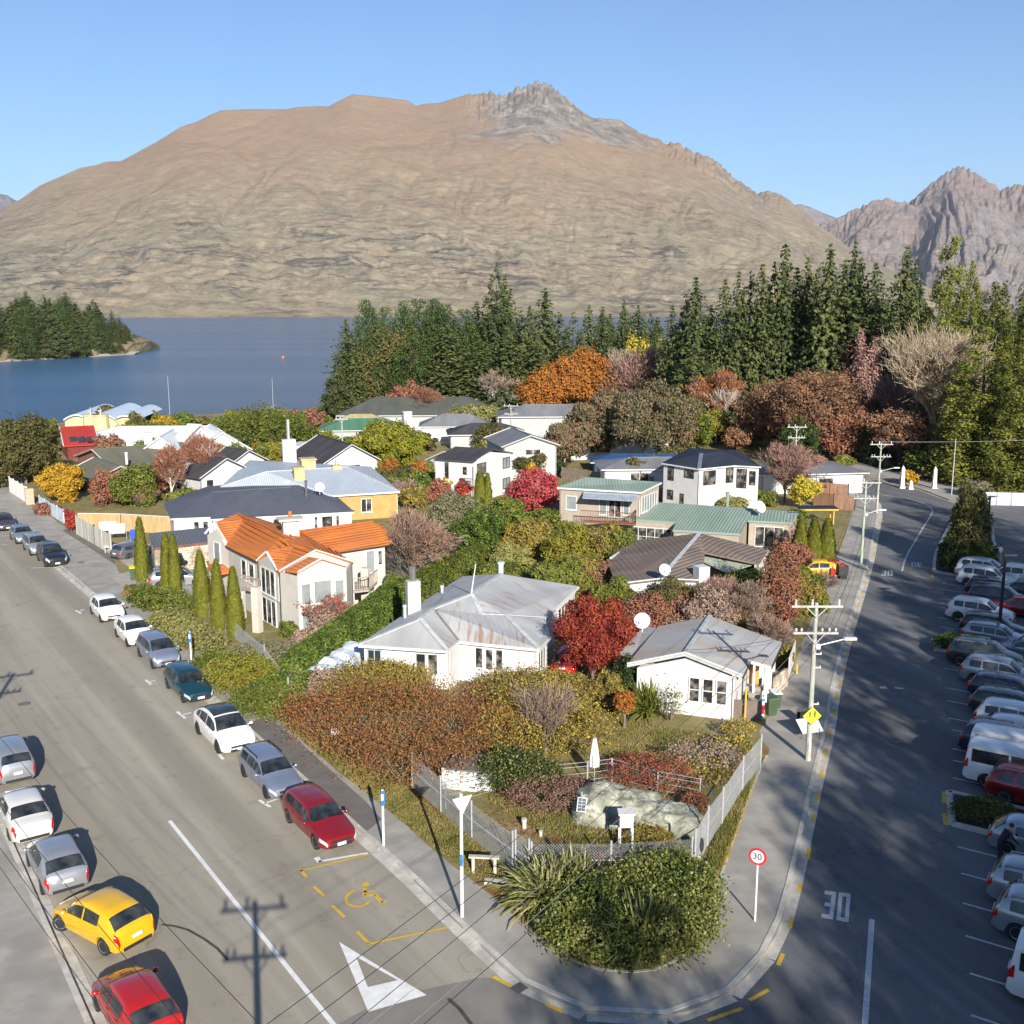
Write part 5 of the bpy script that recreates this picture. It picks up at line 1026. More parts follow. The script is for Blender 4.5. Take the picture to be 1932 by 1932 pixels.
def make_car_meshes(kind):
    p = PROF[kind]; L, Wd = p['L'], p['W']; hw = Wd/2; wr = p.get('wr', .315); c0, c1, c2, c3 = p['cab']
    ts = sorted(set([round(t, 4) for t, _ in p['top']]+[.035,.10,.2,.33,.5,.66,.74,.87,.94]+[round(c0+(c1-c0)*k/4, 4) for k in range(5)]))
    ts = [t for i, t in enumerate(ts) if i == 0 or t-ts[i-1] > .007]
    plan = [(0,.66),(.015,.80),(.06,.93),(.14,.985),(.5,1),(.86,.985),(.95,.93),(.985,.86),(1,.78)]
    def sec(t):
        top = interp(p['top'], t); bl = min(interp(p['belt'], t), top-.035); w = hw*interp(plan, t); x = L/2-t*L; zb = .20 if .03 < t < .97 else .27
        cabin = max(0., min(1., (top-bl-.05)/.40)); tw = w*(.90*(1-cabin)+.735*cabin) if kind != 'van' else w*(.90*(1-cabin)+.86*cabin)
        mid = zb+(bl-zb)*.5
        return [(0,zb),(w*.80,zb),(w*.95,zb+.07),(w*.995,mid),(w,bl-.13),(w*.955,bl),(tw,top-.05*(1-cabin*.2)-.015),(tw*.86,top),(tw*.45,top+.022),(0,top+.03)], x
    rows = []
    for t in ts:
        s_, x = sec(t); rows.append([(x,y,z) for y,z in s_]+[(x,-y,z) for y,z in s_[-2:0:-1]])
    m = len(rows[0]); vs = [v for r_ in rows for v in r_]; fs = []
    for i in range(len(rows)-1):
        for j in range(m): fs.append((i*m+j, i*m+(j+1) % m, (i+1)*m+(j+1) % m, (i+1)*m+j))
    fs += [tuple(range(m))[::-1], tuple((len(rows)-1)*m+j for j in range(m))]
    me = bpy.data.meshes.new('body'); me.from_pydata(vs, [], fs); me.update()
    bm = bmesh.new(); bm.from_mesh(me); bmesh.ops.recalc_face_normals(bm, faces=bm.faces); bm.to_mesh(me); bm.free()
    ob = bpy.data.objects.new('tmp', me); COL.objects.link(ob)
    cut = MB()
    for tw_ in p['wh']:
        x = L/2-tw_*L
        for sgn in (1,-1): cut.tube((x, sgn*(hw-.26), wr), (x, sgn*(hw+.2), wr), wr+.055, None, 20)
    cme = cut.mesh('cut'); co = bpy.data.objects.new('cut', cme); COL.objects.link(co)
    bo = ob.modifiers.new('b', 'BOOLEAN'); bo.object = co; bo.operation = 'DIFFERENCE'; bo.solver = 'EXACT'
    dg = bpy.context.evaluated_depsgraph_get(); body = bpy.data.meshes.new_from_object(ob.evaluated_get(dg)); body.name = 'body_'+kind
    bpy.data.objects.remove(ob); bpy.data.objects.remove(co)
    bm = bmesh.new(); bm.from_mesh(body)
    for f in bm.faces: f.smooth = True
    for e_ in bm.edges:
        if len(e_.link_faces) == 2 and e_.calc_face_angle() > R(38): e_.smooth = False
    bm.to_mesh(body); bm.free()
    M = {'body': [body]}
    def pt(t, q, off, sgn=1):
        """point on the piecewise linear body surface: station t, ring parameter q (0..9)"""
        i = max(k for k in range(len(ts)) if ts[k] <= t+1e-9); i = min(i, len(ts)-2); a = (t-ts[i])/(ts[i+1]-ts[i])
        s0_, x0 = sec(ts[i]); s1_, x1 = sec(ts[i+1]); j = min(int(q), 8); b = q-j
        def g(s_): return (s_[j][0]*(1-b)+s_[j+1][0]*b, s_[j][1]*(1-b)+s_[j+1][1]*b)
        y = g(s0_)[0]*(1-a)+g(s1_)[0]*a; z = g(s0_)[1]*(1-a)+g(s1_)[1]*a
        return Vector((x0*(1-a)+x1*a, y*sgn, z))
    def patch(t0, t1, q0, q1, off, sgn=1, nt_=None, slant=0., name='p', qfun=None):
        tt = sorted(set([t0, t1]+[t for t in ts if t0 < t < t1])); qq = sorted(set([q0, q1]+[float(k) for k in range(10) if q0 < k < q1]))
        g = [[pt(t, q, 0, 1) for q in qq] for t in tt]; vs = []; 
        for i in range(len(tt)):
            for j in range(len(qq)):
                a = g[min(i+1, len(tt)-1)][j]-g[max(i-1, 0)][j]; b = g[i][min(j+1, len(qq)-1)]-g[i][max(j-1, 0)]
                n_ = b.cross(a)
                if n_.length < 1e-9: n_ = Vector((0,0,1))
                n_.normalize(); c = g[i][j]
                if n_.dot(c-Vector((c.x*.9, 0, .6))) < 0: n_ = -n_
                w = c+n_*off; vs.append((w.x, w.y*sgn, w.z))
        k = len(qq); fs = [(i*k+j, i*k+j+1, (i+1)*k+j+1, (i+1)*k+j) for i in range(len(tt)-1) for j in range(k-1)]
        if sgn < 0: fs = [f[::-1] for f in fs]
        return vs, fs
    def pmesh(lst, name, solid=False):
        mb = MB()
        for vs, fs in lst: mb.add(vs, fs)
        me = mb.mesh(name, smooth=True); bm = bmesh.new(); bm.from_mesh(me); bmesh.ops.recalc_face_normals(bm, faces=bm.faces); bm.to_mesh(me); bm.free(); return me
    o_ = .012
    M['windscreen'] = [pmesh([patch(c0+.012, c1-.012, 6.25, 9, o_, 1), patch(c0+.012, c1-.012, 6.25, 9, o_, -1)], 'windscreen')]
    M['rear_window'] = [pmesh([patch(c2+.012, c3-.012, 6.3, 9, o_, 1), patch(c2+.012, c3-.012, 6.3, 9, o_, -1)], 'rear_window')]
    M['side_window'] = [pmesh([patch(a, b, 5.06, 5.84, o_, s_)], 'side_window') for s_ in (1,-1) for a, b in p['sides']]
    door = [(p['sides'][0][0]+.005, p['sides'][1][0]-.008), (p['sides'][1][0]-.002, min(p['sides'][1][1]+.01, p['wh'][1]-wr/L-.01))]
    M['door'] = [pmesh([patch(a, b, 2.05, 4.95, .007, s_)], 'door') for s_ in (1,-1) for a, b in door]
    M['headlight'] = [pmesh([patch(.004, .085, 4.0, 5.6, .012, s_)], 'headlight') for s_ in (1,-1)]
    if kind in ('van','mpv','suv','hatch','estate'): M['tail_light'] = [pmesh([patch(.955, .996, 3.6, 5.2, .014, s_)], 'tail_light') for s_ in (1,-1)]
    else: M['tail_light'] = [pmesh([patch(.95, .996, 3.9, 5.3, .014, s_)], 'tail_light') for s_ in (1,-1)]
    wz = .52
    g = MB(); g.box((L/2-.005, 0, .50), (.05, hw*1.02, .10)); g.box((L/2+.0, 0, .33), (.06, hw*1.1, .12)); M['grille'] = [g.mesh('grille')]
    g = MB(); g.box((L/2+.045, 0, .40), (.02, .38, .13)); g2 = MB(); g2.box((-L/2-.03, 0, .70 if kind != 'van' else .8), (.03, .38, .13)); M['number_plate'] = [g.mesh('plate'), g2.mesh('plate')]
    g = MB(); g.box((-L/2-.005, 0, .36), (.05, hw*1.3, .12)); M['rear_bumper'] = [g.mesh('bumper')]
    mir = []
    for s_ in (1,-1):
        g = MB(); x = L/2-(c0+.055)*L; zz = interp(p['belt'], c0)+.09; g.lathe([(.02,-.07),(.085,-.05),(.10,.0),(.085,.06),(.02,.08)], (x, s_*(hw+.10), zz), 10); g.bar((x, s_*(hw-.08), zz-.04), (x, s_*(hw+.05), zz-.03), .05); mir.append(g.mesh('mirror', smooth=True))
    M['mirror'] = mir
    hn = []
    for s_ in (1,-1):
        for a, b in door:
            g = MB(); c = pt(b-.03, 4.35, 0); g.box((c.x, s_*(c.y+.02), c.z), (.16,.03,.03)); hn.append(g.mesh('handle'))
    M['handle'] = hn
    ty = MB(); ty.lathe([(wr*.62,-.10),(wr*.93,-.105),(wr,-.07),(wr,.07),(wr*.93,.105),(wr*.62,.10)], n=22); tm = ty.mesh('tyre', smooth=True)
    rm = MB(); rm.tube((0,0,.06),(0,0,.085), wr*.17, n=10)
    for k in range(5):
        a = k*2*math.pi/5; rm.bar((math.cos(a)*wr*.1, math.sin(a)*wr*.1, .075), (math.cos(a)*wr*.62, math.sin(a)*wr*.62, .085), .085, .03)
    rg = MB(); n_ = 22
    vs = []; 
    for k in range(n_):
        a = 2*math.pi*k/n_; vs += [(math.cos(a)*wr*.56, math.sin(a)*wr*.56, .095), (math.cos(a)*wr*.66, math.sin(a)*wr*.66, .107)]
    rm.add(vs, [(2*k, 2*k+1, (2*k+3) % (2*n_), (2*k+2) % (2*n_)) for k in range(n_)]); hub = MB(); hub.tube((0,0,-.02),(0,0,.03), wr*.62, n=18)
    M['_tyre'] = tm; M['_rim'] = rm.mesh('rim'); M['_hub'] = hub.mesh('hub'); M['_p'] = p; M['_wr'] = wr
    if kind in ('estate','suv'):
        rl = []
        for s_ in (1,-1):
            g = MB(); a, b = pt(.50, 6.3, 0), pt(.86, 6.3, 0); g.bar((a.x, s_*a.y, a.z+.09), (b.x, s_*b.y, b.z+.09), .045, .04)
            for q in (a, b, (a+b)/2): g.box((q.x, s_*q.y, q.z+.05), (.08,.05,.09))
            rl.append(g.mesh('roof_rail'))
        M['roof_rail'] = rl
    return M
CARM = {k: make_car_meshes(k) for k in PROF}
def setm(me, m): 
    if not me.materials: me.materials.append(m)
def car(kind, paint, label, loc, heading, rails=None, roofm=None, sc=1.0, group=None, cat='car', name='parked_car', amber=False, steer=0, plain=False, rimm=None):
    """heading: unit vector the nose points to; loc: ground centre"""
    M = CARM[kind]; p = M['_p']; t = thing(name, label, cat, (loc[0], loc[1], .006), math.atan2(heading[1], heading[0]), group); t.scale = (sc, sc, sc)
    def part(nm, i, m, parent=t, loc=(0,0,0)):
        me = M[nm][i]; setm(me, m); o = bpy.data.objects.new(nm, me); COL.objects.link(o); o.parent = parent; o.location = loc
        o.material_slots[0].link = 'OBJECT'; o.material_slots[0].material = m; return o
    pm = PAINT[paint]; part('body', 0, pm)
    if roofm:
        rm = MB(); 
    part('windscreen', 0, cglassd); part('rear_window', 0, cglassd)
    for i in range(len(M['side_window'])): part('side_window', i, cglassd)
    for i in range(len(M['door'])):
        d = part('door', i, pm); part('handle', i, pm if kind != 'suv' else blk, d)
    for i in (0,1): part('headlight', i, lampm); part('tail_light', i, tailm); part('mirror', i, pm)
    part('grille', 0, blk); part('rear_bumper', 0, blk)
    for i in (0,1): part('number_plate', i, plate_m)
    if rails:
        for i in (0,1): part('roof_rail', i, rails)
    hw = p['W']/2; wr = M['_wr']; setm(M['_tyre'], tyre_m); setm(M['_rim'], rim_m); setm(M['_hub'], blk)
    for k, tw_ in enumerate(p['wh']):
        for s_ in (1,-1):
            w = bpy.data.objects.new('wheel', M['_hub']); COL.objects.link(w); w.parent = t; w.location = (p['L']/2-tw_*p['L'], s_*(hw-.125), wr)
            w.rotation_euler = (-s_*math.pi/2, 0, steer if k == 0 else 0)
            for nm, me in (('tyre', M['_tyre']), ('rim', M['_rim'])):
                o = bpy.data.objects.new(nm, me); COL.objects.link(o); o.parent = w
                if nm == 'rim' and rimm: o.material_slots[0].link = 'OBJECT'; o.material_slots[0].material = rimm
    return t
def at_front(x, y, dirn, L, z=0):      # photo point under the middle of the nose
    p = P(x, y, z); return (p.x-dirn[0]*L/2, p.y-dirn[1]*L/2)
# --- right-hand side of the left street, noses towards the camera
rowA = [('hatch','plum','plum grey hatchback at the far left edge, parked furthest up the street',0,1000),
 ('hatch','silver_blue','pale blue hatchback, second from the far end of the street row',34,1024),
 ('mpv','silver','silver compact MPV just behind the black SUV',62,1046),
 ('suv','black','black SUV with pale headlights, last before the long gap in the row',93,1068),
 ('hatch','white','first white hatchback after the gap, with pale roof',200,1172),
 ('hatch','white','second white hatchback, close ahead of the silver-blue estate',252,1218),
 ('mpv','silver_blue','silver-blue people carrier between a white and a teal hatchback',302,1260),
 ('estate','teal','dark teal estate hatch beside the white pavement post',363,1325),
 ('coupe_suv','white','white electric car with black glass roof',438,1421),
 ('estate','silver_blue','silver-blue estate with roof rails behind the dark red car',529,1507),
 ('estate','red','dark red estate hatch nearest the disabled bay',627,1603)]
for k, (kd, pc, lab, x, y) in enumerate(rowA):
    L = PROF[kd]['L']; s_ = 1.0; c = at_front(x+16, y+3, SD, L)
    amber = 0; t = car(kd, pc, lab, c, SD, rails=blk if k == 9 else None, sc=1.04, group='cars parked along the left street facing downhill', rimm=blk if k in (8, 9) else None)
    if k == 8:
        me = CARM[kd]
        mb = MB(); 
        # black glass roof
        pf = PROF[kd]; vs = []
        ts_ = [.40,.44,.50,.56,.66,.72,.79]
        for tt in ts_:
            tp = interp(pf['top'], tt); w_ = pf['W']/2*.735*.93; x_ = pf['L']/2-tt*pf['L']
            vs += [(x_, -w_, tp+.006), (x_, -w_*.5, tp+.032), (x_, 0, tp+.042), (x_, w_*.5, tp+.032), (x_, w_, tp+.006)]
        mb.add(vs, [(i*5+j, i*5+j+1, (i+1)*5+j+1, (i+1)*5+j) for i in range(len(ts_)-1) for j in range(4)]); mb.build('glass_roof', cglassd, t, smooth=True)
# --- left-hand side, tails towards the camera
UP = -SD
def at_rear(x, y, dirn, L): p = P(x, y); return (p.x+dirn[0]*L/2, p.y+dirn[1]*L/2)
rowB = [('mpv','silver','silver people carrier showing red tail lamps at the left edge',36,1484,0,'mpv'),('sedan','pearl','pearl white saloon with its boot towards the camera',66,1594,0,''),('hatch','silver','silver hatchback with roof spoiler between the white saloon and the yellow car',130,1692,0,''),
 ('hatch','yellow','bright yellow hatchback parked askew with its front wheel turned',246,1802,R(14),''),('hatch','bright_red','bright red hatchback at the bottom left edge',302,1992,R(4),''),('suv','black','black SUV just outside the left edge, only its shadow in view',-62,1380,0,'')]
for kd, pc, lab, x, y, rot, _ in rowB:
    h = Matrix.Rotation(rot, 3, 'Z') @ UP; pos = at_rear(x, y, h, PROF[kd]['L'])
    if pc == 'yellow':
        wa_, wb2 = P(200.5,1803), P(118,1757); h = (wb2-wa_).normalized(); q = (wa_+wb2)/2+Vector((h.y,-h.x,0))*.78; pos = (q.x, q.y)
    car(kd, pc, lab, pos, h, sc=1.04, group='cars parked along the near side of the left street', steer=R(25) if pc == 'yellow' else 0)
# --- driveway cars
sv_dir = (P(430,1060)-P(280,1108)).normalized()
t = car('suv','silver','silver SUV with a long black roof box half hidden by the driveway cypresses', tuple((P(335,1106))[:2]), Vector((.93,.36,0)).normalized(), rails=blk, group=None)
bxm = MB(); bxm.lathe([(.01,-.98),(.3,-.9),(.40,-.4),(.41,.3),(.30,.95),(.01,1.05)], n=12); bo = bxm.build('roof_box', blk, t, smooth=True); bo.rotation_euler = (0, math.pi/2, 0); bo.location = (-.1, 0, 1.93); bo.scale = (.55,1,1)
car('estate','grey','dark grey estate parked behind the tallest driveway cypress', tuple(P(256,1050)[:2]), Vector((.55,.83,0)).normalized())
# --- car park, noses away to the right
lot = [('suv','white','white SUV with black rear window at the far end of the car park row',1803,1083,0),
 ('suv','white','second white SUV from the far end of the car park row',1806,1099,0),
 ('estate','navy','dark blue estate carrying a white roof box',1822,1118,0),
 ('suv','navy','dark blue SUV with chrome window line next to the roof-box estate',1826,1137,0),
 ('suv','white','large white SUV reversed out further than the others in the upper row',1786,1163,1),
 ('estate','black','black estate with roof rails between the large white SUV and the silver estate',1812,1188,0),
 ('estate','silver','silver estate above the small planter',1814,1206,0),
 ('suv','green_grey','dark boxy four-wheel drive with blue-tinted roof below the small planter',1788,1245,1),
 ('suv','silver','silver-white SUV with red lamps below the boxy four-wheel drive',1812,1279,0),
 ('estate','navy','dark blue estate with bright red tail lamp and roof rails',1828,1307,0),
 ('estate','green_grey','dark grey-green estate with silver roof rails',1830,1336,0),
 ('suv','white','white SUV with sloping tailgate in the middle of the row',1838,1368,0),
 ('hatch','white','small white hatchback partly hidden by the dark blue SUV',1845,1390,0),
 ('suv','navy','dark blue SUV with large square red tail lamps above the white van',1812,1410,0),
 ('van','white','white tall-roofed people mover immediately behind the big white van',1826,1436,0),
 ('van','white','big white minibus with long dark side windows',1820,1464,1),
 ('suv','red','dark red SUV just above the large planter',1860,1496,0),
 ('hatch','silver','silver hatchback just below the large planter',1866,1590,0),
 ('suv','silver','silver SUV with wide red tail lamps below the person at the open boot',1864,1684,0),
 ('suv','silver','silver SUV with slanted red tail lamps, nearest of the silver cars',1874,1742,0),
 ('van','white','white van at the right edge with rounded tall tailgate',1902,1860,0),
 ('hatch','green_grey','green-grey car cut off at the bottom right corner',1925,1990,0)]
for kd, pc, lab, x, y, _ in lot:
    car(kd, pc, lab, at_rear(x, y, BD, PROF[kd]['L']), BD, rails=railm if kd in ('suv','estate') and pc != 'white' else None, group='vehicles nosed into the car park bays')
# second bank facing them across the car park
for kd, pc, lab, x, y in (('suv','white','white SUV facing out behind the farthest car of the row',1900,1100),('estate','navy','dark estate nose-on beyond the navy SUV',1921,1128),('sedan','red','maroon saloon beyond the large white SUV',1912,1160),('hatch','silver','silver hatchback with bright headlamp right of the boxy four-wheel drive',1932,1242)):
    car(kd, pc, lab, at_rear(x, y, BD, .5), -BD, group='cars facing the first row across the car park')
rc = car('hatch','yellow','yellow and red painted hatchback half hidden behind the hedge by the pavement', tuple(P(1540,1088)[:2]), Vector((-.96,.1,0)).normalized())
mb = MB(); mb.box((-1.3,0,1.45),(1.0,1.1,.05)); mb.build('red_panel', PAINT['bright_red'], rc); MB().box((-1.4,-.86,.8),(1.1,.03,.5)).build('red_panel', PAINT['bright_red'], rc)
far_c = car('estate','silver','silver car glimpsed between the fence and the red-leaved tree', tuple(P(1150,952)[:2]), Vector((1,.1,0)))
car('hatch','bright_red','red car under the trees beside the bungalow carport', tuple(P(1075,1262)[:2]), Vector((.3,1,0)).normalized())
car('hatch','silver_blue','pale blue car behind the sage-roofed wing', tuple(P(1372,950)[:2]), Vector((1,.1,0)))
# ================================================================== TREES AND SHRUBS
LM = {}
def L_(name, *cols, **k):
    g = {'spruce':1.25,'pine':1.15,'redwood':1.3,'corner':1.25,'hedge':1.45,'laurel':1.35,'russet':1.3,'yolive':1.35,'olive':1.4,'gum':1.35,'copper':1.35,'twig':1.5,'berry':1.3,'lime':1.3,'paleshrub':1.3,'cypress':1.3,'mauve':1.4,'dome':1.3,'larch':1.3,'grassblade':1.5}.get(name, 1.2); cols = [tuple(min(.8, c*g) for c in q) for q in cols]; LM[name] = leafmat('leaf_'+name, cols, **k); return LM[name]
L_('spruce', (.034,.048,.017), (.056,.073,.023), (.092,.102,.033), rough=.7, trans=.1)
L_('pine', (.026,.048,.014), (.045,.075,.018), (.075,.105,.025), rough=.7, trans=.15)
L_('olive', (.048,.048,.016), (.085,.080,.026), (.13,.115,.040), rough=.7)
L_('redwood', (.055,.070,.014), (.10,.115,.020), (.16,.16,.030), rough=.7)
L_('larch', (.095,.080,.030), (.14,.11,.045), (.10,.10,.03), rough=.8)
L_('gum', (.060,.062,.030), (.12,.105,.055), (.17,.13,.075), (.16,.085,.05), rough=.6)
L_('russet', (.13,.050,.026), (.20,.080,.034), (.25,.125,.042), (.15,.105,.038), rough=.7)
L_('orange', (.24,.085,.02), (.34,.14,.025), (.28,.125,.03), rough=.7)
L_('gold', (.36,.20,.018), (.46,.28,.03), (.28,.18,.02), rough=.7)
L_('yellow', (.42,.32,.03), (.50,.40,.05), (.30,.26,.03), rough=.7)
L_('red', (.22,.020,.022), (.36,.045,.035), (.30,.09,.03), rough=.7)
L_('crimson', (.26,.018,.035), (.40,.05,.07), (.34,.10,.08), rough=.7)
L_('redorange', (.13,.016,.016), (.22,.030,.024), (.30,.075,.03), rough=.7)
L_('twig', (.16,.105,.075), (.22,.16,.12), (.11,.075,.06), rough=.9, trans=0)
L_('twigpink', (.21,.12,.10), (.28,.17,.14), (.16,.09,.075), rough=.9, trans=0)
L_('twigpale', (.26,.21,.15), (.33,.27,.20), (.20,.16,.11), rough=.9, trans=0)
L_('twigred', (.17,.065,.04), (.24,.10,.06), (.13,.07,.045), rough=.9, trans=0)
L_('copper', (.13,.082,.055), (.19,.11,.065), (.28,.135,.06), (.10,.07,.05), rough=.8)
L_('hedge', (.050,.068,.012), (.095,.115,.020), (.15,.155,.030), rough=.5)
L_('laurel', (.035,.060,.010), (.075,.115,.018), (.14,.17,.030), rough=.4)
L_('lime', (.13,.15,.02), (.20,.20,.03), (.16,.13,.02), rough=.6)
L_('dome', (.10,.12,.012), (.18,.18,.02), (.26,.23,.03), rough=.6)
L_('willow', (.17,.17,.055), (.24,.23,.085), (.13,.14,.04), rough=.7)
L_('paleshrub', (.17,.17,.05), (.25,.24,.085), (.12,.12,.04), rough=.7)
L_('sage', (.14,.135,.075), (.20,.185,.11), (.10,.095,.05), rough=.8)
L_('cypress', (.105,.115,.014), (.155,.155,.022), (.075,.085,.012), rough=.8)
L_('corner', (.045,.065,.014), (.090,.115,.024), (.15,.165,.04), (.20,.20,.06), rough=.4)
L_('flax', (.11,.12,.035), (.22,.22,.08), (.32,.30,.14), (.07,.08,.025), rough=.45)
L_('yolive', (.12,.10,.03), (.19,.155,.035), (.29,.215,.035), (.11,.085,.045), rough=.7)
L_('berry', (.19,.065,.045), (.24,.085,.055), (.15,.12,.045), (.12,.09,.045), rough=.7)
L_('mauve', (.15,.085,.065), (.21,.125,.095), (.11,.065,.05), rough=.9)
L_('darkgreen', (.018,.032,.010), (.035,.055,.014), (.06,.08,.02), rough=.5)
bark = mat('bark_grey', (.13,.105,.08), col2=(.20,.165,.13), scale=6, stretch=(1,1,.2), bump=.5); bark_w = mat('bark_white', (.48,.44,.38), col2=(.62,.58,.52), scale=5, bump=.2); bark_d = mat('bark_dark', (.05,.04,.032), scale=5, bump=.4); bark_t = mat('bark_tan', (.30,.22,.13), col2=(.42,.33,.22), scale=3)
def rnd_unit(n):
    v = rng.normal(size=(n, 3)); return v/np.linalg.norm(v, axis=1, keepdims=True)
def leaf_quads(C, Nn, size, aspect=.6, droop=0., jit=.9):
    """rhombic leaves at C with rough normals Nn"""
    n = len(C); N2 = Nn+rnd_unit(n)*jit; N2 /= np.linalg.norm(N2, axis=1, keepdims=True)
    T = np.cross(N2, rnd_unit(n)); T[:, 2] -= droop; T /= np.linalg.norm(T, axis=1, keepdims=True)+1e-9; B = np.cross(N2, T); B /= np.linalg.norm(B, axis=1, keepdims=True)+1e-9
    s = size*(.6+.8*rng.random((n, 1))); a = T*s*.5; b = B*s*.5*aspect
    V = np.stack([C-a, C-b*1.0+a*.1, C+a, C+b+a*.1], 1).reshape(-1, 3); return V, np.arange(n*4).reshape(-1, 4)
def blob_points(blobs, n, shell=.35):
    """points near the surfaces of a set of ellipsoid blobs (cx,cy,cz,rx,ry,rz)"""
    B = np.array(blobs); area = (B[:, 3]*B[:, 4]+B[:, 3]*B[:, 5]+B[:, 4]*B[:, 5]); pr = area/area.sum(); k = rng.choice(len(B), n, p=pr); u = rnd_unit(n)
    lump = 1+.20*np.sin(u[:, 0]*7+k*1.3)*np.sin(u[:, 1]*6+k)*np.sin(u[:, 2]*5+k*.7)*2
    sp = rng.random(n) < .10; r_ = (1-shell*rng.random(n)**1.6)*lump*(1+.08*rng.normal(size=n)+sp*np.abs(rng.normal(size=n))*.09); C = B[k, :3]+u*B[k, 3:6]*r_[:, None]
    keep = np.ones(n, bool)
    for j in range(len(B)):
        d = (((C-B[j, :3])/(B[j, 3:6]*.55))**2).sum(1); keep &= ~((d < 1) & (k != j))
    return C[keep], u[keep]
def tubes(segs, n=4):
    """segs: list of (a, b, ra, rb)"""
    A = np.array([s[0] for s in segs]); Bv = np.array([s[1] for s in segs]); ra = np.array([s[2] for s in segs]); rb = np.array([s[3] for s in segs])
    D = Bv-A; D /= np.linalg.norm(D, axis=1, keepdims=True)+1e-9; ref = np.where(np.abs(D[:, 2:3]) > .9, np.array([[1., 0, 0]]), np.array([[0, 0, 1.]])); U = np.cross(D, ref); U /= np.linalg.norm(U, axis=1, keepdims=True)+1e-9; Wv = np.cross(D, U)
    V = []
    for k in range(n):
        a = 2*math.pi*k/n; e = U*math.cos(a)+Wv*math.sin(a); V += [A+e*ra[:, None], Bv+e*rb[:, None]]
    V = np.stack(V, 1).reshape(-1, 3); m = len(segs); base = np.arange(m)[:, None]*2*n; Q = np.concatenate([base+np.array([[2*k, 2*((k+1) % n), 2*((k+1) % n)+1, 2*k+1]]) for k in range(n)]); return V, Q
def branches(H, Rr, th, r0, levels=4, seed=0, upright=.5, wig=.25, nch=(3, 4)):
    rd = random.Random(seed); segs = []; tips = []
    def grow(p, d, L, r_, lv):
        steps = 3; q = p
        for i in range(steps):
            d2 = (d+Vector((rd.uniform(-1, 1), rd.uniform(-1, 1), rd.uniform(-.4, .8)))*wig).normalized(); e = q+d2*L/steps; segs.append((tuple(q), tuple(e), r_*(1-i*.18), r_*(1-(i+1)*.18))); q = e; d = d2
            if lv > 0 and (i > 0 or lv < levels):
                for c in range(rd.randint(*nch) if i == steps-1 else rd.randint(1, 2)):
                    a = rd.uniform(0, 2*math.pi); s = Vector((math.cos(a), math.sin(a), rd.uniform(0, .8)*upright*1.6)); grow(q, (d*.75+s*.85).normalized(), L*rd.uniform(.55, .78), r_*.55, lv-1)
        if lv == 0: tips.append((q, d))
    tk = Vector((0, 0, th)); segs.append(((0, 0, 0), tuple(tk), r0*1.15, r0*.9))
    for c in range(rd.randint(4, 5)):
        a = c*2*math.pi/4.5+rd.uniform(-.3, .3); sp = Rr*.5; d = Vector((math.cos(a)*Rr/H*1.4, math.sin(a)*Rr/H*1.4, upright+.5)).normalized(); grow(tk*rd.uniform(.75, 1), d, (H-th)*.42, r0*.55, levels-1)
    grow(tk, Vector((0, 0, 1)), (H-th)*.45, r0*.6, levels-1)
    P_ = np.array([s[1] for s in segs]); sc = np.array([Rr/max(1e-3, np.percentile(np.hypot(P_[:, 0], P_[:, 1]), 97)), 0, 0])[0]; zs = (H)/P_[:, 2].max()
    f = lambda p: (p[0]*sc, p[1]*sc, p[2]*zs); segs = [(f(a), f(b), ra, rb) for a, b, ra, rb in segs]; tips = [(Vector(f(q)), d) for q, d in tips]
    return segs, tips
def trunk_mesh(H, Rr, th, r0, m, n=6, seed=1, limbs=5, top=.75):
    rd = random.Random(seed); segs = [((0,0,0), (0,0,th), r0*1.2, r0*.85), ((0,0,th), (rd.uniform(-.1,.1)*Rr, rd.uniform(-.1,.1)*Rr, H*top), r0*.85, r0*.2)]
    for k in range(limbs):
        a = k*2*math.pi/limbs+rd.uniform(-.4, .4); z = th*rd.uniform(.8, 1.2); e = (math.cos(a)*Rr*.6, math.sin(a)*Rr*.6, z+(H-z)*rd.uniform(.35, .65)); mid = (e[0]*.4, e[1]*.4, z+(e[2]-z)*.55); segs += [((0,0,z), mid, r0*.5, r0*.38), (mid, e, r0*.38, r0*.12)]
    V, Q = tubes(segs, n); return npmesh('trunk', V, Q, m)
def crown_blobs(Rr, H, z0, k, seed, br=.36, flat=1., top=1.):
    rd = random.Random(seed); zc = (H+z0)/2; hz = (H-z0)/2; out = [(0, 0, zc, Rr*.66, Rr*.66, hz*.72)]
    for i in range(k):
        u = 1-2*(i+.5)/k; a = i*2.399+rd.uniform(-.3, .3); rr = math.sqrt(max(0, 1-u*u)); f = rd.uniform(.52, .88); b = br*rd.uniform(.55, 1.35)
        out.append((math.cos(a)*rr*Rr*f, math.sin(a)*rr*Rr*f, zc+u*hz*f*.98, Rr*b, Rr*b, hz*b*flat))
    return out
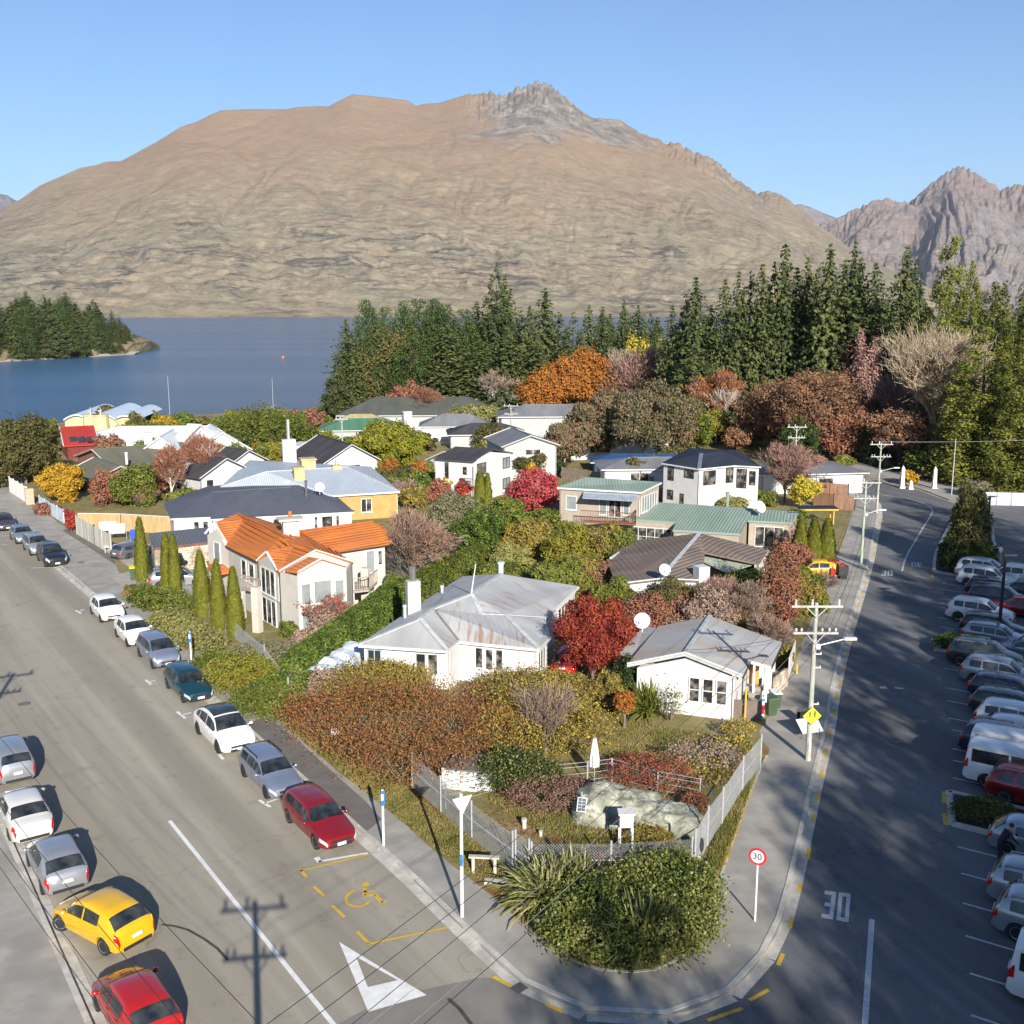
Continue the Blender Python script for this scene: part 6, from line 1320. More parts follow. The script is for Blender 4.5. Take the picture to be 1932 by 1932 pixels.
def conifer_mesh(H, Rr, m, seed, lv=34, per=9, leaf=.55, power=.85, z0=.08, droop=.28, ragged=.25):
    rd = np.random.default_rng(seed); C = []; Nn = []
    for i in range(lv):
        f = i/(lv-1); z = H*(z0+(1-z0)*f); L = Rr*(1-f)**power*(1+ragged*rd.normal()*.6); L = max(L, .12)
        k = max(4, int(per*(1-f*.55)))
        for j in range(k):
            a = j*2*math.pi/k+i*2.1+rd.normal()*.2; l_ = L*(1+ragged*rd.normal()*.5); q = max(3, int(l_/(leaf*.33))); t = (np.arange(q)+rd.random(q)*.6)/q
            x = np.cos(a)*l_*t; y = np.sin(a)*l_*t; zz = z-droop*l_*t**1.4+.12*l_*t**3; w = rd.normal(size=(q, 3))*np.array([[.16, .16, .07]])*(.3+l_*.25)*(1-t[:, None]*.4)
            C.append(np.stack([x, y, zz], 1)+w); nn = np.tile(np.array([[math.cos(a)*.5, math.sin(a)*.5, .9]]), (q, 1)); Nn.append(nn)
    C = np.concatenate(C); Nn = np.concatenate(Nn); V, Q = leaf_quads(C, Nn, leaf, .55, .3, .75); return npmesh('crown', V, Q, m)
# --- placing by photograph measurements
def measure(x, yt, yb, wpx, z=0.0):
    p = P(x, yb, z); Zc = p.y*cp+(HC-z)*sp_; s = F/Zc; H = (HC-z)*(yb-yt)/(yb-578.); return p, H, wpx/s/2, Zc
def finish(t, crown, trunk, rz=0):
    if trunk is not None: o = linkmesh('trunk', trunk, t)
    o = linkmesh('crown', crown, t); return t
_seed = [100]
def sd(): _seed[0] += 1; return _seed[0]
def leafsize(Zc, real=.10, px=2.4): return max(real, px*Zc/1070.)
def broad(x, yt, yb, wpx, lm, label, cat='tree', name='broadleaf_tree', z0f=.22, k=14, bark_=None, group=None, cover=1.5, shell=.4, br=.36, flat=1., z=0., sparse=1., leafk=1., droop=0., trunk=True, real=.10, asp=.6):
    p, H, Rr, Zc = measure(x, yt, yb, wpx, z); ls = leafsize(Zc, real)*leafk; B = crown_blobs(Rr, H, H*z0f, k, sd(), br, flat)
    area = 4*math.pi*Rr*((Rr+H*(1-z0f)/2)/2)*2.0; n = int(min(26000, cover*sparse*area/(ls*ls*asp*.5))); C, u = blob_points(B, n, shell)
    C[:, 2] = np.maximum(C[:, 2], .05); V, Q = leaf_quads(C, u+np.array([[0, 0, .25]]), ls, asp, droop); t = thing(name, label, cat, p, random.uniform(0, 6), group)
    tm = trunk_mesh(H, Rr, H*max(z0f, .12)*.9, max(.08, H*.022), bark_ or bark, seed=sd()) if trunk else None
    return finish(t, npmesh('crown', V, Q, LM[lm]), tm)
def bare(x, yt, yb, wpx, lm, label, bark_=None, name='bare_tree', cat='tree', levels=4, up=.5, twigs=3, group=None, th=.22, z=0, leaf=None, r0=None, lfrac=.0, tl=.055):
    p, H, Rr, Zc = measure(x, yt, yb, wpx, z); segs, tips = branches(H*.93, Rr*.86, H*th, r0 or H*.018, levels, sd(), up); V, Q = tubes(segs, 4); t = thing(name, label, cat, p, random.uniform(0, 6), group)
    linkmesh('trunk', npmesh('trunk', V, Q, bark_ or bark), t)
    E = np.array([s[1] for s in segs[len(segs)//3:]]); n = min(15000, len(E)*twigs); k = rng.integers(0, len(E), n); C = E[k]+rng.normal(size=(n, 3))*H*.022; out = C-np.array([[0, 0, H*.45]]); out /= np.linalg.norm(out, axis=1, keepdims=True)+1e-9
    D = out+rnd_unit(n)*.7; D[:, 2] += .25; D /= np.linalg.norm(D, axis=1, keepdims=True); ln = H*tl*(.5+rng.random((n, 1))); wv = np.cross(D, rnd_unit(n)); wv /= np.linalg.norm(wv, axis=1, keepdims=True)+1e-9; w_ = wv*max(.012, .30*Zc/1070.)
    V = np.stack([C-D*ln*.5-w_, C-D*ln*.5+w_, C+D*ln*.5+w_*.3, C+D*ln*.5-w_*.3], 1).reshape(-1, 3); linkmesh('twigs', npmesh('twigs', V, np.arange(n*4).reshape(-1, 4), LM[lm]), t)
    if leaf:
        n = int(3500*lfrac); k = rng.integers(0, len(E), n); C = E[k]+rng.normal(size=(n, 3))*H*.03; V, Q = leaf_quads(C, rnd_unit(n), leafsize(Zc)*1.15, .6); linkmesh('leaves', npmesh('leaves', V, Q, LM[leaf]), t)
    return t
def shrub_blobs(label, blobs_px, lm, name='shrub', cat='shrub', n=None, ls=None, shell=.4, cover=1.6, real=.09, px=2.2, asp=.6, group=None, droop=0., stems=True, trunkm=None, extra=None):
    """blobs_px: (x, ybase, radius_m across, depth_m, height_m[, z0]) photo point of each lump's ground centre"""
    Bl = []; 
    for b in blobs_px:
        p = P(b[0], b[1]); Bl.append((p.x, p.y, (b[5] if len(b) > 5 else 0)+b[4]*.42, b[2], b[3], b[4]*.6))
    c = np.mean([[b[0], b[1]] for b in Bl], 0); Zc = c[1]*cp+HC*sp_; ls = ls or leafsize(Zc, real, px); Bl = [(b[0]-c[0], b[1]-c[1])+tuple(b[2:]) for b in Bl]; full = []
    for b in Bl:
        full.append(b)
        for i in range(7):
            a = i*2.4+b[0]; e = random.uniform(.15, .9); full.append((b[0]+math.cos(a)*b[3]*.62, b[1]+math.sin(a)*b[4]*.62, b[2]+b[5]*.55*e, b[3]*.42, b[4]*.42, b[5]*.42))
    area = sum(4*math.pi*((b[3]*b[4]+b[3]*b[5]+b[4]*b[5])/3) for b in Bl); n = n or int(min(60000, cover*area/(ls*ls*asp*.5))); C, u = blob_points(full, n, shell); C = C[C[:, 2] > .02]; u = u[:len(C)]
    V, Q = leaf_quads(C, u+np.array([[0, 0, .3]]), ls, asp, droop); t = thing(name, label, cat, (c[0], c[1], .1), 0, group); linkmesh('foliage', npmesh('foliage', V, Q, LM[lm]), t)
    if extra: 
        k = rng.choice(len(C), int(len(C)*extra[1])); V, Q = leaf_quads(C[k]+rng.normal(size=(len(k), 3))*.05, u[k], ls*1.1, asp); linkmesh('leaves', npmesh('leaves', V, Q, LM[extra[0]]), t)
    if stems:
        segs = []
        for b in Bl:
            for i in range(6): a = i*1.05+b[0]; segs.append(((b[0]+math.cos(a)*.15, b[1]+math.sin(a)*.15, 0), (b[0]+math.cos(a)*b[3]*.55, b[1]+math.sin(a)*b[4]*.55, b[2]+b[5]*.3), .05, .015))
        V, Q = tubes(segs, 4); linkmesh('stems', npmesh('stems', V, Q, trunkm or bark), t)
    return t
def hedge(pts, hgt, wd, lm, label, name='hedge', real=.08, cover=1.5, top_wave=.12, z=.1, cat='hedge', zs=None, px=2.1):
    """clipped hedge along ground points"""
    c = sum(pts, Vector())/len(pts); Zc = c.y*cp+HC*sp_; ls = leafsize(Zc, real, px); C = []; U = []
    for a, b in zip(pts[:-1], pts[1:]):
        d = (b-a); L = d.length; d.normalize(); n_ = Vector((-d.y, d.x, 0)); A_ = [L*hgt, L*hgt, L*wd, wd*hgt, wd*hgt]; tot = sum(A_); N = int(cover*tot/(ls*ls*.3))
        f = rng.choice(5, N, p=np.array(A_)/tot); u = rng.random(N); v = rng.random(N); s = u*L; w = np.where(f == 0, -wd/2, np.where(f == 1, wd/2, (v-.5)*wd)); h = np.where(f == 2, hgt, v*hgt); s = np.where(f == 3, 0, np.where(f == 4, L, s)); w = np.where(f >= 3, (u-.5)*wd, w)
        wave = (fbm(s*.9+a.x, w*.9+h*.5, 3)-.5)*top_wave*4; h = h*(1+np.where(f == 2, wave*.5/hgt, 0)); w = w*(1+wave*.35)*(1-.12*(h/hgt)**3); dp = rng.random(N)**2*.22
        nx = np.where(f == 0, -1, np.where(f == 1, 1, 0)); nz = np.where(f == 2, 1, 0); ns = np.where(f == 3, -1, np.where(f == 4, 1, 0)); w = w-nx*dp; h = h-nz*dp; s = s-ns*dp
        C.append(np.stack([a.x+d.x*s+n_.x*w-c.x, a.y+d.y*s+n_.y*w-c.y, h], 1)); U.append(np.stack([n_.x*nx+d.x*ns, n_.y*nx+d.y*ns, nz+.2], 1))
    V, Q = leaf_quads(np.concatenate(C), np.concatenate(U), ls, .6); t = thing(name, label, cat, (c.x, c.y, z)); linkmesh('foliage', npmesh('foliage', V, Q, LM[lm]), t)
    pp = [pts[0].lerp(pts[1], .12)]+pts[1:-1]+[pts[-1].lerp(pts[-2], .12)]; mb = MB(); mb.strip([(p.x-c.x, p.y-c.y) for p in pp], -wd*.25, wd*.25, 0, hgt*.7); mb.build('inner_branches', bark_d, t); return t
def cypress(x, yt, yb, wpx, lm, label, group=None, cat='tree', name='column_cypress'):
    p, H, Rr, Zc = measure(x, yt, yb, wpx); ls = leafsize(Zc, .09, 2.0); n = int(2.6*2*math.pi*Rr*H/(ls*ls*.45*.5)); z = rng.random(n)**.9; a = rng.random(n)*2*math.pi
    pr = np.minimum(1, (1-z)**.55*1.25)*np.minimum(1, .72+z*2.2); r_ = Rr*pr*(1+.10*np.sin(a*5+z*3)+.05*rng.normal(size=n))*(1-.25*rng.random(n)**2)
    C = np.stack([np.cos(a)*r_, np.sin(a)*r_, z*H], 1); D = np.stack([np.cos(a), np.sin(a), np.full(n, .3)], 1)
    T = np.stack([np.cos(a)*.25, np.sin(a)*.25, np.ones(n)], 1)+rng.normal(size=(n, 3))*.25; T /= np.linalg.norm(T, axis=1, keepdims=True); B = np.cross(T, D); B /= np.linalg.norm(B, axis=1, keepdims=True); s = ls*(1.2+rng.random((n, 1))); A_ = T*s*.8; B = B*s*.28
    V = np.stack([C-A_, C-B, C+A_, C+B], 1).reshape(-1, 3); t = thing(name, label, cat, p, 0, group); linkmesh('crown', npmesh('crown', V, np.arange(4*n).reshape(-1, 4), LM[lm]), t); MB().tube((0,0,0), (0,0,H*.8), Rr*.22, .03, 6).build('trunk', bark_d, t); return t
# ------------------------------------------------------------------ conifer library
CON = {}
for i in range(4): CON['spruce', i] = (conifer_mesh(10, 2.2, LM['spruce'], 20+i, lv=46, per=12, leaf=.26, power=.60, ragged=.30, droop=.34), )
for i in range(0): CON['pine', i] = (conifer_mesh(10, 2.9, LM['pine'], 40+i, lv=32, per=12, leaf=.30, power=.5, z0=.10, droop=.08, ragged=.5), )
for i in range(0): CON['redwood', i] = (conifer_mesh(10, 2.6, LM['redwood'], 60+i, lv=42, per=13, leaf=.26, power=.60, z0=.04, droop=.15, ragged=.28), )
for i in range(0): CON['larch', i] = (conifer_mesh(10, 2.5, LM['larch'], 70+i, lv=34, per=9, leaf=.22, power=.8, z0=.1, droop=.2, ragged=.3), )
def clump_conifer(H, Rr, m, seed, pw=.7, br=.26, z0=.04, n=21000, leaf=.20, lv=16, tipk=.42):
    rd = random.Random(seed); B = [(0, 0, H*.35, Rr*.5, Rr*.5, H*.33)]
    for i in range(lv):
        f = i/(lv-1); z = H*(z0+(1-z0)*f)*.97; rr = Rr*max(.04, (1-f)**pw*min(1, .75+f*2)); k = max(2, int(8*(1-f)+3))
        for j in range(k):
            a = j*6.283/k+i*1.9+rd.uniform(-.4, .4); q = rr*rd.uniform(.55, .95)*(1 if k > 1 else .1); b = Rr*br*(1-f*(1-tipk))*rd.uniform(.65, 1.3); B.append((math.cos(a)*q, math.sin(a)*q, z+rd.uniform(-.35, .35), b, b, b*rd.uniform(.9, 1.5)))
    C, u = blob_points(B, n, .5); kp = C[:, 2] < H*1.01; C = C[kp]; u = u[kp]; V, Q = leaf_quads(C, u+np.array([[0, 0, .2]]), leaf, .55, .2); return npmesh('crown', V, Q, m)
for i in range(3): CON['redwood', i] = (clump_conifer(10, 2.6, LM['redwood'], 60+i, pw=.62, n=40000, leaf=.135, br=.23),)
for i in range(3): CON['pine', i] = (clump_conifer(10, 2.9, LM['pine'], 40+i, pw=.42, br=.30, tipk=.7, z0=.1),)
for i in range(2): CON['larch', i] = (clump_conifer(10, 2.5, LM['larch'], 70+i, pw=.7, br=.22),)
for i in (4,5): CON['spruce', i] = (clump_conifer(10, 2.2, LM['spruce'], 80+i, pw=.68, br=.24, tipk=.25, lv=20),)
trm = MB().tube((0,0,0), (0,0,8.6), .17, .03, 6).mesh('trunk'); trm.materials.append(bark_d)
def conifer(kind, x, yt, yb, wpx, label, group=None, z=0., cat='conifer', name='conifer', H=None, pos=None):
    if pos is None: p, H, Rr, Zc = measure(x, yt, yb, wpx, z); p = Vector((p.x, p.y, z-.4)); H += .4
    else: p = Vector(pos); Rr = wpx
    v = [k for k in CON if k[0] == kind]; key = random.choice(v); base = {'spruce':2.2,'pine':2.9,'redwood':2.6,'larch':2.5}[kind]; t = thing(name, label, cat, p, random.uniform(0, 6), group); w = Rr/base*(1.55 if pos is None and kind == 'spruce' else 1.2 if pos is None else 1.25 if y == 0 and H < 29 else 1); H *= random.uniform(.93, 1.12) if pos is None else 1; t.scale = (w*random.uniform(.88, 1.3), w*random.uniform(.88, 1.15), H/10.); t.rotation_euler = (random.uniform(-.03, .03), random.uniform(-.03, .03), random.uniform(0, 6))
    linkmesh('trunk', trm, t); linkmesh('crown', CON[key][0], t); return t
# --- headland trees across the bay
g1 = 'pines covering the headland across the bay'; lab1 = 'dark green pine in the wood on the headland across the bay'
for i in range(150):
    s = random.uniform(0, 1)**.95; front = HA.lerp(HB, s*.93); dep = random.uniform(.03, .85)**1.2*150*(1-(s*.95)**4)**.6; x = front.x-.1*dep; y = front.y+dep+3
    h = (random.uniform(20, 30))*(1-.62*max(0, s-.78)/.22)*(1.0 if s > .25 else .95); zz = LAKE+min(11, 1.5+dep*.10)*(1-max(0, s-.8)*3.5)
    conifer('spruce' if random.random() < .8 else 'pine', 0, 0, 0, h*random.uniform(.32, .42), lab1, g1, name='pine_tree', pos=(x, y, zz-1), H=h)
# --- lakeside wood behind the town
g2 = 'conifers of the lakeside wood behind the town'; lab2 = 'dark spruce in the lakeside wood behind the town roofs'
lakeside = [('spruce',655,598,795,62),('spruce',640,675,800,60),('spruce',668,640,798,60),('pine',702,588,785,62),('pine',727,600,780,55),('pine',762,575,780,70),('pine',792,558,778,88),('pine',820,580,775,70),('pine',850,582,778,78),('pine',880,572,780,72),('spruce',906,562,775,64),('spruce',935,528,780,84),('spruce',957,548,775,70),('spruce',985,576,778,74),('spruce',1022,566,780,70),('spruce',1003,600,785,64),('spruce',1050,582,778,66),('spruce',1080,588,778,60),('spruce',1108,592,775,60),('spruce',1136,596,775,60),('spruce',1172,590,770,40),('spruce',1150,610,770,50),('spruce',1210,596,765,42),('spruce',1190,615,770,46),('spruce',1232,604,765,44),('spruce',860,640,790,90),('spruce',905,650,792,90),('spruce',840,620,788,80),('spruce',960,640,790,80),('spruce',1010,650,790,80),('spruce',830,690,792,80),('spruce',1060,650,788,76),('pine',780,640,788,80),('spruce',880,690,795,90),('spruce',950,700,800,90)]
for k, (kd, x, yt, yb, w) in enumerate(lakeside):
    if k == 11: conifer(kd, x, yt, yb, w, 'tallest spruce of the lakeside wood, standing in front of the mountain foot')
    elif k == 0: conifer(kd, x, yt, yb, w, 'slender pale spruce at the left tip of the lakeside wood')
    else: conifer(kd, x, yt, yb, w, lab2, g2)
random.seed(77)
for i in range(26): x = random.uniform(700, 1240); conifer('spruce', x, random.uniform(590, 615), 762, random.uniform(46, 60), lab2, g2)
# --- park wood on the right
g3 = 'tall firs of the park wood on the right'; lab3 = 'tall dark fir in the park wood below the right-hand mountain'
park = [('spruce',1265,592,815,64),('spruce',1288,576,815,70),('spruce',1312,545,820,72),('spruce',1337,562,815,70),('spruce',1361,542,820,74),('spruce',1386,527,820,66),('spruce',1407,530,815,66),('spruce',1430,515,822,80),('spruce',1455,520,815,70),('spruce',1477,503,820,78),('spruce',1503,508,815,70),('spruce',1546,474,830,90),('spruce',1522,492,820,72),('spruce',1568,498,825,76),('spruce',1590,494,820,70),('spruce',1612,492,825,84),('spruce',1642,488,830,90),('spruce',1668,500,825,76),('spruce',1690,504,825,72),('spruce',1712,512,820,70),('redwood',1765,460,860,140),('redwood',1808,512,850,80),('redwood',1852,514,865,150),('spruce',1880,530,840,60),('spruce',1905,555,850,80),('redwood',1935,520,870,120),('larch',1512,545,800,110),('larch',1555,560,790,90),('spruce',1600,560,830,110),('spruce',1645,590,830,110),('spruce',1420,600,815,100),('spruce',1300,640,830,90),('redwood',1845,640,905,210),('redwood',1890,690,910,170),('redwood',1930,640,925,150)]
names = {11:'tallest fir of the park wood, left of centre of the right-hand group',20:'tallest yellow-green redwood rising against the far mountain',22:'broad yellow-green redwood right of the tallest one',26:'brownish larch standing out in front of the dark firs',25:'redwood cut by the right edge of the photo',32:'large light green evergreen beside the road bend',33:'bushy light green evergreen just left of the right edge'}
for k, (kd, x, yt, yb, w) in enumerate(park):
    if k in names: conifer(kd, x, yt, yb, w, names[k])
    else: conifer(kd, x, yt, yb, w, lab3, g3)
for i in range(34): x = random.uniform(1260, 1960); conifer('spruce', x, (560 if x > 1380 else 600)+random.uniform(-25, 25), 812, random.uniform(60, 85), lab3, g3)
# --- broadleaf, bare and autumn trees, from far to near
broad(735,612,782,165,'olive','massive olive-green evergreen at the left of the lakeside wood',k=20,br=.3,z0f=.08)
broad(1090,655,795,135,'orange','large orange oak in front of the lakeside wood',k=16,br=.34); broad(1022,700,800,95,'orange','smaller orange tree to the left of the large orange oak',k=12)
bare(940,690,800,95,'twig','bare tree with forking white trunk below the tallest spruce',bark_=bark_w,levels=4,up=.7)
bare(805,720,805,95,'twigred','reddish bare tree among the lakeside roofs',levels=4); bare(720,745,795,110,'twig','grey bare scrub tree behind the dark roofed house',levels=3)
bare(1205,640,800,150,'twigpink','wide pinkish bare tree behind the gum tree',levels=4,twigs=6,up=.8); bare(1170,650,790,110,'twigpale','pale bare poplar clump left of the pinkish tree',levels=4,up=.9)
broad(1200,630,785,60,'yellow','thin yellow poplar tops above the pinkish bare tree',sparse=.25,k=8)
broad(890,758,822,98,'willow','round pale green willow behind the grey roofs',z0f=.02,k=14,cat='tree'); broad(930,800,850,70,'olive','dark olive bush next to the round pale willow',z0f=.02,cat='shrub'); broad(935,822,866,60,'paleshrub','light olive palm-like shrub behind the white two-storey house',z0f=.02,cat='shrub')
broad(740,790,895,140,'dome','dome-shaped yellow-green tree in the middle of the town',z0f=.03,k=22,br=.28,cover=1.9)
bare(1350,680,835,110,'twigred','orange-tinged birch with white trunk in the park',bark_=bark_w,levels=4,leaf='orange',lfrac=1.1)
broad(1405,615,740,55,'gold','narrow golden tree against the dark firs',sparse=.8); broad(1230,690,770,60,'twigred','small rust-coloured tree behind the gum tree',sparse=.7,k=8) ; broad(1408,694,760,44,'yellow','small bright yellow tree in the park'); broad(1562,640,760,70,'orange','orange-leaved tree in front of the larch'); broad(1335,600,700,55,'lime','weeping light green tree among the firs',z0f=.02)
broad(1480,640,800,125,'olive','rounded olive evergreen in the middle of the park',k=18,br=.3,z0f=.05); broad(1425,640,780,60,'sage','grey-green rounded tree beside the narrow golden tree',z0f=.05)
broad(1300,700,810,90,'copper','brown-leaved tree left of the orange-tinged birch',sparse=.7); broad(1600,650,830,120,'copper','dark copper tree below the tall firs',sparse=.55,k=16)
broad(1525,690,865,190,'copper','widest copper-brown tree behind the navy-roofed house',sparse=.55,k=24,br=.3,bark_=bark_d); broad(1450,730,850,110,'copper','dark brown tree left of the widest copper tree',sparse=.5,k=16,bark_=bark_d)
bare(1755,585,885,190,'twigpale','giant bare tree with pale upright branches above the road bend',bark_=bark_t,levels=5,up=1.0,twigs=3,th=.30,r0=.5); bare(1700,690,870,130,'twigpink','bare pinkish tree left of the giant bare tree',levels=4,twigs=4)
broad(1695,770,885,130,'copper','half-bare oak with rusty leaves at the park entrance',sparse=.45,k=14,bark_=bark_d,z0f=.3)
broad(1340,770,840,60,'lime','small lime-green tree right of the gum tree'); broad(1310,760,850,70,'hedge','mid-green bush tree beside the gum tree',z0f=.05)
bare(1480,825,950,120,'twigpink','bare greyish tree in front of the white low bungalow',levels=4,twigs=5)
broad(1515,898,962,66,'yellow','bright yellow small tree at the end of the brown fence',sparse=.75)
# big gum tree
broad(1215,712,880,180,'gum','large gum tree with pale leaning trunk in the middle of the town',k=22,br=.27,z0f=.22,bark_=bark_t,cover=1.4,droop=.8); broad(1125,745,870,130,'gum','left-hand leaning part of the gum tree group',k=14,br=.3,z0f=.2,bark_=bark_t,droop=.8); broad(1065,790,880,95,'gum','lowest gum tree at the left of the group',k=10,z0f=.1,bark_=bark_t,droop=.8); broad(1270,760,860,80,'gum','right-hand outlying gum tree crown',k=10,z0f=.2,droop=.8)
# left side of the town
broad(50,775,915,155,'olive','big dark evergreen at the left edge beside the street',k=26,br=.27,z0f=.03,cover=1.6); broad(-20,800,920,120,'olive','second big evergreen cut by the left edge',k=16,z0f=.03)
broad(118,870,950,86,'gold','round golden tree by the white fence',z0f=.12,k=16,br=.3,cover=1.8); broad(262,778,835,44,'olive','cabbage-like evergreen between the lakeside roofs'); broad(312,785,830,58,'gold','golden bush in front of the lake',z0f=.02,cat='shrub')
shrub_blobs('broad green shrubbery between the white gables and the lake', [(450,855,5,4,5),(490,858,7,5,7),(530,852,6,4,5),(300,838,7,4,3.5),(580,850,5,4,3)],'hedge',real=.3); broad(520,775,815,42,'crimson','small crimson tree by the lake',k=8); bare(555,790,825,70,'twigpink','bare pink shrub at the water edge',levels=3); broad(488,832,866,26,'orange','small orange bush in front of the green shrubbery',cat='shrub')
bare(325,828,945,70,'twigred','left-hand bare birch with white forking trunk',bark_=bark_w,levels=4,up=.9,r0=.16); bare(390,808,930,80,'twigred','right-hand bare birch with rust-coloured twigs',bark_=bark_w,levels=4,up=1.1,r0=.16,twigs=5)
broad(255,868,955,90,'hedge','large rounded green bush behind the pale timber fence',z0f=.02,cat='shrub'); broad(300,868,935,70,'twigred','reddish-brown bush left of the birches',z0f=.02,sparse=.7,cat='shrub'); broad(200,880,955,60,'twigred','brown bush right of the round golden tree',z0f=.02,sparse=.7,cat='shrub'); broad(228,895,940,34,'crimson','small red-leaved shrub behind the garden lawn',cat='shrub'); broad(225,910,950,34,'lime','bright green low shrub on the lawn',z0f=.02,cat='shrub'); broad(270,905,955,60,'mauve','grey-mauve twiggy bush on the lawn',z0f=.02,cat='shrub',sparse=.8); broad(420,870,915,60,'twigred','russet shrub beside the dark-roofed cottage',z0f=.02,cat='shrub'); broad(345,920,950,60,'hedge','low green bush at the foot of the birches',z0f=.02,cat='shrub')
broad(135,958,1005,20,'red','clipped red shrub at the end of the grey fence',z0f=.1,cat='shrub'); broad(90,945,972,50,'twigred','straggly rusty shrub along the pavement',z0f=.02,cat='shrub',sparse=.7)
# middle of the block
broad(736,862,915,36,'orange','first small orange tree beside the ochre villa',bark_=bark_w,z0f=.4); broad(792,868,925,32,'orange','second small orange tree beside the ochre villa',bark_=bark_w,z0f=.4); broad(690,872,905,36,'gold','orange-gold bush in front of the French window',z0f=.05,cat='shrub')
bare(770,895,945,80,'twigpink','pink-grey bare shrub right of the ochre villa',levels=3,bark_=bark_w); broad(850,928-40,945,40,'gold','gold and orange maple left of the white two-storey house',sparse=.9); broad(876,903,950,36,'red','small red maple against the white two-storey house',sparse=.9)
cypress(906,890,950,22,'cypress','taller of the pair of yellow-green cypresses by the white two-storey house'); cypress(920,895,950,14,'cypress','thinner of the pair of yellow-green cypresses by the white two-storey house')
broad(850,935,1010,95,'sage','grey-green olive tree below the white two-storey house',z0f=.05,sparse=.9); broad(905,945,1062,100,'laurel','tall laurel bush right of the brown bare bush',z0f=.01,k=18,br=.3,cat='shrub'); broad(960,935,1000,80,'hedge','green bushes under the white two-storey house',z0f=.01,cat='shrub')
broad(1008,880,985,105,'crimson','crimson maple with a golden top left of the beige house',k=16,sparse=.8,z0f=.12); broad(1003,868,905,22,'gold','small golden spire above the crimson maple',cat='shrub',z0f=.02,z=3.5)
broad(937,974,1045,56,'red','small dark red maple in front of the laurel bushes',z0f=.2)
bare(775,945,1105,180,'twig','wide brown bare bush tree behind the villa',levels=4,twigs=9,up=.6,leaf='twigred',lfrac=1.0,th=.12,tl=.075)
for x, yt, yb, w, lm, lab in ((1000,975,1062,130,'yolive','olive mass of bushes in front of the crimson maple'),(1075,990,1085,120,'lime','lime-green bushes above the swing frame'),(1130,985,1082,100,'yolive','olive-brown bushes below the beige balcony'),(1170,1000,1090,70,'hedge','green bush at the left of the brown roof'),(1095,1045,1118,130,'yolive','brownish bush overhanging the bungalow roof'),(1165,1050,1120,70,'copper','rusty creeper bush beside the brown-roofed house'),(960,1030,1085,90,'paleshrub','pale variegated bush left of the swing frame'),(875,1040,1085,60,'hedge','bush behind the bungalow chimney')): broad(x,yt,yb,w,lm,lab,z0f=.01,cat='shrub',k=14)
broad(1118,1108,1290,172,'crimson' if 0 else 'redorange','red-orange maple between the two white houses',k=18,br=.3,z0f=.12,cover=1.2); broad(1178,1295,1378,46,'orange','small orange tree on the cottage lawn',z0f=.45,sparse=.9); broad(1150,1260,1345,60,'yolive','golden-green bush between the maple and the cottage',z0f=.05,sparse=.8,cat='shrub'); broad(1182,1235,1330,60,'darkgreen','dark green shrub against the cottage side wall',z0f=.02,cat='shrub')
broad(740,1075,1150,36,'hedge','cone-shaped green bush at the right corner of the villa',z0f=.0,cat='shrub',trunk=False); bare(620,1110,1205,110,'twig','bare climbing tree with a few red leaves in front of the villa',levels=4,twigs=1,leaf='red',lfrac=.28,th=.2)
broad(543,1168,1205,34,'hedge','round green bush at the foot of the villa',z0f=.0,cat='shrub'); broad(575,1185,1225,60,'twig','bare low shrubs in front of the villa',z0f=.0,sparse=.5,cat='shrub'); shrub_blobs('soft grey-green ground shrubs between the villa and the hedge', [(500,1235,2.0,1.3,.7),(535,1243,2.2,1.3,.7),(570,1240,2.0,1.2,.7)],'sage',stems=False)
for x, yt, yb, w, lab in ((270,975,1100,24,'tallest column cypress, nearest the recycling bin'),(318,1003,1122,24,'left half of the double column cypress'),(332,1006,1124,24,'right half of the double column cypress'),(383,1036,1166,30,'middle column cypress in front of the villa'),(414,1052,1192,28,'second column cypress from the right, in front of the porch'),(445,1066,1204,30,'rightmost column cypress beside the lower balcony')): cypress(x,yt,yb,w,'cypress',lab)
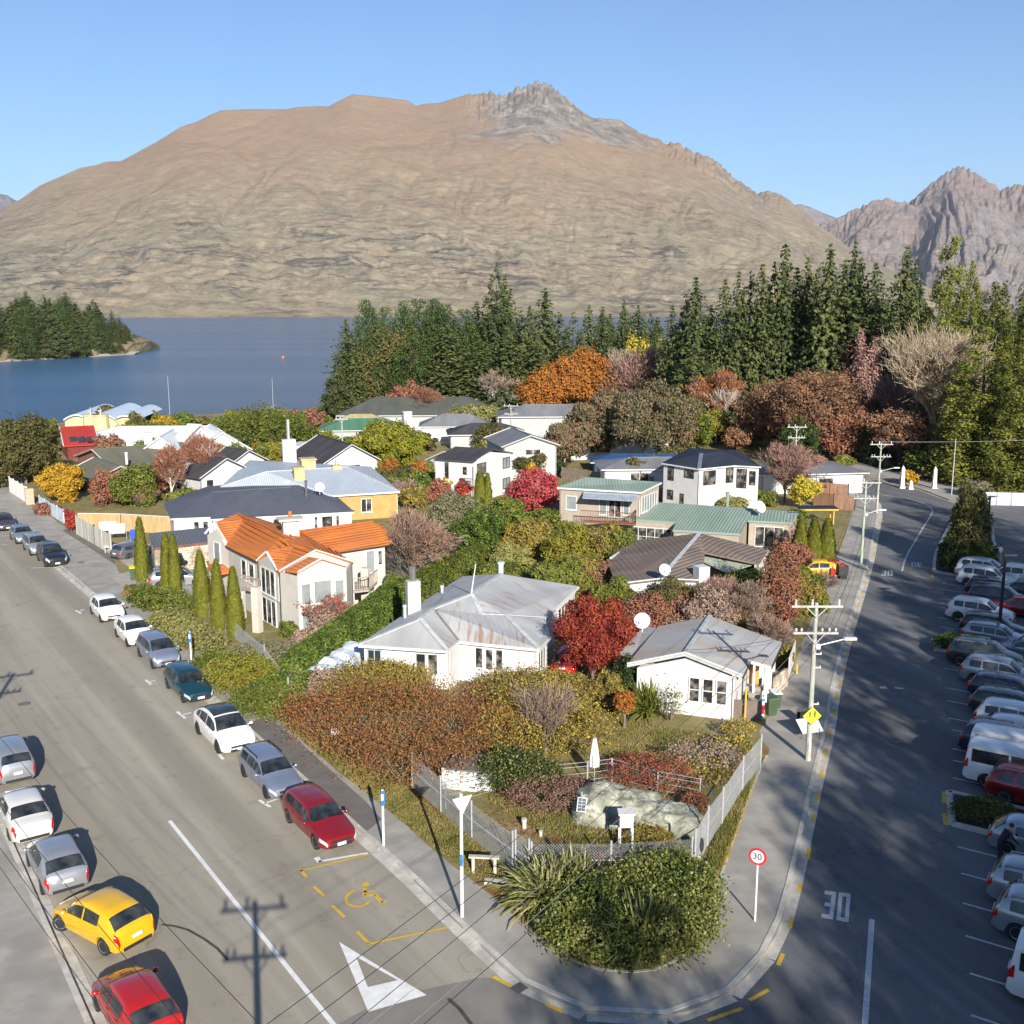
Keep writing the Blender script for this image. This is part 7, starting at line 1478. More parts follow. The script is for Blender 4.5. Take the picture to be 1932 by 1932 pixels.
# infill planting between the houses
random.seed(31)
fill = [(150,895,'hedge'),(178,905,'olive'),(225,890,'hedge'),(160,925,'lime'),(330,895,'twigred'),(365,905,'hedge'),(300,905,'olive'),(400,885,'hedge'),(450,898,'hedge'),(375,870,'copper'),(240,880,'laurel'),(420,860,'twigred'),(280,868,'hedge'),(210,868,'copper'),(480,880,'hedge'),(520,868,'lime'),(720,905,'hedge'),(750,915,'olive'),(700,900,'lime'),(815,905,'hedge'),(800,935,'laurel'),(830,955,'twigred'),(755,940,'hedge'),(780,960,'yolive'),(870,975,'hedge'),(905,985,'yolive'),(840,990,'olive'),(1050,965,'hedge'),(980,1010,'laurel'),(1030,1010,'hedge'),(1015,945,'hedge'),(650,870,'hedge'),(1000,905,'olive'),(1045,900,'darkgreen'),(1170,900,'darkgreen'),(1230,900,'lime'),(1200,920,'olive'),(700,838,'olive'),(660,850,'hedge'),(560,845,'olive'),(620,850,'lime'),(800,850,'olive'),(770,842,'darkgreen'),(905,865,'hedge'),(960,868,'copper'),(1000,835,'darkgreen'),(590,815,'twigred'),(540,812,'hedge'),(470,818,'olive'),(420,822,'hedge'),(250,812,'olive'),(290,806,'hedge'),(345,808,'laurel'),(380,806,'olive'),(415,808,'hedge'),(445,806,'lime'),(480,807,'olive'),(515,805,'hedge'),(550,806,'copper'),(585,806,'olive'),(615,808,'hedge'),(560,826,'laurel'),(600,838,'hedge'),(205,808,'olive'),(90,830,'hedge'),(125,850,'olive'),(60,850,'olive'),(20,860,'laurel'),(1115,1105,'laurel'),(1450,905,'hedge'),(1540,890,'copper'),(1590,880,'hedge'),(1640,872,'olive'),(1680,865,'copper'),(1270,880,'olive'),(1820,900,'redwood'),(1880,920,'olive'),(1780,900,'gum'),(1740,880,'olive'),(950,1110,'hedge'),(1060,1135,'hedge'),(1095,1160,'yolive'),(1130,1120,'copper'),(1480,1010,'hedge'),(1215,1140,'hedge'),(1240,1205,'twigred'),(1160,1180,'hedge'),(640,1215,'twig'),(1330,1220,'twig'),(1425,1215,'yolive'),(1468,1180,'twigred'),(1350,1140,'copper'),(1395,1150,'hedge'),(1500,1130,'hedge'),(1495,1160,'yolive'),(1270,1190,'olive')]
marks = [(560,1100,'orange-tiled villa'),(870,1200,'white hip-roofed bungalow'),(1290,1270,'small white cottage'),(1300,1060,'brown-roofed house'),(1150,950,'beige balcony house'),(1340,980,'long sage-green roof'),(1320,890,'navy-roofed house'),(900,900,'white two-storey house'),(500,960,'slate-grey roof'),(650,920,'ochre villa'),(640,860,'French-window house'),(740,850,'dome-shaped tree'),(330,890,'bare birches'),(180,860,'olive-green roof'),(118,910,'golden round tree'),(370,820,'pale lakeside gables'),(220,830,'white-blue roof'),(50,850,'big dark evergreen'),(1180,840,'gum tree'),(1000,940,'crimson maple'),(940,850,'pale grey gabled house'),(640,815,'dark hipped roof'),(1650,890,'park gates'),(1480,900,'bare pinkish tree'),(1820,960,'raised island'),(1510,1030,'column conifers'),(775,1030,'wide bare bush tree')]
_used = set()
def placelabel(x, y, col, big):
    for a, b, nm in sorted(marks, key=lambda q: (q[0]-x)**2+(2*(q[1]-y))**2):
        dx, dy = x-a, 2*(y-b); d = ('right of' if dx > 0 else 'left of') if abs(dx) > abs(dy) else ('in front of' if dy > 0 else 'behind')
        for sz in ('', 'larger ' if big > 1 else 'smaller '):
            l_ = f'{sz}{col} shrub {d} the {nm}'
            if l_ not in _used: _used.add(l_); return l_
words = {'hedge':'green','olive':'olive','lime':'lime green','twigred':'rusty','laurel':'glossy green','copper':'copper','yolive':'golden olive','darkgreen':'dark green','gum':'grey-green','redwood':'yellow-green','twig':'bare grey','sage':'sage'}
for x, yb, lm in fill:
    big = random.uniform(.8, 1.25); hm = random.uniform(1.6, 3.6)*big*(1.25 if yb < 830 else 1); s_ = (yb-578)/22.5; broad(x, yb-hm*s_, yb, random.uniform(3.0, 5.5)*s_*big, lm, placelabel(x, yb, words[lm], big), z0f=.0, k=10, name='shrub', cat='shrub', trunk=False, sparse=.6 if lm in ('twigred','twig','copper') else 1)
for x, yt, yb, w, lm in ((680,690,790,60,'olive'),(1270,640,800,70,'olive'),(1380,620,800,70,'pine'),(1625,620,840,80,'twigpink'),(1575,700,850,70,'copper'),(1660,720,860,80,'copper'),(1725,760,880,70,'gum'),(1250,720,810,60,'twigpink'),(1150,700,800,60,'copper'),(1420,760,840,70,'copper'),(1590,760,870,90,'twigred'),(1510,790,880,80,'darkgreen'),(1390,800,850,60,'copper'),(1780,700,870,90,'olive'),(1640,800,872,60,'olive'),(1000,740,800,50,'olive'),(760,720,800,60,'twigred'),(1245,640,790,50,'willow')):
    broad(x, yt, yb, w, lm, 'woodland tree of mixed autumn tones in front of the dark firs', group='mixed woodland trees below the firs', z0f=.05, sparse=.75, k=12)
# hedges
hedge([P(556,1318),P(575,1300),P(640,1252),P(700,1205),P(760,1152)],2.5,1.7,'laurel','tall laurel hedge between the villa and the white bungalow'); hedge([P(765,1150),P(850,1100),P(935,1058)],2.0,1.5,'hedge','rear stretch of hedge behind the white bungalow roof'); 
shrub_blobs('clipped green shrubs beside the driveway entrance', [(283,1140,1.8,1.4,1.2),(310,1152,2.0,1.5,1.3),(340,1165,1.7,1.3,1.1),(262,1125,1.1,.9,.9)],'hedge',real=.07)
shrub_blobs('pale green cushion shrubs along the pavement', [(322,1185,1.5,1.4,1.2),(345,1202,1.5,1.4,1.2),(370,1220,1.5,1.3,1.2),(395,1228,1.2,1.2,1.1)],'paleshrub',real=.07)
shrub_blobs('mid-green shrub row right of the white pavement post', [(400,1262,1.3,1.1,.9),(430,1268,1.5,1.2,1.0),(468,1268,1.4,1.2,.9)],'hedge',real=.07); shrub_blobs('lime green dome shrub beside the pavement', [(452,1300,2.1,1.8,1.9)],'lime',real=.07); shrub_blobs('bright green shrub behind the lime dome', [(498,1295,1.6,1.3,1.2),(522,1310,1.2,1.1,1.1)],'laurel',real=.07); shrub_blobs('darker green shrub before the laurel hedge', [(500,1345,2.0,1.6,1.4),(528,1352,1.4,1.4,1.3)],'hedge',real=.07)
shrub_blobs('low rusty hedge piece at the driveway corner', [(256,1128,.9,.7,.7)],'twigred',real=.07,stems=False)
broad(615,1300-50,1330,80,'twig','wispy bare shrub over the blue shelter',z0f=.05,sparse=.25,cat='shrub'); shrub_blobs('olive shrub left of the bungalow windows', [(690,1325,3.0,1.8,2.2),(740,1330,2.4,1.6,2.3)],'yolive')
shrub_blobs('huge russet bush spreading along the street verge', [(650,1405,3.4,2.2,3.4),(735,1420,3.8,2.6,3.9),(820,1432,3.8,2.6,3.8),(890,1425,3.0,2.2,2.9),(700,1440,2.8,1.9,2.4),(760,1478,2.6,2.0,2.9),(820,1478,2.3,1.8,2.6),(615,1395,2.0,1.5,2.4)],'russet',cover=1.1,shell=.6)
shrub_blobs('yellow-leaved shrub in the middle of the garden', [(975,1428,2.4,2.0,2.9),(1030,1422,2.7,2.2,3.3),(1085,1415,2.1,1.8,2.6),(1010,1400,2.3,1.9,3.1)],'yolive',cover=.5,shell=.6,extra=('yellow',.12)); shrub_blobs('rounded green-brown shrub against the bungalow wall', [(955,1345,2.0,1.6,2.4),(1010,1350,2.4,1.8,2.6),(1060,1350,2.0,1.7,2.4)],'yolive',cover=1.1)
bare(1030,1270,1440,150,'twig','tangle of bare stems rising through the yellow shrub',levels=3,twigs=4,cat='shrub',name='bare_shrub',tl=.08); broad(905,1280,1325,70,'twig','thin bare roses under the bungalow window',z0f=.0,sparse=.22,cat='shrub',name='rose_bush')
shrub_blobs('glossy green shrub right of the low shed', [(965,1495,1.7,1.3,1.9),(1000,1500,1.5,1.2,1.8)],'darkgreen',extra=('paleshrub',.3)); shrub_blobs('purple-brown twiggy shrub beside the pale rock', [(1035,1530,2.0,1.3,1.5),(1070,1522,1.4,1.2,1.2)],'mauve',cover=.7,px=1.8)
shrub_blobs('red-berried spreading shrub behind the pale rock', [(1190,1478,1.4,1.1,1.2),(1232,1490,1.7,1.2,1.7),(1270,1495,1.3,1.1,1.1)],'berry',cover=.6,px=1.9,extra=('red',.15)); shrub_blobs('bare twiggy shrub in the right corner of the garden', [(1330,1465,2.0,1.6,1.7)],'twig',cover=.35); shrub_blobs('yellow climber straggling along the right fence', [(1330,1480,1.2,1.0,1.1),(1380,1435,1.0,.9,1.3),(1392,1400,.8,.8,1.2)],'yolive',cover=.5,extra=('yellow',.25))
shrub_blobs('yellow-green heather mound on the pale rock', [(1220,1600,1.1,.8,.8)],'yolive',px=1.6); shrub_blobs('dark red shrub at the right end of the pale rock', [(1310,1535,.6,.5,.9)],'berry',px=1.6)
shrub_blobs('large dense evergreen mound filling the street corner', [(1100,1785,1.6,1.4,1.15),(1155,1797,2.0,1.5,1.3),(1225,1790,2.0,1.6,1.25),(1272,1765,1.6,1.6,1.25),(1290,1715,1.5,1.6,1.5),(1250,1700,1.8,1.7,1.75),(1190,1735,2.2,1.7,1.6),(1125,1745,1.9,1.5,1.4),(1062,1745,1.2,1.1,.8)],'corner',cover=2.3,real=.12,shell=.3,asp=.65)
shrub_blobs('reddish-brown brush behind the evergreen mound', [(1108,1655,1.1,.7,.9),(1150,1658,1.0,.7,.9)],'mauve',px=1.7)
# flax clumps: long blades
def flax(x, yb, Rr, H, n, label, lm='flax'):
    p = P(x, yb); a = rng.random(n)*2*math.pi; e = rng.random(n); L = H*(.75+.5*rng.random(n)); el = R(82)-e*R(58); base = rng.normal(size=(n, 2))*Rr*.28
    V = []; w = .035+.02*rng.random(n); dx, dy = np.cos(a), np.sin(a); bx, by = base[:, 0], base[:, 1]
    for i, (t, wd) in enumerate(((0, .6), (.45, 1), (.8, .75), (1, .08))):
        rr = L*np.cos(el)*t*(1+.25*t); zz = L*np.sin(el)*t-(.35*L*t*t*t*(e+.25)); ww = w*wd
        V += [np.stack([bx+dx*rr-dy*ww, by+dy*rr+dx*ww, zz], 1), np.stack([bx+dx*rr+dy*ww, by+dy*rr-dx*ww, zz+.02], 1)]
    V = np.stack(V, 1).reshape(-1, 3); b = np.arange(n)[:, None]*8; Q = np.concatenate([b+np.array([[2*i, 2*i+1, 2*i+3, 2*i+2]]) for i in range(3)]); t = thing('flax', label, 'plant', (p.x, p.y, .12)); linkmesh('blades', npmesh('blades', V, Q, LM[lm]), t)
flax(1035,1705,1.1,1.7,520,'big clump of striped flax at the left of the corner mound'); flax(1080,1685,1.1,1.6,420,'upper clump of striped flax beside the chain-link fence'); flax(1215,1790,1.1,1.9,260,'flax growing out of the front of the evergreen mound')
flax(1222,1352,.6,1.9,260,'spiky cabbage plant against the cottage wall','hedge')
shrub_blobs('thin climbing rose on the cottage wall', [(1262,1362,.8,.4,2.1)],'hedge',cover=.22)
# behind the cottage
bare(1400,1085,1200,150,'twig','mass of bare grey brush behind the cottage roof',levels=4,twigs=8,cat='shrub',name='bare_shrub',tl=.07,th=.1); bare(1345,1075,1180,100,'twigpink','bare apple tree in front of the brown-roofed house',levels=4,twigs=3); bare(1450,1150,1240,110,'twig','bare brush right of the cottage roof',levels=4,twigs=7,cat='shrub',name='bare_shrub',th=.1)
broad(1472,1010,1190,58,'twigred','tall russet column tree behind the cottage',z0f=.02,k=26,br=.5,sparse=.8); broad(1448,1050,1190,40,'copper','shorter russet column tree left of the tall one',z0f=.02,k=18,br=.5,sparse=.6); broad(1500,1020,1075,70,'twigred','rusty bush at the foot of the green column hedge',z0f=.02,cat='shrub'); broad(1400,1060,1110,52,'hedge','clipped round green bush on the lean-to roof side',z0f=.02,cat='shrub'); broad(1300,1100,1180,80,'yolive','bushes under the satellite dish of the brown-roofed house',z0f=.02,cat='shrub',sparse=.8); broad(1255,1118,1175,22,'redorange','thin orange-red shrub beside the bungalow wall',z0f=.02,cat='shrub'); broad(1240,1140,1185,50,'twigred','brown shrub left of the orange-red one',z0f=.02,cat='shrub',sparse=.7)
for x, lab in ((1508,'left'),(1533,'middle'),(1558,'right')): cypress(x,978,1062,30,'cypress',lab+' one of three clipped green column conifers by the pavement')
broad(1535,1105,1165,60,'hedge','green bush behind the painted hatchback',z0f=.02,cat='shrub'); broad(1480,1215,1262,40,'yolive','yellow-green creeper at the cottage corner fence',z0f=.02,cat='shrub',sparse=.8); bare(1555,1065,1125,70,'twigpink','small bare tree in front of the painted hatchback',levels=3)
broad(1345,990,1020,70,'olive','low evergreen beyond the ridge of the brown roof',z0f=.0,cat='shrub'); broad(1300,995,1012,60,'olive','second low evergreen beyond the ridge of the brown roof',z0f=.0,cat='shrub'); broad(1380,935,965,60,'paleshrub','pale shrubs in the fenced yard',z0f=.0,cat='shrub'); broad(1440,925,955,60,'hedge','green shrubs at the yard fence',z0f=.0,cat='shrub')
# island and park planting
broad(1822,905,1075,84,'olive','tall shaggy evergreen on the raised island',z0f=.02,k=20,br=.3,cover=1.8); broad(1800,1010,1078,70,'darkgreen','dark shrub at the near end of the raised island',z0f=.0,cat='shrub'); broad(1850,1015,1080,60,'hedge','light green shrub at the right of the raised island',z0f=.0,cat='shrub'); 
shrub_blobs('low grassy shrub in the large planter', [(1852,1545,1.4,.8,.8)],'corner',px=1.6); shrub_blobs('low shrub in the small planter', [(1805,1225,1.6,.8,1.0)],'laurel',px=1.6)
hedge([P(1610,868),P(1650,878),P(1690,888)],1.0,1.6,'darkgreen','dark clipped hedge inside the park entrance'); broad(1575,868,905,40,'lime','yellow-green shrub at the corner of the park',z0f=.0,cat='shrub'); broad(1715,885,915,40,'gold','rusty low shrub beside the first gate pillar',z0f=.0,cat='shrub'); broad(1840,905,938,60,'sage','grey-green planting by the second gate pillar',z0f=.0,cat='shrub')
# tall trees along the hillside right of and behind the camera; they throw the shade over the road and car park
g9 = 'tall conifers lining the hillside beside the car park'; random.seed(9)
shade = [(14,-27,25),(19,-22,26),(25,-17,26),(29,-8,26),(32,2,26),(35,11,27),(39,20,26),(42,30,26),(44,40,25),(50,48,26),(22,-31,30),(31,-24,30),(38,-10,31),(43,3,31),(47,16,31),(52,28,31),(57,40,31),(62,52,30),(30,-40,34),(42,-28,34),(52,-8,34),(60,12,34),(56,56,26),(17,-24,25),(29,-14,28),(37,6,28),(45,24,28),(53,44,28),(24,-38,32),(36,-36,33),(40,-20,32),(28,-20,28),(33,-22,30),(34,-15,29),(36,-30,33),(27,-33,30)]
for x, y, h in shade:
    x += random.uniform(-1.5, 1.5); conifer('pine' if random.random() < .5 else 'redwood', 0, 0, 0, h*.23, 'tall conifer on the hillside beside the car park', g9, pos=(x, y, -.3), H=h*random.uniform(.93, 1.05))
# fallen leaves under the russet bush and along the fence
def litter(poly_px, n, lm, label, size=.10, z=.165):
    pts = [P(*q) for q in poly_px]; c = sum(pts, Vector())/len(pts); tri = [(c, pts[i], pts[(i+1) % len(pts)]) for i in range(len(pts))]; C = []
    for k in range(n):
        a, b, d = tri[random.randrange(len(tri))]; u, v = random.random(), random.random()
        if u+v > 1: u, v = 1-u, 1-v
        q = a+(b-a)*u+(d-a)*v; C.append((q.x, q.y, z+random.random()*.03))
    V, Q = leaf_quads(np.array(C), np.tile([[0, 0, 1.]], (n, 1)), size, .7, 0, .35); o = linkmesh('leaf_litter', npmesh('leaf_litter', V, Q, LM[lm])); return tag(o, label, 'leaves', kind='stuff')
litter([(640,1440),(760,1475),(830,1540),(930,1630),(985,1690),(960,1700),(860,1600),(760,1520),(670,1470)], 5200, 'russet', 'fallen russet leaves on the verge along the chain-link fence')
litter([(1370,1640),(1440,1430),(1425,1425),(1350,1640)], 1600, 'gold', 'fallen yellow leaves on the verge beside the right-hand fence')
litter([(930,1500),(1090,1560),(1080,1600),(1000,1590),(900,1550)], 900, 'russet', 'scattered leaves on the fenced lawn')
# tufts of grass on the lawns and verges
def tufts(poly_px, n, lm, label, h=.16, z=.15):
    pts = [P(*q) for q in poly_px]; c = sum(pts, Vector())/len(pts); tri = [(c, pts[i], pts[(i+1) % len(pts)]) for i in range(len(pts))]; ar = np.array([((t[1]-t[0]).cross(t[2]-t[0])).length for t in tri]); k = rng.choice(len(tri), n, p=ar/ar.sum()); T = np.array([[list(v) for v in t] for t in tri])[k]; u, v = rng.random(n), rng.random(n); f = u+v > 1; u = np.where(f, 1-u, u); v = np.where(f, 1-v, v)
    C = T[:, 0]+(T[:, 1]-T[:, 0])*u[:, None]+(T[:, 2]-T[:, 0])*v[:, None]; C[:, 2] = z; a = rng.random(n)*6.28; hh = h*(.4+rng.random(n)); ln = rng.normal(size=(n, 2))*.06; wx, wy = np.cos(a)*.035, np.sin(a)*.035
    V = np.stack([C+np.stack([-wx, -wy, wx*0], 1), C+np.stack([wx, wy, wx*0], 1), C+np.stack([ln[:, 0], ln[:, 1], hh], 1)], 1).reshape(-1, 3); o = linkmesh('grass', npmesh('grass', V, np.arange(n*3).reshape(-1, 3), LM[lm])); return tag(o, label, 'grass', kind='stuff')
L_('grassblade', (.085,.090,.022), (.15,.135,.04), (.21,.17,.065), rough=.8)
tufts([(900,1500),(1010,1570),(1150,1620),(1290,1610),(1100,1530),(1000,1500)], 16000, 'grassblade', 'rough grass inside the chain-link enclosure', .14)
tufts([(510,1350),(640,1430),(760,1490),(880,1580),(1000,1700),(1060,1800),(950,1700),(800,1590),(640,1460)], 20000, 'grassblade', 'short grass on the street verge', .10, .16)
tufts([(1090,1360),(1190,1365),(1400,1400),(1380,1470),(1150,1440)], 12000, 'grassblade', 'lawn in front of the white cottage', .08)
tufts([(1360,1650),(1440,1430),(1420,1420),(1330,1640)], 9000, 'grassblade', 'grass beside the right-hand fence', .16)
# ================================================================== STREET FURNITURE, FENCES, PEOPLE, SMALL THINGS
galv = mat('galvanised_steel', (.46,.48,.49), rough=.45, metal=.35, var=.08); paintw = mat('sign_white', (.62,.62,.62), rough=.5, var=.03); sblue = mat('sign_blue', (.02,.16,.42), rough=.4, var=.05); sred = mat('sign_red', (.55,.012,.02), rough=.4, var=.04); sblk = mat('sign_black', (.02,.02,.02), rough=.5); syel = mat('sign_fluoro', (.62,.70,.03), rough=.5, var=.04)
polec = mat('concrete_pole', (.30,.31,.26), col2=(.40,.41,.36), scale=2, bump=.2); poleg = mat('greenish_pole', (.28,.36,.27), col2=(.36,.43,.33), scale=2); armw = mat('crossarm_timber', (.36,.36,.33), col2=(.46,.46,.43), scale=4); ins_m = mat('insulator', (.5,.5,.48), rough=.2); wire_m = mat('wire_dark', (.03,.03,.03), rough=.6); wire_w = mat('wire_pale', (.22,.22,.22), rough=.5)
def frame_to_cam(p):
    d = Vector((-p.x, -p.y, 0)).normalized(); return Vector((-d.y, d.x, 0)), d        # right-hand along the face, facing direction
def ngon(c, u, n_, r, k=24, th=.02, a0=0):
    """disc or polygon plate; u lies in the plate, n_ is its facing"""
    w = Vector((0,0,1)); f = [c+u*r*math.cos(a0+2*math.pi*i/k)+w*r*math.sin(a0+2*math.pi*i/k)+n_*th/2 for i in range(k)]; b = [p-n_*th for p in f]; return f+b, [tuple(range(k)), tuple(reversed(range(k, 2*k)))]+[(i, k+i, k+(i+1) % k, (i+1) % k) for i in range(k)]
def text_obj(body, size, m, c, u, n_, parent, ext=.004):
    cu = bpy.data.curves.new('lettering', 'FONT'); cu.body = body; cu.size = size; cu.align_x = 'CENTER'; cu.align_y = 'CENTER'; cu.extrude = ext; o = bpy.data.objects.new('lettering', cu); COL.objects.link(o)
    dg = bpy.context.evaluated_depsgraph_get(); me = bpy.data.meshes.new_from_object(o.evaluated_get(dg)); bpy.data.objects.remove(o); me.materials.clear(); me.materials.append(m); o = bpy.data.objects.new('lettering', me); COL.objects.link(o)
    M = Matrix((u, Vector((0,0,1)), n_)).transposed().to_4x4(); M.translation = c-Vector(parent.location); o.matrix_local = M; o.parent = parent; return o
def sign_root(name, label, x, y, cat='sign'): p = P(x, y); return thing(name, label, cat, (p.x, p.y, ZP)), Vector((p.x, p.y, 0))
# 30 sign
t, p = sign_root('speed_sign', 'round red-rimmed 30 speed sign on a thin white post at the corner', 1424, 1743); u, n_ = frame_to_cam(p); u = -u if u.x < 0 else u
n_ = (n_+Vector((-.25,0,0))).normalized(); u = Vector((-n_.y, n_.x, 0)); u = u if u.x > 0 else -u
MB().tube(p, p+Vector((0,0,3.0)), .04).build('post', paintw, t, world=True); c = p+Vector((0,0,2.74))+n_*.06
v, f = ngon(c, u, n_, .33); MB().add(v, f).build('rim', sred, t, world=True); v, f = ngon(c+n_*.014, u, n_, .25); MB().add(v, f).build('face', paintw, t, world=True); text_obj('30', .34, sblk, c+n_*.03, u, n_, t)
# give way sign seen from behind, and its pole
t, p = sign_root('give_way_sign', 'tall white pole carrying an inverted white triangle sign near the give-way marking', 872, 1735); MB().tube(p, p+Vector((0,0,5.05)), .07, .06, 10).build('post', paintw, t, world=True); u = Vector((.86,.5,0)).normalized(); n_ = Vector((u.y,-u.x,0))
c = p+Vector((0,0,4.72))+n_*.09; v, f = ngon(c, u, n_, .47, 3, .03, R(90)+math.pi); MB().add(v, f).build('triangle_plate', paintw, t, world=True); mb = MB(); mb.bar(c+u*.3+Vector((0,0,.17))+n_*.03, c-u*.3+Vector((0,0,.17))+n_*.03, .03); mb.build('bracket', galv, t, world=True)
MB().box(p+Vector((0,-.1,2.45)), (.10,.03,.45)).build('small_sign', sblue, t, world=True)
# parking sign posts
for x, y, h, lab in ((724,1600,2.65,'white parking sign post with a narrow blue and white plate beside the red estate'),(362,1263,2.5,'white parking sign post with a small blue top beside the teal hatch')):
    t, p = sign_root('parking_sign', lab, x, y); MB().tube(p, p+Vector((0,0,h)), .055, None, 8).build('post', paintw, t, world=True); MB().box(p+Vector((.02,-.08,h-.36)), (.17,.03,.66), .5).build('sign_plate', sblue, t, world=True); MB().box(p+Vector((.0,-.11,h-.30)), (.11,.02,.28), .5).build('arrow_panel', paintw, t, world=True); MB().box(p+Vector((.05,.05,.02)), (.62,.22,.1), .4).build('base_block', paintw, t, world=True)
# power poles
def pole(name, label, x, y, h, r0, m, arms=((.15,2.5,0),(1.5,2.2,1)), lamp=None, rot=0., pos=None, cat='power pole'):
    p = Vector(pos) if pos else P(x, y); t = thing(name, label, cat, (p.x, p.y, ZP)); MB().tube(p, p+Vector((0,0,h)), r0, r0*.62, 10).build('post', m, t, world=True); d = Vector((math.cos(rot), math.sin(rot), 0)); tips = []
    for dz, L, kind in arms:
        c = p+Vector((0,-r0,h-dz)); mb = MB(); mb.bar(c-d*L/2, c+d*L/2, .09, .10); a = mb.build('crossarm', armw, t, world=True); q = MB(); q.bar(c-d*L*.22, c+Vector((0,0,-.55)), .04); q.bar(c+d*L*.22, c+Vector((0,0,-.55)), .04); q.build('brace', galv, t, world=True)
        for s in ((-.42,-.1,.42) if kind == 0 else (-.44,-.32,.14,.3,.44)):
            b = c+d*L*s; k = MB()
            if kind == 0: k.tube(b, b+Vector((0,0,.36)), .06, .06, 8)
            else: k.lathe([(.02,0),(.02,.1),(.07,.12),(.05,.17),(.07,.2),(.03,.26)], tuple(b), 8)
            MB_child(a, t, lambda w: w.add(k.v, k.f), 'insulator', ins_m); tips.append(b+Vector((0,0,.3)))
    if lamp:
        z, L = lamp; a = p+Vector((0,-.1,h-z)); b = a+Vector((L,.1,.35)); mb = MB(); mb.tube(a, b, .035, None, 6); mb.build('lamp_arm', galv, t, world=True); MB().box(b+Vector((.25,0,.02)), (.6,.2,.12)).build('lamp_head', paintw, t, world=True); MB().box(a+Vector((.15,0,0)), (.22,.18,.24)).build('junction_box', paintw, t, world=True)
    return t, tips, p
t1, tp1, pp1 = pole('power_pole', 'nearest concrete power pole carrying the children crossing sign and a street lamp', 1524, 1438, 8.3, .15, polec, lamp=(2.2,1.5))
for k, dz in enumerate((2.6,3.3,5.2,5.9)): mb = MB(); mb.box(pp1+Vector((.2,-.05,8.3-dz)), (.25,.06,.05)); mb.box(pp1+Vector((.33,-.05,8.33-dz)), (.05,.08,.12)); mb.build('cable_bracket', paintw, t1, world=True)
u, n_ = Vector((1,.08,0)).normalized(), Vector((.08,-1,0)).normalized(); c = pp1+Vector((0,0,2.55))+n_*.24; v, f = ngon(c, u, n_, .47, 4, .03); MB().add(v, f).build('crossing_sign', syel, t1, world=True); 
kid = MB()
for ox, s in ((-.12,1.15),(.13,1.3)):
    q = lambda a, b: c+u*(ox+a*s)+Vector((0,0,b*s))+n_*.022
    v, f = ngon(q(0,.17), u, n_, .035*s, 10, .01); kid.add(v, f)
    for a, b, w in (((0,.14),(0,.0),.05),((0,.11),(-.09,.05),.02),((0,.11),(.08,.07),.02),((0,.01),(-.06,-.09),.025),((-.06,-.09),(-.11,-.15),.02),((0,.01),(.06,-.08),.025),((.06,-.08),(.10,-.17),.02)): kid.bar(q(*a), q(*b), .008, w*s)
kid.build('children_symbol', sblk, t1, world=True)
dt = MB()
for k in range(3): v, f = ngon(pp1+Vector((.0,-.20,.72+.17*k)), Vector((1,0,0)), Vector((0,-1,0)), .065, 12, .01); dt.add(v, f)
dt.build('pole_number', paintw, t1, world=True)
t2, tp2, pp2 = pole('power_pole', 'greenish power pole with two crossarms beside the far footpath', 1624, 1074, 7.8, .13, poleg, lamp=(2.9,1.3)); t3, tp3, pp3 = pole('power_pole', 'pale power pole at the bend with double crossarms against the park trees', 1654, 970, 7.9, .13, polec, lamp=(3.1,1.6))
t4, tp4, pp4 = pole('power_pole', 'power pole standing behind the bare pinkish tree and navy-roofed house', 1498, 915, 7.6, .12, polec); t5, tp5, pp5 = pole('power_pole', 'slim power pole rising in front of the emerald roof', 647, 868, 6.2, .13, polec, arms=((.1,1.9,0),)); pole('power_pole', 'distant power pole among the grey roofs below the orange oak', 964, 838, 6.5, .12, polec)
n0, tn, pn = pole('power_pole', 'power pole just below the bottom edge, its shadow crossing the centre line', 0, 0, 9.3, .17, polec, pos=(-4.6,16.4,0), rot=.15); nl, tl, pl = pole('power_pole', 'power pole off the left edge, its crossarm shadow on the left street', 0, 0, 9.3, .16, polec, pos=(-25.8,42.5,0), rot=.4)
pole('power_pole', 'thin lamp post at the park gates', 1795, 935, 8.0*.42+3.5, .07, galv, arms=())
def wire(a, b, sag, r=.011, n=14):
    pts = [a.lerp(b, i/n)-Vector((0,0,sag*4*(i/n)*(1-i/n))) for i in range(n+1)]; return pts, r
def wires(label, pairs, m, sag=.5, r=.013):
    mb = MB()
    for a, b in pairs: pts, _ = wire(a, b, sag); mb.path(pts, r, 3)
    return tag(mb.build('overhead_wires', m), label, 'wires')
wires('dark overhead wires from the nearest pole down across the corner to the bottom edge', [(tp1[0],tn[0]),(tp1[1],tn[1]),(tp1[3],tn[3]),(tp1[7],tn[6])], wire_m, .6, .010); wires('pale overhead wires crossing the evergreen mound', [(tp1[2],tn[2]),(tp1[5],tn[5])], wire_w, .8, .007)
wires('overhead wires running along the far footpath between the poles', [(a, b) for a, b in zip(tp1, tp2)], wire_m, .8, .010); wires('overhead wires from the greenish pole to the pole at the bend', [(a, b) for a, b in zip(tp2, tp3)], wire_m, .4, .012); wires('overhead wires over the bottom left pavement', [(tl[i], tn[i]) for i in (0,1,2,4)], wire_m, .5, .009); wires('pale wire over the bottom left pavement', [(tl[6]-Vector((0,0,1)), tn[3]-Vector((1.5,-3,1)))], wire_w, .5, .007)
wires('service wires from the nearest pole to the small white cottage', [(tp1[4], RB+Vector((0,0,.2))),(tp1[5], FA+Vector((0,0,.2)))], wire_m, .25, .012); wires('wires from the bend pole into the park', [(tp3[1], Vector((pp3.x+40, pp3.y+12, 8)))], wire_w, .5, .02)
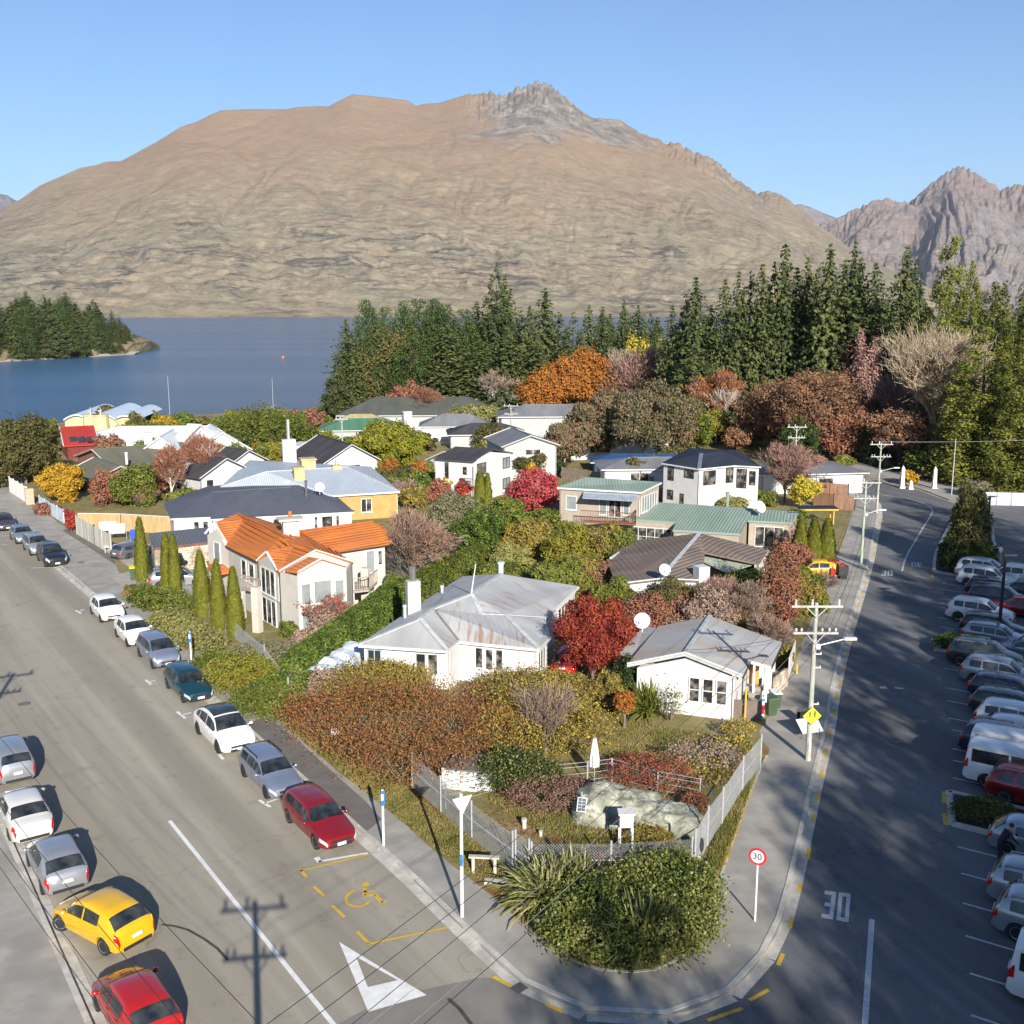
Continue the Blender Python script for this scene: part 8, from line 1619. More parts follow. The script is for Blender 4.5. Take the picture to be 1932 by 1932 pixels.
# dark lamp columns in the car park
for x, y, h, lab, m in ((1883,1208,6.0,'dark lamp column standing between the cars in the car park',blk),(1857,1070,6.3,'grey lamp column on the raised island',galv)):
    p = P(x, y); t = thing('lamp_post', lab, 'lamp post', p); MB().tube(p, p+Vector((0,0,h)), .13 if m is blk else .09, .09, 10).build('post', m, t, world=True); MB().box(p+Vector((.3,0,h)), (.9,.25,.1)).build('lamp_head', m, t, world=True)
# chain-link fence round the corner enclosure
def link(a, b, h, z0=.15, d=.115, r=.0065):
    L = (b-a).length; dr = (b-a).normalized(); segs = []; k = int((L+h)/d)
    for i in range(k+1):
        for sgn in (1,-1):
            s0 = i*d-(h if sgn > 0 else 0); s1 = s0+h; 
            if sgn < 0: s0, s1 = i*d, i*d-h
            lo, hi = 0., 1.; ds = s1-s0
            for lim, ge in ((0, 1), (L, 0)):
                if abs(ds) > 1e-6:
                    tt = (lim-s0)/ds
                    if ge: (lo, hi) = (max(lo, tt), hi) if ds > 0 else (lo, min(hi, tt))
                    else: (lo, hi) = (lo, min(hi, tt)) if ds > 0 else (max(lo, tt), hi)
            if hi-lo > .03: segs.append((tuple(a+dr*(s0+ds*lo)+Vector((0,0,z0+h*lo))), tuple(a+dr*(s0+ds*hi)+Vector((0,0,z0+h*hi))), r, r))
    return segs
def chain_fence(pts, h, label, rail=True, step=None, r=.0065):
    c = pts[0]; t = thing('chain_link_fence', label, 'fence', (c.x, c.y, 0)); allseg = []
    for a, b in zip(pts[:-1], pts[1:]): allseg += link(a, b, h, r=r)
    V, Q = tubes(allseg, 3); V = V-np.array([[c.x, c.y, 0]]); o = linkmesh('wire_mesh', npmesh('wire_mesh', V, Q, galv), t); o['kind'] = 'stuff'
    for p in pts: MB().tube(p+Vector((0,0,.05)), p+Vector((0,0,h+.28)), .045, None, 8).build('post', galv, t, world=True)
    for a, b in zip(pts[:-1], pts[1:]):
        MB().tube(a+Vector((0,0,h*.62)), b+Vector((0,0,h*.62 if (b-a).length < 4 else .35)), .025, None, 6).build('rail', galv, t, world=True)
    return t
chain_fence([P(778,1490),P(832,1537),P(890,1587),P(967,1648)], 1.6, 'chain-link fence running along the street verge beside the fallen leaves'); chain_fence([P(967,1648)+Vector((.12,.1,0)),P(998,1664)], 1.6, 'chain-link gate at the left corner of the enclosure'); chain_fence([P(998,1664)+Vector((.1,.05,0)),P(1152,1662),P(1304,1653)], 1.45, 'chain-link fence across the front of the enclosure behind the flax'); chain_fence([P(1306,1651)+Vector((.1,.1,0)),P(1334,1602),P(1362,1563),P(1400,1500),P(1434,1456)], 1.7, 'taller chain-link fence along the right-hand footpath')
wf_ = [P(832,1537)+Vector((.2,.3,0)),P(944,1503),P(1108,1486),P(1154,1480),P(1240,1505),P(1320,1520),P(1360,1560)]
t = thing('wire_fence', 'low wire fence with steel posts between the bungalow garden and the enclosure', 'fence', wf_[0])
for p in wf_: MB().tube(p, p+Vector((0,0,1.35)), .04, None, 6).build('post', galv, t, world=True)
for a, b in zip(wf_[:-1], wf_[1:]):
    mb = MB()
    for z in (.4,.75,1.1,1.3): mb.tube(a+Vector((0,0,z)), b+Vector((0,0,z)), .012, None, 4)
    mb.build('fence_wires', galv, t, world=True)
chain_fence([P(545,1320),P(500,1255),P(440,1205),P(385,1160),P(332,1112)], 1.1, 'low dark mesh fence behind the pavement shrubs beside the cypresses')
# rail frame beside the pavement
a, b = P(893,1654), P(934,1656); t = thing('rail_frame', 'low timber rail on two posts on the verge beside the chain-link fence', 'rail', (a+b)/2); wtm = mat('pale_timber', (.34,.33,.26), col2=(.46,.45,.37), scale=4)
for p in (a, b): MB().box(p+Vector((0,0,.42)), (.12,.12,.84)).build('post', wtm, t, world=True)
MB().bar(a+(a-b)*.2+Vector((0,0,.88)), b+(b-a)*.2+Vector((0,0,.88)), .2, .07).build('rail', wtm, t, world=True)
tag(MB().box(P(940,1672)+Vector((0,0,.2)), (1.1,.3,.12)).build('concrete_block', conc), 'flat concrete slab lying on the verge below the timber rail', 'slab')
# schist outcrop
rock_m = mat('lichened_rock', (.16,.17,.13), col2=(.40,.41,.335), scale=3.2, bump=1, bscale=9, contrast=(.42,.58), col3=(.15,.15,.11), scale3=1.6, detail=10)
def rock(lobes, label):
    c = sum([P(l[0], l[1]) for l in lobes], Vector())/len(lobes); t = thing('rock_outcrop', label, 'rock', (c.x, c.y, .1)); n1, n2 = 64, 26
    for k, (x, y, rx, ry, rz, rot) in enumerate(lobes):
        p = P(x, y)-c; th = np.linspace(0, 2*math.pi, n1, endpoint=False); ph = np.linspace(-.25, math.pi/2, n2); T, Ph = np.meshgrid(th, ph, indexing='ij'); X = np.cos(T)*np.cos(Ph); Y = np.sin(T)*np.cos(Ph); Z = np.sin(Ph)
        sg = lambda v, e: np.sign(v)*np.abs(v)**e; X, Y, Z = sg(X, .75), sg(Y, .75), sg(Z, .6); d = 1+.22*(fbm(X*2+k*5+9, Y*2+Z*2+9, 5, True)-.5)+.10*(fbm(X*7+20, Y*7+Z*5+20, 4)-.5); X, Y, Z = X*d*rx, Y*d*ry, Z*d*rz*(1+.25*(fbm(X*1.5+3, Y*1.5+3, 3)-.5)); cs, sn = math.cos(rot), math.sin(rot)
        V = np.stack([p.x+X*cs-Y*sn, p.y+X*sn+Y*cs, Z], -1).reshape(-1, 3); i = (np.arange(n1)[:, None]*n2+np.arange(n2-1)[None]).ravel(); j = (((np.arange(n1)+1) % n1)[:, None]*n2+np.arange(n2-1)[None]).ravel(); Q = np.stack([i, j, j+1, i+1], 1); linkmesh('rock_lobe', npmesh('rock_lobe', V, Q, rock_m, True), t)
rock([(1135,1545,1.25,1.25,1.45,-.2),(1190,1553,1.6,1.15,1.25,-.15),(1262,1566,1.5,1.1,1.0,-.1),(1300,1572,.7,.8,.8,0)], 'large pale lichen-covered rock outcrop inside the enclosure')
# instruments in the enclosure
p = P(1180,1606); t = thing('weather_screen', 'white louvred weather screen on four white legs in the enclosure', 'weather station', p); 
for sx in (-.26,.26):
    for sy in (-.2,.2): MB().box(p+Vector((sx,sy,.62)), (.07,.07,1.1)).build('leg', paintw, t, world=True)
MB().box(p+Vector((0,0,1.45)), (.56,.44,.56)).build('box', paintw, t, world=True)
for k in range(7): MB().box(p+Vector((0,-.235,1.22+.075*k)), (.52,.03,.035), 0).build('louvre', paintw, t, world=True)
MB().box(p+Vector((0,0,1.78)), (.70,.58,.06)).build('roof', paintw, t, world=True); MB().box(p+Vector((0,-.21,.2)), (.6,.05,.05)).build('brace', paintw, t, world=True); MB().box(p+Vector((0,0,.15)), (.8,.7,.16)).build('plinth', conc, t, world=True)
p = P(1097,1562); t = thing('solar_panel_post', 'small framed solar panel tilted on a post at the left end of the rock', 'solar panel', p); MB().tube(p, p+Vector((0,0,1.7)), .035).build('post', galv, t, world=True); M = Matrix.Rotation(-.25, 3, 'Z') @ Matrix.Rotation(R(58), 3, 'X'); MB().box(p+Vector((0,-.12,1.15)), (.42,.62,.04), M=M).build('frame', paintw, t, world=True)
for k in range(4):
    for j in (0,1): MB().box(p+Vector((0,-.12,1.15))+M @ Vector((-.09+.18*j, -.21+.14*k, .026)), (.165,.125,.01), M=M).build('cell', mat('solar_cell', (.10,.11,.13), rough=.2), t, world=True)
MB().box(p+Vector((.05,-.08,.45)), (.22,.18,.28)).build('control_box', paintw, t, world=True)
for x, y, h, r, lab in ((989,1568,.55,.10,'grey capped instrument pillar on the enclosure lawn'),(1020,1583,.35,.07,'short grey pipe stub near the gate of the enclosure')):
    p = P(x, y); t = thing('instrument_pillar', lab, 'post', p); MB().tube(p, p+Vector((0,0,h)), r, r, 12).build('pipe', conc, t, world=True); MB().tube(p+Vector((0,0,h*.82)), p+Vector((0,0,h+.04)), r*1.25, r*1.25, 12).build('cap', conc, t, world=True)
# closed umbrellas
for x, y, h, lab in ((1121,1478,2.3,'closed white garden umbrella standing by the wire fence'),(1463,1010,2.4,'closed grey umbrella on the deck of the sage-roofed house')):
    p = P(x, y); t = thing('garden_umbrella', lab, 'umbrella', p); MB().tube(p, p+Vector((0,0,h+.1)), .025).build('pole', galv, t, world=True); mb = MB(); n = 16; prof = ((.08,h),(.16,h*.8),(.25,h*.55),(.24,h*.38)); vs = []
    for k in range(n):
        a = 2*math.pi*k/n; w = 1.0 if k % 2 else .62
        for r, z in prof: vs.append((p.x+r*w*math.cos(a), p.y+r*w*math.sin(a), z))
    mb.add(vs, [(k*4+j, ((k+1) % n)*4+j, ((k+1) % n)*4+j+1, k*4+j+1) for k in range(n) for j in range(3)]); mb.build('canopy', paintw, t, world=True); MB().box(p+Vector((0,0,.06)), (.5,.5,.1)).build('base', conc, t, world=True)
# garden bits
p = P(1366,1440); t = thing('wooden_frame', 'weathered wooden cold frame lying beside the right-hand garden fence', 'frame', p); M = Matrix.Rotation(.6, 3, 'Z') @ Matrix.Rotation(R(20), 3, 'X')
for a, b in (((-.4,-.4,0),(.4,-.4,0)),((.4,-.4,0),(.4,.4,0)),((.4,.4,0),(-.4,.4,0)),((-.4,.4,0),(-.4,-.4,0))): MB().bar(p+M @ Vector(a)+Vector((0,0,.6)), p+M @ Vector(b)+Vector((0,0,.6)), .09, .05).build('frame_board', wtm, t, world=True)
mb = MB()
for sx in (-.35,.35): mb.bar(p+M @ Vector((sx,-.35,0))+Vector((0,0,.6)), p+M @ Vector((sx,-.35,0)), .06)
mb.build('leg', wtm, t, world=True)
a, b = P(1350,1490), P(1385,1440); tag(MB().bar(a+Vector((0,0,.3)), b+Vector((0,0,.9)), .10, .05).build('timber_plank', wtm), 'long grey plank leaning below the wooden cold frame', 'plank')
p = P(1000,1062); t = thing('swing_frame', 'white tubular swing frame behind the bungalow roof', 'swing', p)
for sx in (-.8,-.4,.3,.75): MB().path([p+Vector((sx*1.1,-.5,0)), p+Vector((sx*.8,-.3,1.3)), p+Vector((sx*.6,.1,1.6)), p+Vector((sx*.8,.5,1.3)), p+Vector((sx*1.1,.7,0))], .035, 6).build('hoop', paintw, t, world=True)
MB().bar(p+Vector((-.6,.1,1.6)), p+Vector((.5,.1,1.6)), .05).build('top_bar', paintw, t, world=True)
# pale blue tunnel shelter at the bungalow corner
a, b = P(590,1318), P(668,1262); t = thing('tunnel_shelter', 'pale blue tarpaulin shelter beside the laurel hedge', 'shelter', a); d = (b-a).normalized(); nn = Vector((-d.y, d.x, 0)); tarp = mat('pale_blue_tarp', (.42,.50,.58), col2=(.54,.61,.68), scale=1.5, bump=.4, rough=.5); vs = []; n1, n2 = 12, 10
for i in range(n1):
    q = a.lerp(b, i/(n1-1)); hh = 1.75+.14*math.sin(i*1.9)
    for j in range(n2): an = math.pi*j/(n2-1); vs.append(q+nn*math.cos(an)*1.1+Vector((0,0,hh*math.sin(an)**.8+.05*math.sin(i*3+j*2))))
MB().add(vs, [(i*n2+j, (i+1)*n2+j, (i+1)*n2+j+1, i*n2+j+1) for i in range(n1-1) for j in range(n2-1)]).build('tarpaulin', tarp, t, world=True)
for i in (0, 5, 11): q = a.lerp(b, i/11); MB().path([q+nn*math.cos(math.pi*j/8)*1.12+Vector((0,0,1.8*math.sin(math.pi*j/8)**.8)) for j in range(9)], .03, 5).build('hoop', galv, t, world=True)
p = P(657,1398); t = thing('notice_board', 'small white notice on a stake in front of the russet bush', 'notice', p+Vector((-.4,-1.5,0))); MB().tube(p+Vector((-.4,-1.5,0)), p+Vector((-.4,-1.5,1.0)), .02).build('stake', wtm, t, world=True); MB().box(p+Vector((-.4,-1.53,1.15)), (.42,.03,.36), .1).build('board', paintw, t, world=True)
# wheelie bins
def bin_(x, y, lidm, bodym, label, rz=.3, sc=1.0):
    p = P(x, y); t = thing('wheelie_bin', label, 'bin', p, rz); t.scale = (sc, sc, sc); mb = MB(); b, tp = .22, .29; vs = [(-b,-b,.06),(b,-b,.06),(b,b,.06),(-b,b,.06),(-tp,-tp,1.0),(tp,-tp,1.0),(tp,tp,1.0),(-tp,tp,1.0)]; mb.add(vs, [(0,3,2,1),(4,5,6,7),(0,1,5,4),(1,2,6,5),(2,3,7,6),(3,0,4,7)]); mb.build('body', bodym, t); lm = MB(); lm.add([(-.32,-.34,1.0),(.32,-.34,1.0),(.32,.32,1.0),(-.32,.32,1.0),(-.28,-.30,1.07),(.28,-.30,1.07),(.28,.30,1.13),(-.28,.30,1.13)], [(0,3,2,1),(4,5,6,7),(0,1,5,4),(1,2,6,5),(2,3,7,6),(3,0,4,7)]); lm.build('lid', lidm, t); MB().tube((-.25,.36,1.02),(.25,.36,1.02), .025).build('handle', bodym, t)
    for s in (-1,1): MB().tube((s*.2,.26,.1),(s*.26,.26,.1), .1).build('wheel', blk, t)
gbin = mat('bin_green', (.05,.085,.045), var=.1, rough=.5); bin_(254,1097,mat('lid_yellow', (.62,.48,.02), var=.05),gbin,'dark green wheelie bin with a yellow lid at the driveway',.4,1.2); bin_(1453,1352,gbin,gbin,'dark green wheelie bin beside the cottage steps',.3,1.1); bin_(1462,1338,paintw,gbin,'second bin with a white bag on its lid beside the cottage steps',.1,1.0); bin_(1012+20,1490-445,sblue,blk,'dark bin in the yard behind the hedge',0,.9)
# traffic cone, boards, posts by the cottage
p = P(1548,1149); t = thing('traffic_cone', 'orange traffic cone with a white band on the far footpath', 'cone', p); oc = mat('cone_orange', (.62,.11,.02), var=.05)
MB().box(p+Vector((0,0,.03)), (.5,.5,.06)).build('base', oc, t, world=True); mb = MB(); mb.lathe([(.20,.06),(.04,1.05)], tuple(p), 14); mb.build('cone', oc, t, world=True); mb = MB(); mb.lathe([(.148,.42),(.10,.70)], tuple(p), 14); mb.build('band', paintw, t, world=True)
def aboard(x, y, w, h, m, label, rz=0., lean=.25):
    p = P(x, y); t = thing('sandwich_board', label, 'board', p, rz)
    for s in (1,-1): M = Matrix.Rotation(s*lean, 3, 'X'); mb = MB(); mb.box((0, -s*h*lean*.5, h/2), (w, .03, h), M=M); mb.build('panel', m, t)
    return t
ab = aboard(1515,1370,.62,.95,sblk,'black chalk sandwich board behind the power pole',.2)
for k in range(6): MB().box((-.02+.03*(k % 2), -.155-.012*0+.0, .72-.11*k), (.42-.07*(k % 3), .01, .035)).build('chalk_line', sred if k == 2 else paintw, ab)
a = P(1512,1398); b = P(1540,1390); t = thing('folding_table', 'white display board lying on a trestle behind the power pole', 'board', (a+b)/2); M = Matrix.Rotation(.3, 3, 'Z') @ Matrix.Rotation(R(35), 3, 'X'); MB().box((a+b)/2+Vector((0,0,.75)), (1.25,.9,.04), M=M).build('board', paintw, t, world=True)
mb = MB(); c = (a+b)/2
for sx in (-.5,.5):
    for sy in (-.3,.3): mb.tube(c+Vector((sx,sy,0)), c+Vector((sx*.9,sy*.9,.72)), .015, None, 5)
mb.build('leg', blk, t, world=True)
p = P(1438,1362); t = thing('notice_post', 'white post with a small framed notice at the cottage entrance', 'sign', p); MB().box(p+Vector((0,0,.9)), (.14,.14,1.8)).build('post', paintw, t, world=True); MB().box(p+Vector((-.02,-.1,1.45)), (.36,.05,.55)).build('notice', paintw, t, world=True); MB().box(p+Vector((-.02,-.13,1.32)), (.20,.01,.12)).build('blue_panel', sblue, t, world=True); MB().box(p+Vector((-.02,-.13,1.56)), (.08,.01,.10)).build('symbol', sblk, t, world=True); MB().box(p+Vector((.0,-.1,.75)), (.12,.06,.5)).build('red_panel', sred, t, world=True)
a, b = P(1487,1284), P(1499,1250); t = thing('banner', 'white banner fixed to the fence beyond the cottage', 'banner', a); mb = MB(); mb.bar(a+Vector((0,0,.85)), b+Vector((0,0,.85)), .04, 1.3); mb.build('cloth', paintw, t, world=True); MB().tube(P(1503,1274), P(1503,1274)+Vector((0,0,.75)), .06).build('yellow_post', mat('yellow_bollard', (.62,.42,.02)), t, world=True)
# retaining wall of stacked stones beside the cottage
ra, rb = P(1457,1318), P(1484,1298); t = thing('retaining_wall', 'low stone retaining wall stepping up beside the cottage', 'wall', ra); stones(t, ra, rb, .1, 1.2, stone_s, seed=4, smin=.3, smax=.6); q = MB(); q.bar(ra+Vector((0,.2,.6)), rb+Vector((0,.2,.6)), .3, 1.1); q.build('core', stone_w, t, world=True)
# timber fences
newt = mat('new_pine_fence', (.36,.245,.11), col2=(.47,.345,.175), scale=2.5, stretch=(1,1,.15)); oldt = mat('grey_fence', (.34,.32,.27), col2=(.52,.50,.44), scale=2.2, stretch=(1,1,.15)); brt = mat('brown_fence', (.20,.105,.065), col2=(.30,.17,.11), scale=2.5, stretch=(1,1,.15)); dpost = mat('dark_post', (.035,.028,.026))
def paling(pts, h, m, label, post=None, cap=None, pw=.16, bay=2.4, name='paling_fence', z0=.1, indiv=False):
    t = thing(name, label, 'fence', pts[0])
    for a, b in zip(pts[:-1], pts[1:]):
        L = (b-a).length; nb = max(1, round(L/bay)); d = (b-a).normalized(); nr = Vector((d.y, -d.x, 0))
        for k in range(nb+1): MB().box(a.lerp(b, k/nb)+Vector((0,0,z0+h/2+.03)), (.11,.11,h+.1)).build('post', post or m, t, world=True)
        for k in range(nb):
            p, q = a.lerp(b, k/nb), a.lerp(b, (k+1)/nb); Lb = (q-p).length; n_ = max(2, int(Lb/pw)); mb = MB()
            for i in range(n_): c = p+d*(i+.5)*Lb/n_+nr*(.04+.008*(i % 2)); M = Matrix((d, nr, Vector((0,0,1)))).transposed(); mb.box(c+Vector((0,0,z0+h/2+random.uniform(-.01,.01))), (Lb/n_-.012,.02,h), M=M)
            o = mb.build('paling_panel', m, t, world=True)
            MB().bar(p+Vector((0,0,z0+h*.25)), q+Vector((0,0,z0+h*.25)), .05, .09).build('rail', m, t, world=True); MB().bar(p+Vector((0,0,z0+h*.75)), q+Vector((0,0,z0+h*.75)), .05, .09).build('rail', m, t, world=True)
            if cap: MB().bar(p+Vector((0,0,z0+h+.05)), q+Vector((0,0,z0+h+.05)), .16, .05).build('capping', cap, t, world=True)
    return t
paling([P(150,1003),P(230,1004),P(322,1010)], 1.75, newt, 'new golden pine fence with a white capping board behind the cypresses', cap=trim_w); paling([P(146,1010),P(180,1030),P(211,1048)], 1.9, oldt, 'grey weathered paling fence at the edge of the pavement'); paling([P(20,930),P(53,951)], 1.9, mat('white_paling', (.62,.62,.58), var=.06), 'white paling fence beneath the big dark evergreen')
a = P(57,953); t = thing('gate_pier', 'rendered brick pier at the end of the white fence', 'pier', a); MB().box(a+Vector((0,0,1.0)), (.9,.7,1.9), .5).build('pier', mat('pink_render', (.42,.30,.22), scale=3), t, world=True)
paling([P(76,962),P(98,975),P(122,990)], 1.5, mat('blue_grey_paling', (.36,.42,.50), col2=(.46,.52,.58)), 'pale blue-grey picket gate beside the straggly rusty shrub')
paling([P(1234,947),P(1290,943),P(1340,940),P(1375,943),P(1411,949)], 1.5, brt, 'brown paling fence with dark posts in front of the navy-roofed house', post=dpost); paling([P(1527,931),P(1565,934),P(1600,937)], 1.4, brt, 'rear brown paling fence at the road bend', post=dpost); paling([P(1534,956),P(1572,962),P(1612,965)], 1.7, brt, 'front brown paling fence at the road bend', post=dpost); paling([P(1060,905),P(1110,912),P(1150,918),P(1232,925)], 1.6, mat('dull_brown_fence', (.17,.13,.10)), 'dull brown fence between the white house and the gum tree'); paling([P(1200,905),P(1248,915)], 1.8, newt, 'short golden fence under the gum tree trunk')
paling([P(1430,925),P(1500,925)], 1.0, MATS['grey_fence'], 'low grey fence in front of the white low bungalow')
# shelter with yellow frame near the sage-roofed house
p = P(1540,990); t = thing('garden_shelter', 'yellow-framed shelter with a flat dark top near the road', 'shelter', p); ym = mat('yellow_frame', (.62,.36,.02))
for sx in (-1.6,1.6):
    for sy in (-.6,.6): MB().box(p+Vector((sx,sy,.9)), (.1,.1,1.8)).build('post', ym, t, world=True)
MB().box(p+Vector((0,0,1.85)), (4.0,1.7,.12)).build('top', nv, t, world=True); MB().box(p+Vector((0,-.86,1.74)), (4.0,.06,.14)).build('edge', ym, t, world=True)
# gate pillars of the park
for x, y, h, w, lab in ((1701.5,921,2.9,.5,'taller left white stone pillar of the park gates'),(1762,923,2.9,.5,'right-hand white stone pillar of the park gates'),(1718,923,1.15,.45,'short white pillar between the tall gate pillars')):
    p = P(x, y); t = thing('gate_pillar', lab, 'pillar', p); mb = MB(); a = w/2; mb.add([(-a,-a,0),(a,-a,0),(a,a,0),(-a,a,0),(-a*.7,-a*.7,h*.88),(a*.7,-a*.7,h*.88),(a*.7,a*.7,h*.88),(-a*.7,a*.7,h*.88),(0,0,h)], [(0,1,5,4),(1,2,6,5),(2,3,7,6),(3,0,4,7),(4,5,8),(5,6,8),(6,7,8),(7,4,8)]); mb.build('shaft', paintw, t); MB().box((0,0,.1), (w*1.3,w*1.3,.25)).build('plinth', paintw, t)
for k, x in enumerate((1598,1608,1618)): tag(MB().box(P(x,905)+Vector((0,0,.45)), (.12,.12,.9)).build('bollard', paintw), 'small white bollard at the park corner', 'bollard', 'white bollards at the park corner')
p = P(1855,955); t = thing('hoarding', 'pale panel fence at the end of the car park lane', 'fence', p)
for k in range(3): MB().box(p+Vector((k*1.6+.8,.4-.2*k,.8)), (1.55,.05,1.5), -.1).build('panel', galv, t, world=True)
# washing line, table and clutter in the fenced yard
p = P(195,1040); 
for x, y, w, h, m, lab in ((205,1018,1.6,.9,paintw,'white sheet hung over the yard line'),(222,1023,1.5,1.0,mat('grey_sheet',(.42,.45,.52)),'grey-blue sheet hanging in the yard'),(253,1034,.55,.9,mat('blue_towel',(.02,.08,.42)),'blue towel on the drying rack')):
    q = P(x, y); t = thing('laundry', lab, 'laundry', q); MB().box(q+Vector((0,0,1.35)), (w,.03,h), .3).build('cloth', m, t, world=True); MB().tube(q+Vector((-w/2,0,0)), q+Vector((-w/2,0,1.85)), .025).build('post', galv, t, world=True); MB().tube(q+Vector((w/2,.3*w,0)), q+Vector((w/2,.3*w,1.85)), .025).build('post', galv, t, world=True)
q = P(212,1044); t = thing('garden_table', 'white garden table with a cloth in the fenced yard', 'table', q); MB().box(q+Vector((0,0,.72)), (1.4,1.0,.05), .4).build('top', paintw, t, world=True)
for sx in (-.5,.5):
    for sy in (-.35,.35): MB().box(q+Vector((sx,sy,.36)), (.05,.05,.7)).build('leg', paintw, t, world=True)
# white scooter-like delivery bike in dark and red by the hedge
p = P(1578,1094); t = thing('delivery_trike', 'black and red three-wheeled bike standing on the pavement beside the painted hatchback', 'bike', p)
for x, y in ((-.45,0),(.5,.28),(.5,-.28)): mb = MB(); mb.tube((x,y-.06,.3),(x,y+.06,.3), .3, None, 16); mb.build('wheel', tyre_m, t)
MB().box((.45,0,.85), (.8,.85,.75)).build('cargo_box', blk, t); MB().box((-.35,0,.7), (.35,.4,.6)).build('front_shield', PAINT['bright_red'], t); MB().box((.35,0,1.32), (.5,.55,.14)).build('red_lid', PAINT['bright_red'], t); MB().bar((-.3,-.3,1.1),(-.3,.3,1.1), .05).build('handlebar', galv, t); MB().bar((-.45,0,.3),(.4,0,.45), .1).build('chassis', galv, t)
aboard(1531,1150,.8,1.3,paintw,'white folding board leaning by the far hedge',.3,.3)
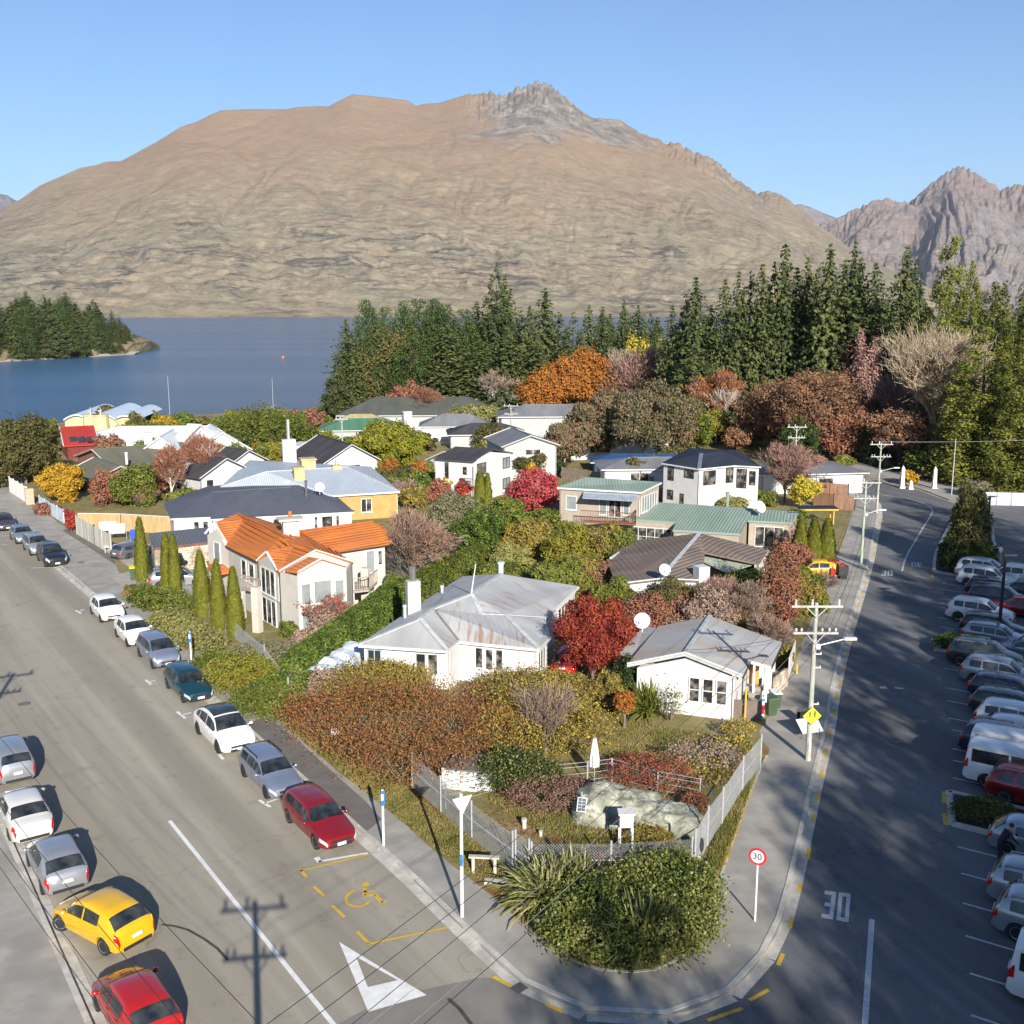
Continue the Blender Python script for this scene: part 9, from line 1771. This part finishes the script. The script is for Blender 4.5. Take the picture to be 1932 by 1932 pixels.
# ------------------------------------------------------------------ people
skin_m = mat('skin', (.42,.24,.17), var=.05); cloth_k = mat('dark_clothes', (.018,.020,.028), rough=.9); cloth_w = mat('light_shirt', (.42,.44,.46), rough=.9); hair_m = mat('dark_hair', (.02,.014,.01), rough=.7)
def person(x, y, h, yaw, label, pose='walk', body=cloth_k):
    p = P(x, y); s = h/1.75; t = thing('person', label, 'person', p, yaw); t.scale = (s, s, s); ln = .35 if pose == 'bend' else .0
    J = {}; V = []; E = []; Rd = []
    def add(n_, c, r, par=None):
        J[n_] = len(V); V.append(c); Rd.append(r)
        if par is not None: E.append((J[par], J[n_]))
    fw = lambda z: (z-.95)*math.tan(ln*1.6) if z > .95 else 0
    add('pel', (0,0,.95), .15); add('waist', (fw(1.1),0,1.1), .135, 'pel'); add('chest', (fw(1.3),0,1.30), .165, 'waist'); add('neck', (fw(1.48),0,1.47), .065, 'chest'); add('chin', (fw(1.55)+.03,0,1.55), .075, 'neck'); add('head', (fw(1.64)+.02,0,1.64), .10, 'chin'); add('crown', (fw(1.7)+.01,0,1.71), .08, 'head')
    st = .22 if pose == 'walk' else .05
    for sd_, k in ((1,'l'),(-1,'r')):
        f = st*sd_; add('hip'+k, (0,.10*sd_,.90), .10, 'pel'); add('knee'+k, (f*.6+.03,.11*sd_,.50), .065, 'hip'+k); add('ank'+k, (f-.02,.11*sd_,.09), .045, 'knee'+k); add('heel'+k, (f-.03,.11*sd_,.05), .045, 'ank'+k); add('toe'+k, (f+.17,.12*sd_,.03), .035, 'ank'+k)
        a = -f*1.1; c0 = fw(1.42); add('sh'+k, (c0,.19*sd_,1.42), .062, 'chest'); add('el'+k, (c0+a*.5-.02+ln*.4,.25*sd_,1.14), .046, 'sh'+k); add('wr'+k, (c0+a+.04+ln*.9,.25*sd_,.90), .030, 'el'+k); hx, hy, hz = c0+a+.06+ln*.9, .25*sd_, .84; add('palm'+k, (hx,hy,hz), .032, 'wr'+k)
        for i in range(4): o = (i-1.5)*.019; add('f%d'%i+k, (hx+o+.005,hy-.005*sd_,hz-.055), .009, 'palm'+k); add('g%d'%i+k, (hx+o+.018,hy-.018*sd_,hz-.085-.008*(i in (1,2))), .0075, 'f%d'%i+k)
        add('th'+k, (hx+.035,hy-.015*sd_,hz-.015), .011, 'palm'+k); add('tk'+k, (hx+.05,hy-.02*sd_,hz-.045), .009, 'th'+k)
    me = bpy.data.meshes.new('body'); me.from_pydata(V, E, []); me.update(); o = bpy.data.objects.new('body', me); COL.objects.link(o); sk = o.modifiers.new('s', 'SKIN'); sk.use_smooth_shade = True; sv_ = me.skin_vertices[0].data
    for i, r in enumerate(Rd): sv_[i].radius = (r, r)
    sv_[0].use_root = True; o.modifiers.new('ss', 'SUBSURF').levels = 1; dg = bpy.context.evaluated_depsgraph_get(); m2 = bpy.data.meshes.new_from_object(o.evaluated_get(dg)); bpy.data.objects.remove(o)
    m2.materials.clear(); m2.materials.append(body); m2.materials.append(skin_m)
    for poly in m2.polygons:
        c = poly.center
        if c.z > 1.49 or (abs(c.y) > .2 and c.z < .90 and c.z > .7): poly.material_index = 1
    o = bpy.data.objects.new('body', m2); COL.objects.link(o); o.parent = t
    hd = V[J['head']]; hb_ = MB(); hb_.lathe([(.085,-.02),(.108,.03),(.10,.08),(.06,.12),(.01,.13)], (hd[0]-.018,0,hd[2]), 14); hb_.build('hair', hair_m, t, smooth=True)
    nb = MB(); nb.box((hd[0]+.105,0,hd[2]-.01), (.03,.025,.04)); nb.build('nose', skin_m, t)
    return t
person(1911,1098,1.62,-2.2,'person in dark clothes walking along the car park lane'); person(1884,1626,1.68,.1,'person in black leaning into the open boot of a car','bend'); person(1877,1062,1.6,1.2,'person in black standing behind the raised island'); person(1885,1060,1.6,1.0,'person in a pale top beside the raised island','stand',cloth_w)
# ------------------------------------------------------------------ on the water and rooftops
def yacht(x, y, L, mast, label):
    p = P(x, y, LAKE); t = thing('sailing_boat', label, 'boat', p, random.uniform(0, 3)); vs = []; n = 9
    for i in range(n):
        f = i/(n-1); w = L*.16*math.sin(math.pi*min(1, f*1.15+.12))**.7*(1-.9*(f > .99)); xx = L*(f-.5)
        vs += [(xx, -w, .7), (xx, -w*.5, 0), (xx, w*.5, 0), (xx, w, .7)]
    MB().add(vs, [(i*4+j, (i+1)*4+j, (i+1)*4+j+1, i*4+j+1) for i in range(n-1) for j in range(3)]+[tuple(i*4 for i in range(n))+tuple(i*4+3 for i in reversed(range(n)))]).build('hull', paintw, t); MB().box((-.3,0,.9), (L*.35,L*.16,.4)).build('cabin', paintw, t); MB().tube((.2,0,.7), (.2,0,mast), .04, .025).build('mast', paintw, t); MB().bar((.2,0,1.6), (-L*.35,0,1.5), .16).build('boom', paintw, t)
yacht(518,800,9,12,'moored white yacht whose mast stands above the shoreline shrubs'); yacht(322,812,9,13.5,'moored yacht behind the golden bush with a tall thin mast')
tag(MB().lathe([(.01,0),(.8,.2),(.9,.8),(.01,1.5)], tuple(P(534,676,LAKE)), 10).build('buoy', mat('buoy_orange', (.6,.2,.03))), 'tiny orange buoy far out on the lake', 'buoy')
